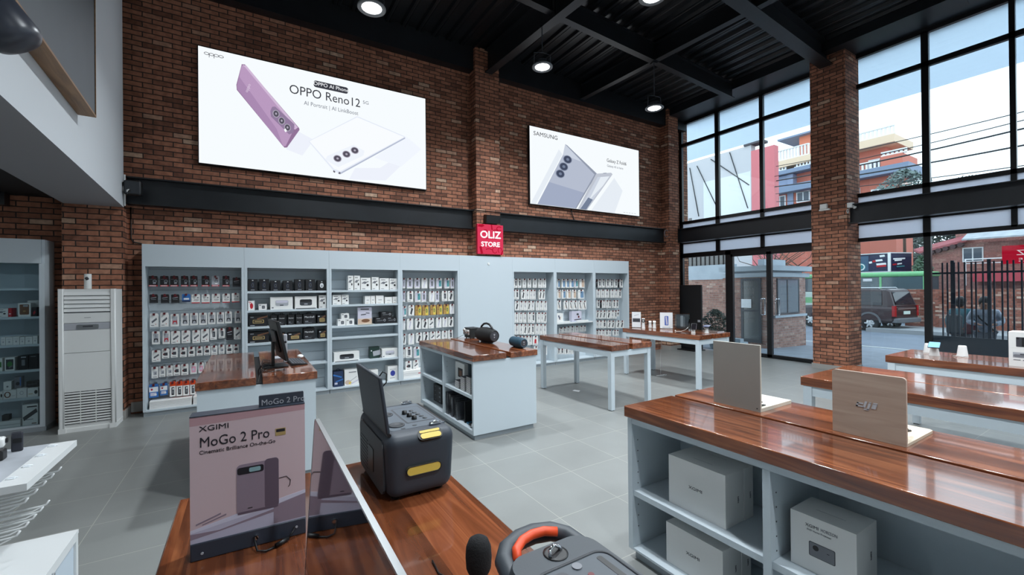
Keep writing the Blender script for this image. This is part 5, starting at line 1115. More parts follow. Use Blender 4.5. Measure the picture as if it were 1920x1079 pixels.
layer(m, [
 (S([(1.55, 3.74), (2.2, 3.80), (2.74, 4.38), (2.6, 4.42), (2.1, 4.02), (1.66, 3.96)]), PALE), (S([(.55, 4.12), (.74, 4.45), (.98, 4.35), (.80, 4.05)]), PALE), (S([(2.0, 4.2), (2.6, 4.7), (2.9, 4.5), (2.5, 4.1)]), em('pale_blue', (242, 247, 255), 1.0)),
 (S([(-.063, 5.375), (-.02, 5.383), (.753, 4.51), (.76, 4.48), (.57, 4.15), (.53, 4.141), (-.132, 4.95), (-.137, 5.03)]), ML3),
 (S([(-.055, 5.365), (.0, 5.368), (.735, 4.515), (.69, 4.47), (-.03, 5.33)]), ML2),
 (S([(-.064, 5.355), (-.025, 5.345), (.690, 4.51), (.55, 4.17), (.51, 4.16), (-.122, 4.955), (-.128, 5.02)]), ML),
 (S([(-.10, 5.17), (.42, 4.43), (.51, 4.16), (-.122, 4.955), (-.128, 5.02)]), em('deep_mauve', (174, 142, 182))),
 (S([(.356, 4.783), (.400, 4.797), (.684, 4.557), (.665, 4.412), (.602, 4.373), (.338, 4.620), (.33, 4.71)]), em('island_mauve', (150, 128, 162))),
 (S(disc(.412, 4.68, .05, .062)), LENS2), (S(disc(.493, 4.58, .05, .062)), LENS2), (S(disc(.578, 4.483, .05, .062)), LENS2),
 (S(disc(.412, 4.68, .038, .05)), LENS), (S(disc(.493, 4.58, .038, .05)), LENS), (S(disc(.578, 4.483, .038, .05)), LENS),
 (S(disc(.412, 4.68, .014, .018)), LENS2), (S(disc(.493, 4.58, .014, .018)), LENS2), (S(disc(.578, 4.483, .014, .018)), LENS2),
 (S([(.525, 4.44), (.55, 4.46), (.57, 4.42), (.545, 4.40)]), WH),
 (S([(.895, 4.31), (1.295, 3.855), (1.405, 3.81), (2.58, 4.65), (2.575, 4.69), (1.7, 4.9)]), SH),
 (S([(.91, 4.31), (1.3, 3.89), (1.405, 3.865), (2.56, 4.675), (1.7, 4.88)]), WH),
 (S([(1.405, 3.81), (2.58, 4.65), (2.575, 4.672), (1.405, 3.838)]), em('edge_grey', (186, 194, 214))), (S([(1.285, 3.84), (1.315, 3.825), (1.32, 3.85), (1.29, 3.865)]), RIMM), (S([(1.37, 3.82), (1.40, 3.812), (1.41, 3.84), (1.38, 3.85)]), RIMM),
 (S([(1.16, 4.03), (1.19, 4.10), (1.63, 4.37), (1.82, 4.29), (1.8, 4.2), (1.37, 3.93)]), em('island_white', (240, 245, 253), 1.0)),
 (S(disc(1.358, 4.08, .07, .062)), LENS2), (S(disc(1.508, 4.18, .07, .062)), LENS2), (S(disc(1.651, 4.27, .07, .062)), LENS2),
 (S(disc(1.358, 4.08, .058, .05)), LENS), (S(disc(1.508, 4.18, .058, .05)), LENS), (S(disc(1.651, 4.27, .058, .05)), LENS),
 (S(disc(1.358, 4.08, .02, .018)), LENS2), (S(disc(1.508, 4.18, .02, .018)), LENS2), (S(disc(1.651, 4.27, .02, .018)), LENS2),
 (S(rrect(.985, 1.545, 5.268, 5.372, .035)), INK)], mats, -.0805)
part('phone_artwork', m, mats, t)
tx = lambda x, z, y=-.0815: T(x-cx, y, z-cz) @ FACE_MY
part('title_lettering', MB().text('OPPO Reno12', .215, tx(.605, 5.075), 0, .0008, 'LEFT', .885).text('5G', .085, tx(1.80, 5.155), 1, .0008, 'LEFT', 1.05), [INK, GREYT], t)
part('tagline_lettering', MB().text('AI Portrait | AI LinkBoost', .098, tx(.83, 4.925), 0, .0008, 'LEFT', .87), GREYT, t)
part('badge_lettering', MB().text('OPPO AI Phone', .088, tx(1.265, 5.29, -.1115), 0, .0008, 'CENTER', .98), WH, t)
m = MB()
for i, ch in enumerate('oppo'):
    x = -.548+i*.062; m.M = T(x+.028-cx, -.0815, 5.42-cz)
    m.prism(ringpoly(0, 0, .033, .022, .007, 0, 360, 20), -.0006, .0006, 0, 'xz')
    if ch == 'p': m.box(-.033, -.026, -.0006, .0006, -.05, 0)
m.M = Matrix(); part('brand_logo', m, INK, t)
part('phone_logo', MB().text('oppo', .06, T(.012-cx, -.112, 4.925-cz) @ FACE_MY @ Rz(72), 0, .0006, 'LEFT', 1.2), em('pale_mauve', (226, 208, 230)), t)
t, cx, cz = lightbox('smaller illuminated phone sign with a folding silver phone on the brick wall', 5.455, 9.033, 3.672, 5.470)
m = MB(); mats = []
G1 = em('fold_blue_grey', (186, 194, 212)); G2 = em('fold_light', (208, 216, 230)); G3 = em('fold_dark', (120, 132, 156)); G4 = em('fold_edge', (150, 158, 176)); HB = em('fold_halo', (236, 243, 251))
layer(m, [
 (S([(5.48, 3.69), (5.62, 3.69), (6.4, 4.95), (6.3, 5.05)]), HB), (S([(7.3, 3.69), (8.1, 4.6), (8.4, 4.3), (8.1, 3.69)]), HB),
 (S([(5.663, 3.69), (6.42, 4.94), (6.508, 5.19), (7.49, 4.64), (6.813, 3.69)]), G1),
 (S([(5.663, 3.69), (6.0, 4.24), (7.1, 4.1), (6.813, 3.69)]), em('fold_shade', (166, 176, 200))),
 (S([(6.42, 4.94), (6.49, 5.2), (6.44, 4.98), (7.0, 4.86), (6.6, 4.98)]), G2),
 (S([(6.49, 5.205), (6.55, 5.188), (7.498, 4.632), (6.812, 3.69), (6.78, 3.69), (7.42, 4.6)]), G4),
 (S([(7.476, 4.629), (7.987, 4.72), (8.04, 4.687), (7.161, 3.69), (6.87, 3.69)]), em('fold_rim', (196, 202, 214))),
 (S([(7.52, 4.55), (7.93, 4.62), (7.126, 3.69), (6.93, 3.69)]), G2), (S([(7.62, 4.56), (7.93, 4.62), (7.7, 4.35), (7.35, 4.05), (7.2, 3.9)]), HB), (S([(7.126, 3.69), (7.35, 3.96), (7.2, 4.0), (6.98, 3.74), (6.93, 3.69)]), G3), (S([(7.72, 4.665), (7.83, 4.684), (7.82, 4.695), (7.71, 4.676)]), G3)]
 + [(S(disc(x, z, .135, .10)), em('fold_ring', (140, 150, 172))) for x, z in ((6.557, 4.847), (6.435, 4.657), (6.328, 4.472))]
 + [(S(disc(x, z, .115, .085)), em('fold_lens', (70, 78, 100))) for x, z in ((6.557, 4.847), (6.435, 4.657), (6.328, 4.472))]
 + [(S(disc(x, z, .045, .034)), G3) for x, z in ((6.557, 4.847), (6.435, 4.657), (6.328, 4.472))], mats, -.0805)
part('phone_artwork', m, mats, t)
m = MB(); m.text('SAMSUNG', .135, tx(5.57, 5.265), 0, .0012, 'LEFT', 1.10, 1.04)
m.text('Galaxy Z Fold6', .125, tx(7.84, 4.985), 0, .0008, 'LEFT', .92); m.text('Galaxy AI is here', .085, tx(7.85, 4.86), 1, .0008, 'LEFT', .98)
for i in range(5): m.box(8.42-cx+i*.1, 8.49-cx+i*.1, -.0815, -.0805, 3.735-cz, 3.741-cz, 1)
part('lettering', m, [INK, GREYT], t)
part('power_lead', MB().tube([(6.7-cx, -.03, 0), (6.72-cx, -.03, -.1), (6.78-cx, -.02, -.2), (6.78-cx, -.02, -.27)], .012, 6), BLACK, t)
# store sign
t = thing('store_sign', 'small red illuminated store sign on the brick pilaster above the shelves', 'illuminated sign', (4.28, 7.85, 2.47))
part('box', MB().box(-.302, .302, -.07, -.001, 0, .615), mat('crimson_panel', (176, 24, 50), .4), t)
CR = emis('sign_crimson', (236, 66, 100), .85); CR2 = emis('sign_deep_red', (196, 24, 56), .8)
m = MB(); mats = [CR]; m.box(-.302, .302, -.072, -.0705, 0, .615)
for pl in ([(-.30, .56), (-.27, .6), (-.18, .615), (-.14, .58), (-.2, .55)], bar(.03, .56, .03, .11, 8), ringpoly(.21, .54, .07, .05, .018, 40, 320), bar(-.22, .08, .05, .15, 14), ringpoly(-.04, .06, .1, .06, .016, -20, 140), ringpoly(.1, .09, .06, .07, .014, 60, 330), ringpoly(.22, .09, .05, .06, .014, 0, 250), ringpoly(.02, .30, .14, .04, .012, 20, 160), ringpoly(.12, .47, .07, .05, .02, 30, 200), bar(.27, .04, .03, .1, -20), ringpoly(-.12, .47, .05, .04, .014, 0, 200)):
    if CR2 not in mats: mats.append(CR2)
    m.prism(pl, -.0735, -.072, 1, 'xz')
part('lit_face', m, mats, t)
def bold_text(m, s, size, M, mi, w, **k):
    for dx, dz in ((0, 0), (w, 0), (-w, 0), (0, w), (0, -w)): m.text(s, size, T(dx, 0, dz) @ M, mi, .0012, **k)
m = MB(); bold_text(m, 'OLIZ', .205, T(0, -.0745, .335) @ FACE_MY, 0, .006, align='CENTER', squeeze=1.08); bold_text(m, 'STORE', .135, T(0, -.0745, .16) @ FACE_MY, 0, .005, align='CENTER', squeeze=1.1)
part('lettering', m, emis('sign_white', (255, 250, 252), 1.1), t)
t = thing('floodlight', 'small black floodlight above the red store sign', 'floodlight', (4.32, 7.85, 3.10))
part('housing', MB().prism([(-.01, .02), (-.13, .0), (-.15, .17), (-.05, .19), (-.01, .19)], -.165, .165, 0, 'yz'), BLACK, t); part('bracket', MB().box(-.06, .06, -.012, -.0005, .05, .15), STEEL, t)

# ---- round high-bay lamps
LAMPF = emis('lamp_lens', (255, 255, 255), 14)
LRIM = mat('lamp_grey_rim', (120, 124, 128), .4); LFIN = mat('lamp_fins', (60, 64, 70), .45)
def lamp_parts(t, rod):
    part('lens', MB().lathe([(.0, .012), (.115, .012), (.125, .018)], 28, caps=False), LAMPF, t)
    part('rim', MB().lathe([(.127, .014), (.165, .0), (.18, .012), (.18, .025), (.15, .05), (.12, .05)], 32, caps=False), LRIM, t)
    m = MB().lathe([(.12, .045), (.12, .10), (.09, .13), (.0, .13)], 24)
    for i in range(16): m.M = Rz(i*22.5); m.box(.118, .142, -.003, .003, .045, .10)
    m.M = Matrix(); part('heat_sink', m, LFIN, t)
    part('yoke', MB().tube([(-.15, 0, .05), (-.15, 0, .25), (-.02, 0, .27), (.02, 0, .27), (.15, 0, .25), (.15, 0, .05)], .008, 6), LFIN, t)
    part('hanging_rod', MB().cyl((0, 0, .27), (0, 0, rod), .01, n=8), LFIN, t)
    part('beam_clamp', MB().box(-.05, .05, -.05, .05, rod, rod+.03), STEEL, t)
lp = [((4.376, 6.03, 5.58), 'round hanging lamp between the two illuminated phone signs', .68), ((7.04, 5.858, 5.37), 'round hanging lamp nearest the street window', .92),
      ((1.40, 5.70, 5.42), 'round hanging lamp above the large mauve phone sign', .89), ((4.56, 3.80, 5.56), 'round hanging lamp at the top of the view', .72)]
lamps = []
for p, lab, rod in lp:
    t = thing('pendant_lamp', lab, 'lamp', p, -14, 'high bay lamps'); lamp_parts(t, rod); lamps.append(t)
for p in ((1.6, 2.2, 5.4), (4.65, 1.2, 5.4), (7.3, .8, 5.4), (1.2, -1.4, 5.4), (4.7, -1.8, 5.4), (7.6, -2.2, 5.4)):  # unseen lamps added; the rear ones brighten surfaces that face the camera
    lamps.append(dup(lamps[0], p, 0, 'added round hanging lamp, unseen beyond the view', 'unseen high bay lamps', kids(lamps[0])))
for t in lamps:
    ld = bpy.data.lights.new('lamp_light', 'AREA'); ld.shape = 'DISK'; ld.size = .24; ld.energy = LAMP_W; ld.color = (.88, .95, 1.0); ld.spread = math.radians(140)
    lo = bpy.data.objects.new('lamp_light', ld); COL.objects.link(lo); lo.parent = t; lo.location = (0, 0, .008)

for x, y in ((-3.3, 5.6), (-3.3, 2.6)):  # lamps added out of view to brighten the glass cabinet
    t = thing('added_fill_lamp', 'added unseen fill lamp under the mezzanine', 'lamp', (x, y, 3.038), 0, 'added unseen fill lamps')
    part('rim', MB().lathe([(.07, 0), (.09, -.008), (.095, -.0005), (.07, -.0005)], 24, caps=False), WHITE, t); part('lens', MB().lathe([(0, -.004), (.07, -.004), (.07, -.001)], 24, caps=False), LAMPF, t)
    ld = bpy.data.lights.new('lamp_light', 'AREA'); ld.shape = 'DISK'; ld.size = .14; ld.energy = 16; ld.color = (.88, .95, 1.0)
    lo = bpy.data.objects.new('lamp_light', ld); COL.objects.link(lo); lo.parent = t; lo.location = (0, 0, -.012)
# ---- fittings on the mezzanine fascia
t = thing('wall_screen', 'large dark grey wall screen in a wooden surround on the white fascia', 'screen', (fx(5.47)+.002, 5.47, 3.40), 0)
t.rotation_euler = (0, 0, math.atan(.0521))
OAK = wood('oak_surround', (98, 70, 42), (128, 94, 60), (150, 112, 74), axis=1, rough=.5, coat=0, plank=3)
part('bottom_board', MB().box(.0, .125, -3.2, 0, 0, .018), OAK, t); part('side_board', MB().box(.0, .125, -.018, 0, .0185, 1.9), OAK, t); part('top_board', MB().box(.0, .125, -3.2, 0, 1.9005, 1.92), OAK, t)
part('screen_panel', MB().box(.0, .118, -3.18, -.0185, .0185, 1.9), mat('slate_screen', (72, 80, 86), .55, noise=(3, .06)), t)
t = thing('cylinder_wall_light', 'black cylindrical can fitting mounted before the wooden surround', 'wall light', (-1.035, 3.325, 3.085))
ax = Vector((-.567, -.098, .818)); t.rotation_euler = ax.to_track_quat('Z', 'Y').to_euler()
CAN = mat('graphite_can', (50, 54, 64), .35)
part('can_body', MB().lathe([(.0, -.022), (.055, -.02), (.096, -.008), (.114, .014), (.121, .04), (.121, .19), (.116, .198), (.0, .198)], 36, caps=False), CAN, t)
d_ = ax.to_track_quat('Z', 'Y').inverted() @ Vector((-1, .1, 0)); part('wall_arm', MB().cyl(Vector((0, 0, .10)), Vector((0, 0, .10))+d_*.17, .028, n=14), CAN, t)
t = thing('bullet_camera', 'white bullet camera at the end of the white fascia', 'security camera', (-1.452, 7.77, 3.16))
part('camera_body', MB().cyl((.0, .02, .02), (.085, -.06, -.03), .042, .036, 18).ball((0, .02, .02), .042), WHITE, t)
part('lens', MB().cyl((.0855, -.0605, -.0305), (.095, -.069, -.036), .026, n=16), BLACK, t); part('mount', MB().cyl((-.01, .025, .02), (-.06, .03, .02), .03, .045, 16), WHITE, t)
t = thing('wall_speaker', 'black wall speaker on the steel beam next to the white bullet camera', 'speaker', (-1.345, 7.86, 3.09))
part('cabinet', MB().rbox(-.09, .10, -.16, -.02, 0, .2, .03, 0, 4), BLACK, t); part('grille', MB().rbox(-.075, .085, -.168, -.159, .015, .185, .012), SOFTBLACK, t); part('bracket', MB().tube([(-.12, -.08, .17), (0, .03, .19), (.0, .075, .19)], .01, 6), STEEL, t)
solo('conduit_pipe', MB().cyl((0, 0, 0), (0, 0, .43), .011, n=10), WHITE, 'white conduit pipe down the fascia end beside the bullet camera', 'pipe', (-1.443, 7.832, 2.95))
solo('wall_cable', MB().tube([(0, 0, 0), (.0, 0, -.45), (.02, 0, -.5), (.12, 0, -.52)], .008, 6), BLACK, 'thin black cable down the brick beside the left column', 'cable', (-1.43, 8.12, 2.98))
solo('wall_cable', MB().tube([(-.36, .08, .02), (-.3, .0, .0), (.28, 0, .0)], .008, 6), BLACK, 'thin black cable across the pilaster above the floodlight', 'cable', (4.28, 7.84, 3.37))
t = thing('motion_sensor', 'white sensor box on the brick window column', 'sensor', (10.3, 4.19, 3.32))
part('sensor_body', MB().rbox(-.07, -.0005, -.055, .075, .03, .14, .012), WHITE, t); part('sensor_arm', MB().rbox(-.085, -.001, -.11, .085, .0, .029, .01), WHITE, t)
t = thing('security_camera', 'white camera junction box on the window column edge with looped lead', 'security camera', (10.36, 3.81, 3.29))
part('junction_box', MB().rbox(-.06, .05, -.09, -.0005, .03, .13, .008), WHITE, t); part('camera_ball', MB().ball((.03, -.10, .035), .032), WHITE, t)
part('looped_lead', MB().tube([(-.05+.042*math.cos(a*PI/7)+0, -.012, -.04+.042*math.sin(a*PI/7)) for a in range(-3, 11)]+[(.0, -.02, .03)], .006, 6), WHITE, t)
t = thing('dome_sensor', 'tiny white sensor on the window frame above the steel beam', 'sensor', (10.82, 3.86, 3.54)); part('sensor_body', MB().ball((-.02, 0, 0), .032), WHITE, t)
t = thing('cable_coil', 'coil of white cable hanging at the end of the wall beam', 'cable', (9.93, 7.9, 3.25))
m = MB()
for k in range(3): m.tube([(.0+.08*math.cos(a*PI/10), -.004*k, .10*math.sin(a*PI/10)) for a in range(20)], .006, 6, 0, True)
part('coil', m, MIDGREY, t)
# ---- floor things near the corner
t = thing('kiosk_screen', 'tall black floor standing screen seen from behind near the window corner', 'screen', (10.62, 7.66, 0))
part('rear_panel', MB().rbox(-.03, .03, -.365, .365, .03, 1.81, .012), mat('matt_black_panel', (20, 21, 24), .6), t); part('base_plate', MB().rbox(-.38, .10, -.39, .38, 0, .028, .01), BLACK, t)
part('socket_plate', MB().box(-.036, -.0301, -.33, -.25, .78, .84), SILVER, t, label='small pale socket plate')
m = MB().tube([(6.99, 5.70, .755), (6.97, 5.72, .3), (6.95, 5.70, .012)], .003, 6); m.tube([(6.95+.16*math.cos(a*.5)*(.4+.05*a), 5.70+.05*math.sin(a*.5)*(.4+.06*a), .005) for a in range(14)], .004, 6); m.tube([(6.85, 5.72, .008), (7.0, 5.69, .008), (7.05, 5.69, .008)], .011, 6)
solo('charging_cable', m, WHITE, 'loose white cable trailing to the floor under the phone table', 'cable')
solo('floor_sticker', MB().prism([(4.70, 5.70), (4.735, 5.575), (4.815, 5.63), (4.775, 5.735)], .0002, .0016, 0, 'xy'), PAPER, 'small white sticker on the floor under the empty mid floor table', 'sticker')

# ================================================================ STREET OUTSIDE
BOOTHB = brick('weathered_booth_brick', (140, 104, 94), (164, 126, 114), (186, 160, 146), (150, 138, 130), (.23, .075), .2)
PINKB = brick('pink_wall_brick', (150, 104, 98), (168, 118, 110), (180, 140, 128), (150, 118, 110), (.3, .12), .2)
STREETB = brick('street_wall_brick', (120, 66, 52), (150, 92, 76), (196, 168, 150), (110, 92, 84), (.25, .09), .3)
CONC = mat('grey_blue_concrete', (168, 178, 186), .8, noise=(2, .08)); PAVE = tiles('grey_paver', (132, 140, 150), (110, 116, 124), .3, (0, 0), .6, .08)
ASPH = mat('asphalt', (104, 112, 124), .7, noise=(.6, .12)); KERB = mat('pale_kerb', (176, 178, 176), .8)
REDP = mat('red_orange_render', (196, 116, 98), .8); PINKP = mat('pink_red_render', (198, 112, 116), .8); GREYP = mat('pale_grey_render', (184, 182, 184), .8); CREAM = mat('cream_render', (222, 196, 168), .8); SLATE = mat('slate_blue_roof', (124, 138, 160), .7)
WINF = mat('white_window_frame', (228, 230, 232), .6); WGL = mat('dark_house_glass', (66, 78, 92), .15)
m = MB().add([(10.95, -14, -.03), (16.7, -14, -.20), (16.7, 30, -.20), (10.95, 30, -.03), (10.95, -14, -.4), (16.7, -14, -.6), (16.7, 30, -.6), (10.95, 30, -.4)], [(0, 1, 2, 3), (4, 7, 6, 5), (0, 4, 5, 1), (1, 5, 6, 2), (2, 6, 7, 3), (3, 7, 4, 0)])
struct('pavement', m, PAVE)
struct('road', MB().box(16.9, 120, -60, 90, -.6, -.31), ASPH)
struct('kerb', MB().box(16.7, 16.9, -14, 30, -.6, -.19), KERB)
struct('eave_roof', MB().box(11.0, 14.45, -6, 11, 6.6, 6.606), glass('translucent_eave_sheet', (236, 243, 248), .03, .3, .93, (232, 239, 245)))
# ---- guard booth
t = thing('guard_booth', 'small brick guard booth with sliding window beyond the glass door', 'building', (14.2, 7.3, -.15))
O = (14.2, 7.3, -.15)
def L(x0, x1, y0, y1, z0, z1): return (x0-O[0], x1-O[0], y0-O[1], y1-O[1], z0-O[2], z1-O[2])
part('wall', MB().box(*L(13.03, 15.31, 6.812, 8.2, -.25, 2.03)), BOOTHB, t)
part('fascia', MB().box(*L(13.0, 15.48, 6.76, 8.2, 2.031, 2.16)), CONC, t); part('roof_slab', MB().box(*L(12.9, 15.78, 6.66, 8.25, 2.22, 2.37)), CONC, t); part('roof_core', MB().box(*L(13.1, 15.3, 6.9, 8.1, 2.161, 2.2199)), CONC, t)
part('parapet', MB().box(*L(14.0, 15.3, 7.4, 7.6, 2.371, 2.62)), CONC, t)
w = part('window', MB().box(*L(13.55, 13.60, 6.785, 6.812, .89, 1.99)).box(*L(14.82, 14.87, 6.785, 6.812, .89, 1.99)).box(*L(13.6, 14.82, 6.785, 6.812, 1.94, 1.99)).box(*L(13.6, 14.82, 6.785, 6.812, .89, .94)).box(*L(14.12, 14.17, 6.783, 6.812, .94, 1.94)), DARKGREY, t)
part('pane', MB().box(*L(13.6, 14.82, 6.798, 6.803, .94, 1.94)), mat('hazy_glass', (120, 132, 140), .12), w)
part('sill', MB().box(*L(13.33, 15.25, 6.74, 6.812, .80, .87)), CONC, t)
d = part('door', MB().box(*L(13.0, 13.03, 7.52, 7.60, .05, 2.0)).box(*L(13.0, 13.03, 6.99, 7.06, .05, 2.0)).box(*L(13.0, 13.03, 7.06, 7.52, 1.92, 2.0)).box(*L(13.0, 13.03, 7.06, 7.52, .05, .15)).box(*L(13.0, 13.03, 7.06, 7.52, .99, 1.05)), DARKGREY, t)
part('pane', MB().box(*L(13.012, 13.018, 7.06, 7.52, .15, 1.92)), mat('grey_door_glass', (96, 98, 98), .15), d); part('paper_notice', MB().box(*L(12.994, 12.998, 7.27, 7.58, 1.10, 1.365)), PAPER, d)
# ---- boundary wall with slatted fence
m = MB().box(13.6, 13.8, 8.21, 14, -.25, 2.0); o = struct('boundary_wall', m, BOOTHB); struct('coping', MB().box(13.56, 13.84, 8.21, 14, 2.001, 2.5), CONC, o)
m = MB(); y = 8.25
while y < 14: m.box(13.66, 13.70, y, y+.11, 2.501, 3.5 if y < 9.7 else 4.25, 0); m.box(13.69, 13.695, y+.11, y+.17, 2.501, 3.4 if y < 9.7 else 4.1, 1); y += .17
m.box(13.7, 13.72, 8.25, 14, 2.7, 2.76, 1).box(13.7, 13.72, 8.25, 14, 3.2, 3.26, 1)
solo('slatted_fence', m, [mat('grey_fence_slat', (120, 118, 116), .7), mat('dark_fence_gap', (62, 60, 60), .8)], 'dark grey slatted fence on top of the boundary wall outside', 'fence')
m = MB(); random.seed(5)
for i in range(26):
    a = Vector((16.0+random.random()*.4, 7.2+random.random()*1.5, -.25)); m.tube([a, a+Vector((0, 0, 2.6))], .02, 5); a = a+Vector((0, 0, 2.6)); b = a+Vector((random.uniform(-.5, .5), random.uniform(-.9, .9), random.uniform(.3, .9))); c = b+Vector((random.uniform(-.4, .4), random.uniform(-.6, .6), random.uniform(-.1, .5)))
    m.tube([a, b, c], [.02, .012, .005], 5)
solo('bare_creeper', m, mat('dry_twig', (122, 104, 92), .9), 'tangle of bare brown twigs above the guard booth roof', 'creeper', kind='stuff')
def shrub(name, label, p, r, h, n, col, leaf=.06, cat='plant', trunk=None, seed=1):
    random.seed(seed); t = thing(name, label, cat, p)
    m = MB()
    for i in range(n):
        th = random.random()*2*PI; u = random.random()**.5; zz = random.random()
        q = Vector((r*u*math.cos(th)*math.sin(PI*(.15+.8*zz)), r*u*math.sin(th)*math.sin(PI*(.15+.8*zz)), (trunk or 0)+h*zz)); d1 = Vector((random.gauss(0, 1), random.gauss(0, 1), random.gauss(0, 1))).normalized()*leaf; d2 = d1.orthogonal().normalized()*leaf*.4
        m.add([q-d1, q+d2, q+d1, q-d2], [(0, 1, 2, 3)])
    part('foliage', m, col, t); m = MB().tube([(0, 0, 0), (.02*r, .03*r, (trunk or h*.3)), (0, 0, (trunk or 0)+h*.7)], [max(.012, .06*r), max(.01, .05*r), .01], 7)
    for i in range(7):
        a = random.random()*2*PI; m.tube([(0, 0, (trunk or h*.2)), (r*.35*math.cos(a), r*.35*math.sin(a), (trunk or 0)+h*.4), (r*.7*math.cos(a), r*.7*math.sin(a), (trunk or 0)+h*(.5+.4*random.random()))], [max(.008, .025*r), max(.006, .015*r), .004], 5)
    part('stem', m, mat('brown_bark', (86, 70, 58), .9), t); return t
LEAF = mat('dark_green_leaf', (50, 66, 56), .6); LEAF2 = mat('mid_green_leaf', (74, 98, 76), .6)
t = shrub('potted_shrub', 'dark green shrub outside the glass beside the black screen', (11.6, 7.55, -.03), .42, .8, 900, LEAF, .055, trunk=.32, seed=4)
part('planter', MB().lathe([(.14, 0), (.2, .3), (.21, .32), (.19, .32), (.18, .28), (0, .28)], 20, caps=False), CONC, t)
solo('concrete_block', MB().box(-.2, .2, -.25, .25, 0, .19).box(-.2, -.02, -.25, .25, .1901, .3), CONC, 'stepped grey concrete block outside the glass door', 'block', (12.3, 7.35, -.07))
# ---- railing fence along the pavement
t = thing('railing_fence', 'dark blue steel railing fence with solid foot panel outside the window', 'fence', (12.5, 2.0, -.09))
RAIL = mat('dark_blue_steel', (34, 44, 58), .45)
part('foot_panel', MB().box(-.03, .03, -6, 1.10, 0, .76), RAIL, t); part('top_rail', MB().box(-.02, .02, -6, 1.10, 2.06, 2.10), RAIL, t)
for yy in (.79, .27, -.4, -1.3, -2.4): part('post', MB().box(-.025, .025, yy-.025, yy+.025, .761, 2.34), RAIL, t)
b0 = mesh('bar', MB().box(-.012, .012, -.012, .012, .7605, 2.30), RAIL)
for i in range(38): o = part('bar', b0, None, t); o.location = (0, .94-.083*i+.012*math.sin(i*2.3), 0)
t = thing('sign_reflection', 'glowing red board with mirrored white lettering, standing in for a sign reflected in the window', 'sign', (13.2, 1.98, 1.9));  # glowing board stands in for a store sign's reflection in the window glass
part('reflection_board', MB().box(-.015, .015, -.55, .233, .26, .63), emis('sign_reflection_red', (214, 28, 58), .75), t); part('post', MB().box(.02, .06, -.2, -.16, -2.1, .6), RAIL, t)
m = MB(); mm = Matrix.Scale(-1, 4, (0, 1, 0)); m.text('OLIZ', .15, mm @ T(-.0165, .30, .43) @ FACE_MX, 0, .001, 'LEFT', 1.2); m.text('STORE', .10, mm @ T(-.0165, .30, .30) @ FACE_MX, 0, .001, 'LEFT', 1.25); part('lettering', m, emis('sign_reflection_white', (255, 240, 244), .9), t)
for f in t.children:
    if f.name.startswith('lettering'): f.location = (0, -.06, 0)
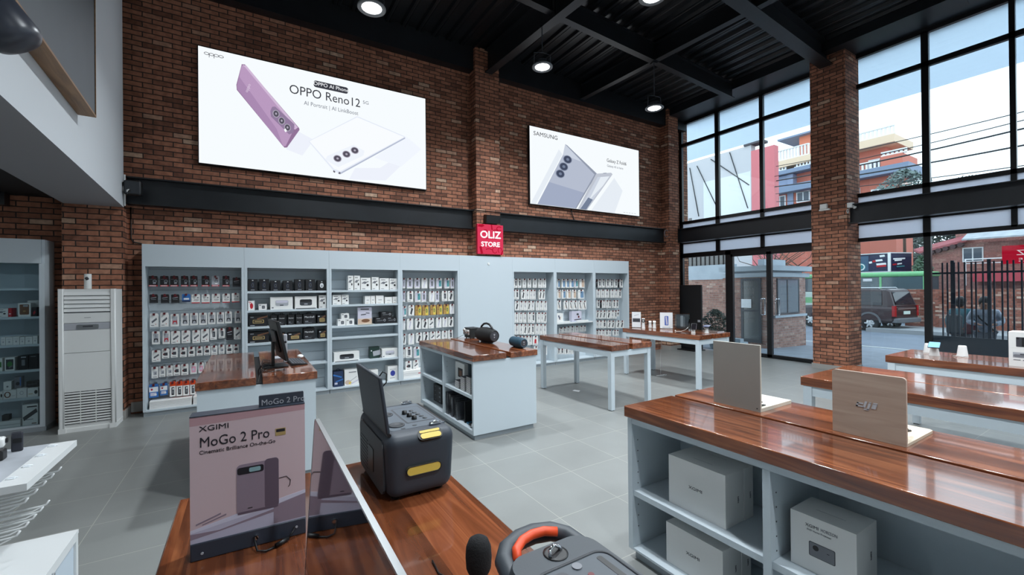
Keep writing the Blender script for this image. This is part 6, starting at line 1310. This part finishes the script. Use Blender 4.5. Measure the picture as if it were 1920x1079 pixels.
# ---- people at the railing
SKIN = mat('skin', (150, 108, 86), .6); HAIR = mat('black_hair', (22, 20, 20), .6)
def skinned(name, pts, edges, mt, parent, root=0):
    me = bpy.data.meshes.new(name); me.from_pydata([p[:3] for p in pts], edges, []); me.materials.append(mt)
    o = bpy.data.objects.new(name, me); COL.objects.link(o); o.parent = parent
    s = o.modifiers.new('skin', 'SKIN'); s.use_smooth_shade = True; s.branch_smoothing = .3
    for i, v in enumerate(me.skin_vertices[0].data if me.skin_vertices else []): pass
    if not me.skin_vertices: me.attributes
    return o, me
def person(label, p, rz, top, legs, hair_l, lean=0, armpose='down', extra=None, sc=1.0):
    t = thing('person', label, 'person', p, rz); 
    hs = []; 
    def hand(side, w, d):
        w = Vector(w); d = Vector(d).normalized(); sd = Vector((side, 0, 0)); out = [tuple(w+d*.05)+(.026,)]; 
        for k in range(4): out += [tuple(w+d*.09+Vector((0, (k-1.5)*.018, 0)))+(.010,), tuple(w+d*(.155-.012*abs(k-1.3))+Vector((-side*.012, (k-1.5)*.02, 0)))+(.008,)]
        out += [tuple(w+d*.06+Vector((0, -.04, 0)))+(.011,), tuple(w+d*.10+Vector((0, -.055, 0)))+(.009,)]
        return out
    y = lean
    sp = [(0, 0, .82, .12), (0, y*.4, 1.02, .11), (0, y*.8, 1.22, .12), (0, y, 1.33, .055), (0, y*1.15-.015, 1.42, .085), (0, y*1.2-.02, 1.50, .082)]
    E = [(i, i+1) for i in range(5)]; V = list(sp)
    for sx in (-1, 1):
        a = len(V); el = (sx*.25, y*.7+.02, 1.03) if armpose == 'down' else (sx*.25, y*.6-.04, 1.04); wr = (sx*.26, y*.6-.05, .80) if armpose == 'down' else (sx*.12, -.25, 1.0)
        V += [(sx*.165, y*.85, 1.26, .055), el+(.042,), wr+(.028,)]; E += [(2, a), (a, a+1), (a+1, a+2)]
        h = hand(sx, wr, Vector(wr)-Vector(el)); b = len(V); V += h; E += [(a+2, b)]
        for k in range(4): E += [(b, b+1+2*k), (b+1+2*k, b+2+2*k)]
        E += [(b, b+9), (b+9, b+10)]
        a = len(V); V += [(sx*.085, .0, .76, .085), (sx*.09, -.02, .44, .058), (sx*.095, .02, .08, .04), (sx*.1, -.12, .03, .035)]; E += [(0, a), (a, a+1), (a+1, a+2), (a+2, a+3)]
    def build(nm, V, E, mt, grow=0.0):
        me = bpy.data.meshes.new(nm); me.from_pydata([v[:3] for v in V], E, []); me.materials.append(mt)
        o = bpy.data.objects.new(nm, me); COL.objects.link(o); o.parent = t
        md = o.modifiers.new('skin', 'SKIN'); md.use_smooth_shade = True
        ly = me.skin_vertices[0].data if len(me.skin_vertices) else None
        if ly is None: return o
        for i, v in enumerate(V): ly[i].radius = (v[3]+grow, v[3]+grow); ly[i].use_root = (i == 0)
        sb = o.modifiers.new('smooth', 'SUBSURF'); sb.levels = 1; sb.render_levels = 1
        return o
    build('body', V, E, SKIN)
    J = [(0, 0, .74, .155), (0, y*.4, 1.0, .14), (0, y*.8, 1.20, .15), (0, y*.95, 1.31, .075)]; JE = [(0, 1), (1, 2), (2, 3)]
    for sx in (-1, 1):
        a = len(J); el = (sx*.25, y*.7+.02, 1.03) if armpose == 'down' else (sx*.25, y*.6-.04, 1.04); wr = (sx*.26, y*.6-.05, .82) if armpose == 'down' else (sx*.13, -.23, 1.0)
        J += [(sx*.17, y*.85, 1.25, .08), el+(.068,), wr+(.052,)]; JE += [(2, a), (a, a+1), (a+1, a+2)]
    build('jacket', J, JE, top)
    Q = [(0, 0, .80, .14)]; QE = []
    for sx in (-1, 1): a = len(Q); Q += [(sx*.085, 0, .74, .10), (sx*.09, -.02, .44, .074), (sx*.095, .015, .12, .06)]; QE += [(0, a), (a, a+1), (a+1, a+2)]
    build('trousers', Q, QE, legs)
    m = MB()
    for sx in (-1, 1): m.rbox(sx*.1-.045, sx*.1+.045, -.17, .07, .0, .075, .03)
    part('shoes', m, BLACK, t)
    hy = y*1.17; m = MB().ball((0, hy+.018, 1.485), .098, .105, .115, 16, 10); m.ball((0, hy+.05, 1.44-hair_l*.4), .085, .06, .07+hair_l, 14, 8)
    part('hair', m, HAIR, t)
    m = MB(); 
    for sx in (-1, 1): m.ball((sx*.032, hy-.10, 1.47), .012, .008, .008, 8, 6, 1); m.ball((sx*.088, hy-.01, 1.455), .012, .02, .03, 8, 6, 0)
    m.ball((0, hy-.112, 1.44), .014, .018, .02, 8, 6, 0); m.box(-.025, .025, hy-.104, hy-.096, 1.402, 1.41, 2); part('face', m, [SKIN, BLACK, REDTIP], t)
    return t
t = person('person in a teal jacket with dark bag standing behind the railing', (14.3, 3.06, -.13), 70, mat('teal_jacket', (36, 104, 116), .7), mat('dark_trousers', (40, 46, 56), .8), .02, -.02, 'down')
part('shoulder_bag', MB().rbox(-.16, .12, .17, .30, .72, 1.18, .05).tube([(.1, .15, 1.1), (.13, .05, 1.3), (.1, -.12, 1.2), (.05, .02, .95)], .014, 6), mat('dark_navy_bag', (30, 36, 46), .7), t)
t = person('person in a pale grey patterned hooded sweater bending beside the railing', (13.7, 2.56, -.11), -78, mat('pale_grey_knit', (158, 166, 178), .9, noise=(14, .35)), mat('grey_trousers', (92, 98, 108), .8), .06, -.05, 'front', sc=.95)
part('crossbody_strap', MB().tube([(-.17, .03, 1.30), (-.05, .17, 1.15), (.12, .16, .95), (.18, .06, .82), (.1, -.17, .9), (-.08, -.16, 1.12), (-.17, -.05, 1.3)], .016, 6, 0, True), BLACK, t)
solo('handbag', MB().rbox(-.10, .10, -.13, .13, 0, .24, .03).tube([(0, -.09, .23), (0, -.06, .34), (0, .06, .34), (0, .09, .23)], .01, 6), mat('maroon_leather', (98, 34, 44), .5), 'maroon handbag carried between the two people at the railing', 'handbag', (13.98, 2.80, .62))
person('person in dark clothes with a red bag walking on the far pavement', (24.2, 3.2, -.14), 20, mat('dark_grey_coat', (52, 50, 56), .8), mat('dark_trousers', (40, 46, 56), .8), .01)
# ---- off-road car
def loft(m, secs, mi=0):
    n = len(secs[0]); vs = [p for s in secs for p in s]
    m.add(vs, [(j*n+i, j*n+(i+1) % n, (j+1)*n+(i+1) % n, (j+1)*n+i) for j in range(len(secs)-1) for i in range(n)], mi, False)
    m.add(secs[0], [tuple(reversed(range(n)))], mi); m.add(secs[-1], [tuple(range(n))], mi)
hd = math.degrees(math.atan2(.985, .17))
t = thing('off_road_car', 'dark maroon off-road car driving past on the road', 'car', (24.69, 7.86, -.31), hd)   # local +x is the driving direction, origin under the rear axle
MAR = mat('dark_maroon_paint', (38, 18, 24), .4, coat=.2); CGL = mat('car_glass', (24, 30, 38), .04); GREYM = mat('grey_bumper', (92, 94, 98), .5)
m = MB(); sec = lambda x, z0, z1, w: [(x, -w, z0+.1), (x, -w+.1, z0), (x, w-.1, z0), (x, w, z0+.1), (x, w, z1-.12), (x, w-.05, z1), (x, -w+.05, z1), (x, -w, z1-.12)]
loft(m, [sec(-.95, .45, 1.08, .84), sec(-.85, .40, 1.14, .89), sec(.6, .40, 1.14, .90), sec(2.1, .40, 1.12, .90), sec(3.3, .42, 1.05, .88), sec(3.5, .5, .95, .82)])
part('body', m, MAR, t)
m = MB(); gs = lambda x, z1, wt, zb=1.12, wb=.86: [(x, -wb, zb), (x, wb, zb), (x, wt, z1-.06), (x, wt-.1, z1), (x, -wt+.1, z1), (x, -wt, z1-.06)]
loft(m, [gs(-.92, 1.15, .84), gs(-.70, 1.84, .74), gs(-.55, 1.90, .74), gs(1.4, 1.90, .74), gs(2.2, 1.15, .82)])
part('cabin', m, MAR, t)
m = MB()
for sy in (-1, 1):
    for a, b in ((-.48, .35), (.42, 1.2)): m.add([(a, sy*.874, 1.18), (b, sy*.874, 1.18), (b-.02, sy*.768, 1.78), (a+.06, sy*.768, 1.78)], [(0, 1, 2, 3) if sy < 0 else (3, 2, 1, 0)])
    m.add([(1.26, sy*.874, 1.18), (1.95, sy*.86, 1.18), (1.5, sy*.768, 1.78), (1.26, sy*.768, 1.78)], [(0, 1, 2, 3) if sy < 0 else (3, 2, 1, 0)])
part('side_windows', m, CGL, t)
part('rear_window', MB().add([(-.925, -.72, 1.22), (-.925, .72, 1.22), (-.745, .64, 1.76), (-.745, -.64, 1.76)], [(3, 2, 1, 0)]), CGL, t)
part('roof_rail', MB().tube([(-.3, .66, 1.9), (-.25, .66, 1.95), (1.2, .66, 1.95), (1.25, .66, 1.9)], .02, 6), ALU, t); part('roof_rail', MB().tube([(-.3, -.66, 1.9), (-.25, -.66, 1.95), (1.2, -.66, 1.95), (1.25, -.66, 1.9)], .02, 6), ALU, t)
TL = mat('tail_lamp_red', (150, 20, 28), .2)
for sy in (-1, 1): part('tail_lamp', MB().box(-.965, -.86, sy*.83-.07, sy*.83+.07, .70, 1.16), TL, t)
part('rear_bumper', MB().rbox(-1.08, -.82, -.86, .86, .42, .62, .04), GREYM, t); part('tailgate_trim', MB().box(-.965, -.95, -.66, .66, 1.0, 1.05), ALU, t); part('number_plate', MB().box(-.97, -.951, -.24, .24, .78, .92), mat('pale_plate', (196, 208, 200), .5), t); part('side_step', MB().box(.45, 2.0, .88, .98, .38, .44).box(.45, 2.0, -.98, -.88, .38, .44), GREYM, t)
for wx in (0, 2.62):
    for sy in (-1, 1):
        wh = part('wheel', MB().at(T(wx, sy*.78, .36) @ Rx(90)).lathe([(.2, -.11), (.33, -.11), (.36, -.07), (.36, .07), (.33, .11), (.2, .11)], 28, caps=False), mat('tyre_rubber', (24, 24, 26), .8), t)
        mm_ = MB().at(T(wx, sy*.78, .36) @ Rx(90)); mm_.lathe([(0, -sy*.10), (.05, -sy*.10), (.21, -sy*.085), (.21, sy*.09), (0, sy*.09)], 24, caps=False)
        for k in range(6): mm_.M = T(wx, sy*.78, .36) @ Rx(90) @ Rz(60*k); mm_.box(.04, .2, -.03, .03, -.112, .112)
        part('rim', mm_, ALU, wh)
part('wheel_arch', MB().at(T(0, .885, .40)).prism(ringpoly(0, 0, .47, .47, .08, 0, 180), -.03, .03, 0, 'xz').at(T(0, -.885, .40)).prism(ringpoly(0, 0, .47, .47, .08, 0, 180), -.03, .03, 0, 'xz'), GREYM, t)
# ---- bus
t = thing('bus', 'green and pale bus standing beyond the maroon car', 'bus', (31.0, 12.25, -.31))
BG = mat('bus_green', (112, 176, 122), .4); BP = mat('bus_pale', (186, 204, 196), .5)
part('body', MB().rbox(-1.0, 1.2, -4.6, 4.6, .35, 1.7, .1), BP, t); part('roof', MB().rbox(-1.02, 1.22, -4.62, 4.62, 2.5, 2.78, .12), BG, t); part('green_band', MB().box(-1.006, 1.206, -4.606, 4.606, 1.0, 1.35), BG, t)
part('cabin_core', MB().box(-.94, 1.14, -4.54, 4.54, 1.69, 2.55), mat('bus_interior', (58, 66, 72), .6), t)
for i, yy in enumerate((-4.5, -2.68, -1.1, .5, 2.1, 3.7)): part('pillar', MB().box(-1.0, -.94, yy-.05, yy+.05, 1.7, 2.52), BG, t)
for a, b in ((-4.45, -2.73), (-2.63, -1.15), (-1.05, .45), (.55, 2.05), (2.15, 3.65)): part('window_pane', MB().box(-.975, -.965, a, b, 1.72, 2.5), mat('bus_glass', (70, 86, 92), .08), t)
m = MB()
for k, (a, z) in enumerate(((-2.3, 2.38), (-2.3, 2.30))): m.box(-.98, -.976, a, a+.42, z, z+.05)
part('window_sticker', m, PAPER, t); part('head_lamp', MB().box(-1.02, -.99, -4.55, -4.2, .8, 1.0), mat('bright_green_lamp', (120, 220, 120), .3), t)
for yy in (-3.2, 2.6): part('wheel', MB().at(T(-.85, yy, .42) @ Ry(90)).lathe([(0, -.14), (.42, -.14), (.42, .14), (0, .14)], 22, caps=False), mat('tyre_rubber', (24, 24, 26), .8), t)
# ---- advertising box
t = thing('advertising_box', 'dark blue two-sided advertising box above the bus roof', 'billboard', (34.6, 10.4, -.31))
Y0 = 10.4; z0, z1 = 2.93, 4.05
part('panel_core', MB().prism([(-.58, 0), (-.55, 1.9), (.6, 1.9), (1.0, -.62)], z0, z1, 0, 'xy'), mat('billboard_navy', (34, 42, 74), .5), t)
m = MB().box(-.66, -.56, -.08, .05, z0-.04, z1+.05).box(-.62, -.5, .05, 1.95, z1, z1+.05).box(-.62, -.5, .05, 1.95, z0-.05, z0); m.add([(-.6, -.02, z1), (.98, -.66, z1), (.98, -.66, z1+.06), (-.6, -.02, z1+.06)], [(0, 1, 2, 3), (3, 2, 1, 0)]); m.add([(-.6, -.02, z0-.05), (.98, -.66, z0-.05), (.98, -.66, z0), (-.6, -.02, z0)], [(0, 1, 2, 3), (3, 2, 1, 0)])
part('frame', m, WINF, t)
m = MB(); pl = lambda pts, mi, x=-.592: m.prism([(a, b) for a, b in pts], x, x+.02, mi, 'yz')
pl(rc(1.05, 1.85, z0+.05, z1-.1), 2, -.585); pl(disc(1.45, z0+.32, .26, .26), 1, -.588); pl(ringpoly(1.45, z0+.32, .22, .22, .06, 0, 360), 0, -.592)
for a, b, z, mi in ((.85, 1.0, .55, 0), (.66, .82, .62, 3), (.32, .66, .66, 0), (.14, .62, .42, 0), (.14, .62, .30, 3), (.2, .45, .93, 0)): pl([(a, z0+z), (b, z0+z-.03), (b+.03, z0+z+.09), (a+.03, z0+z+.12)], mi)
m.M = T(-.575, -.02, 0) @ Rz(-22); 
for a, b, z, mi in ((.25, 1.15, .72, 0), (.35, .9, .62, 0), (.2, .5, .36, 3), (.55, .9, .40, 0), (.5, 1.1, .24, 1)): m.add([(a, -.012, z0+z), (b, -.012, z0+z+.04), (b, -.012, z0+z+.13), (a, -.012, z0+z+.09)], [(0, 1, 2, 3)], mi)
m.M = Matrix(); part('printed_art', m, [PAPER, mat('billboard_teal', (60, 130, 140), .5), mat('billboard_blue', (62, 92, 120), .5), RED], t)
part('post', MB().box(.1, .3, .6, .8, 0, z0-.05).box(.1, .3, 1.4, 1.6, 0, z0-.05), GREYM, t)
# ---- far street wall and pink building
struct('street_wall', MB().box(26, 26.3, -12, 7.4, -.4, 1.55), STREETB)
struct('far_pavement', MB().box(26-2.6, 26, -14, 8.0, -.31, -.14), mat('grey_far_pavement', (140, 142, 144), .8))
t = thing('pink_building', 'low pink brick building with scalloped red roof edge and grey awning', 'building', (37, 2, -.31))
P = (37, 2, -.31)
part('wall', MB().box(-3, 4, -14, 6.8, 0, 4.35), PINKB, t)
RF = mat('dull_red_roof', (150, 78, 82), .7)
m = MB(); m.add([(-3.3, 6.9, 3.9), (-3.3, 4.95, 4.42), (-2.4, 4.95, 4.75), (-2.4, 7.4, 4.1), (-3.3, 6.9, 4.02), (-3.3, 4.95, 4.56), (-2.4, 4.95, 4.9), (-2.4, 7.4, 4.25)], [(0, 3, 2, 1), (4, 5, 6, 7), (0, 1, 5, 4), (1, 2, 6, 5), (2, 3, 7, 6), (3, 0, 4, 7)])
for i in range(6): y = 6.7-.3*i; m.M = T(-3.28, y, 3.86+.083*i) @ Ry(90); m.lathe([(.12, -.05), (.12, .3)], 12, 1)
m.M = Matrix(); part('scalloped_roof', m, [RF, mat('dark_recess', (70, 46, 48), .8)], t)
part('gable_wall', MB().box(-2.3, 3, 1.5, 5.6, 4.351, 5.6), PINKB, t)
part('awning', MB().prism([(-4.3, 4.42), (-4.3, 4.5), (-3.0, 4.95), (-3.0, 4.85)], -12, 4.93, 0, 'xz'), mat('grey_awning_sheet', (160, 164, 168), .7, noise=(3, .15)), t)
for yy in (4.72, 1.5, -1.5): f = part('window', MB().box(-3.06, -3.001, yy-.35, yy+.45, 3.3, 4.1), WINF, t); part('pane', MB().box(-3.07, -3.061, yy-.30, yy+.02, 3.36, 4.04).box(-3.07, -3.061, yy+.08, yy+.40, 3.36, 4.04), WGL, f)
m = MB().box(-3.5, -3.44, -10, 5.0, 3.40, 3.46).box(-3.5, -3.44, 4.94, 5.0, 2.0, 3.4).box(-3.5, -3.44, -10, 5.0, 3.18, 3.22); part('balcony_rail', m, WINF, t)
part('lower_canopy', MB().box(-4.2, -3.001, -6, 4.6, 2.2, 2.75), mat('red_canopy', (166, 60, 70), .6), t)
# ---- grey and pink block seen high in the first window
t = thing('plain_block_building', 'plain grey building with pink-red corner across the street', 'building', (31, 18, -.31))
part('grey_wall', MB().box(-3, -2.5, -2.44, 12, 0, 11.3), GREYP, t); part('pale_patch', MB().box(-3.02, -3.001, -2.4, 1.0, 5, 9.6), mat('paler_render', (206, 208, 208), .8), t, label='paler wall patch')
part('pink_wall', MB().box(-3.01, -2.5, -3.88, -2.441, 0, 10.9), PINKP, t); part('roof_ledge', MB().box(-3.1, -2.4, -3.2, -2.0, 11.301, 11.45), mat('dark_roof', (70, 66, 70), .7), t)
# ---- tall red-orange house with balconies
HZ = -.31
t = thing('red_house', 'tall red-orange house with white balustrades behind the power lines', 'building', (44, 16, HZ)); X = -2
def hp(name, y0, y1, z0, z1, mt, d=0, parent=None, x1=1.5): return part(name, MB().box(X-d, x1, y0-16, y1-16, z0-HZ, z1-HZ), mt, parent or t)
hp('lower_storey', 12.4, 21.5, 0, 10.2, REDP); hp('slate_eave', 11.4, 22, 10.2, 10.8, SLATE, .9)
hp('middle_storey', 13.15, 19.86, 10.81, 12.6, REDP, -.6); hp('side_bay', 19.9, 22, 10.81, 11.9, mat('blue_grey_render', (140, 152, 176), .8)); hp('blue_pilaster', 19.55, 20.04, 9, 11.9, mat('blue_grey_render', (140, 152, 176), .8), .1)
hp('upper_slab', 12.3, 21.2, 12.601, 13.2, CREAM, .5); hp('slate_band', 18, 22, 11.95, 12.3, SLATE, .5); hp('roof_room', 17, 19.4, 13.2, 15.3, mat('orange_render', (214, 128, 100), .8), -.8); hp('roof_cover', 16.6, 21, 15.301, 15.45, SLATE, -.2)
hp('red_parapet', 11.8, 13.1, 10.801, 11.6, REDP, .6, x1=.5)
def balus(name, y0, y1, z0, z1, d, mt=WINF, base=REDP):
    m = MB().box(X-d, X-d+.25, y0-16, y1-16, z1-.08-HZ, z1-HZ).box(X-d, X-d+.25, y0-16, y1-16, z0-HZ, z0+.08-HZ); y = y0
    while y < y1: m.box(X-d+.05, X-d+.2, y-16, y+.12-16, z0+.08-HZ, z1-.08-HZ); y += .26
    o = part(name, m, mt, t); return o
balus('balustrade', 12.3, 17, 13.21, 13.9, .45); balus('balustrade', 18.1, 21.2, 13.21, 14.2, .45, WINF); balus('balustrade', 13.2, 14.6, 10.82, 11.45, .5); balus('balustrade', 11.6, 13.1, 11.61, 11.95, .55); balus('balustrade', 18.0, 19.3, 12.31, 12.95, .4); balus('balustrade', 20, 21.5, 12.31, 12.8, .4)
for y0, y1, z0, z1, d in ((13.5, 14.25, 10.95, 11.8, -.6), (18.2, 19.3, 9.2, 10.15, .02), (20.2, 21.2, 9.0, 10.1, .02), (13.0, 13.9, 8.6, 9.3, .02), (14.6, 15.4, 8.9, 9.6, .02)):
    f = hp('window', y0, y1, z0, z1, WINF, d+.06, x1=X-d-.001); part('pane', MB().box(X-d-.08, X-d-.061, y0+.1-16, (y0+y1)/2-.05-16, z0+.1-HZ, z1-.1-HZ).box(X-d-.08, X-d-.061, (y0+y1)/2+.05-16, y1-.1-16, z0+.1-HZ, z1-.1-HZ), WGL, f)
m = MB().box(-.02, .4, -.45, .45, 0, .7); o = part('cooling_unit', m, WINF, t); o.location = (X-.9, 4.7, 8.6); part('fan', MB().cyl((-.03, .1, .35), (-.021, .1, .35), .27, n=18), DARKGREY, o)
# ---- trees beyond
shrub('tree', 'dark green tree rising behind the advertising box', (58, 17.0, -.31), 4.5, 7, 2600, LEAF, .34, 'tree', .6, 8)
shrub('tree', 'dark green tree beyond the pink building roof', (52, 10.6, -.31), 4.4, 10.5, 4200, LEAF, .3, 'tree', .6, 9)
shrub('hedge_plant', 'mid green bush between the advertising box and the pink building', (32.95, 8.6, -.31), .58, 2.4, 700, LEAF2, .14, 'bush', 1.3, 10)
shrub('tree', 'small pale tree at the foot of the red house', (38.5, 10.9, -.31), 1.6, 2.6, 900, mat('grey_green_leaf', (100, 116, 112), .7), .2, 'tree', 7.4, 12)
# ---- power lines
WIRE = mat('black_wire', (30, 32, 36), .6)
def wire(label, a, b, r, sag):
    a = Vector(a); b = Vector(b); pts = [a.lerp(b, i/12)-Vector((0, 0, sag*4*(i/12)*(1-i/12))) for i in range(13)]
    o = solo('power_line', MB().tube(pts, r, 5), WIRE, label, 'cable', group='power lines over the street')
WL = 'power line crossing the second window, '
for nm, a, b in (('topmost', (27.97, 14.0, 9.2), (21.82, -2.38, 7.7)), ('second highest', (27.97, 14.1, 8.6), (21.82, -2.38, 7.55)), ('thick middle', (27.97, 14.0, 8.3), (21.82, -2.38, 7.25)), ('second lowest', (27.97, 14.1, 7.95), (21.82, -2.38, 6.5)), ('lowest', (27.97, 14.05, 7.5), (21.82, -2.38, 5.6)), ('thin slanting', (27.97, 14.0, 7.0), (21.82, -2.38, 5.0))):
    wire(WL+nm+' one', a, b, .035 if 'thick' in nm or 'second low' in nm else .02, .25)
for i, (a, b) in enumerate((((27.96, 20.1, 10.6), (27.96, 19.4, 6.9)), ((27.96, 19.5, 10.6), (27.96, 18.0, 7.4)), ((27.96, 18.4, 10.8), (27.96, 15.7, 8.4)), ((27.96, 17.0, 10.9), (27.96, 15.8, 6.9)))):
    o = solo('wall_cable', MB().tube([a, b], .03, 5), WIRE, f'slanting black cable on the plain grey building, {ORD[i]} from its left end', 'cable', group='cables on the plain grey building')
t = thing('utility_pole', 'utility pole carrying the power lines beyond the second window', 'pole', (22, -2.45, -.31)); part('shaft', MB().cyl((0, 0, 0), (0, 0, 8.6), .14, .1, 12), CONC, t); part('cross_arm', MB().box(-.05, .05, -.6, .6, 7.9, 8.0), GREYM, t)
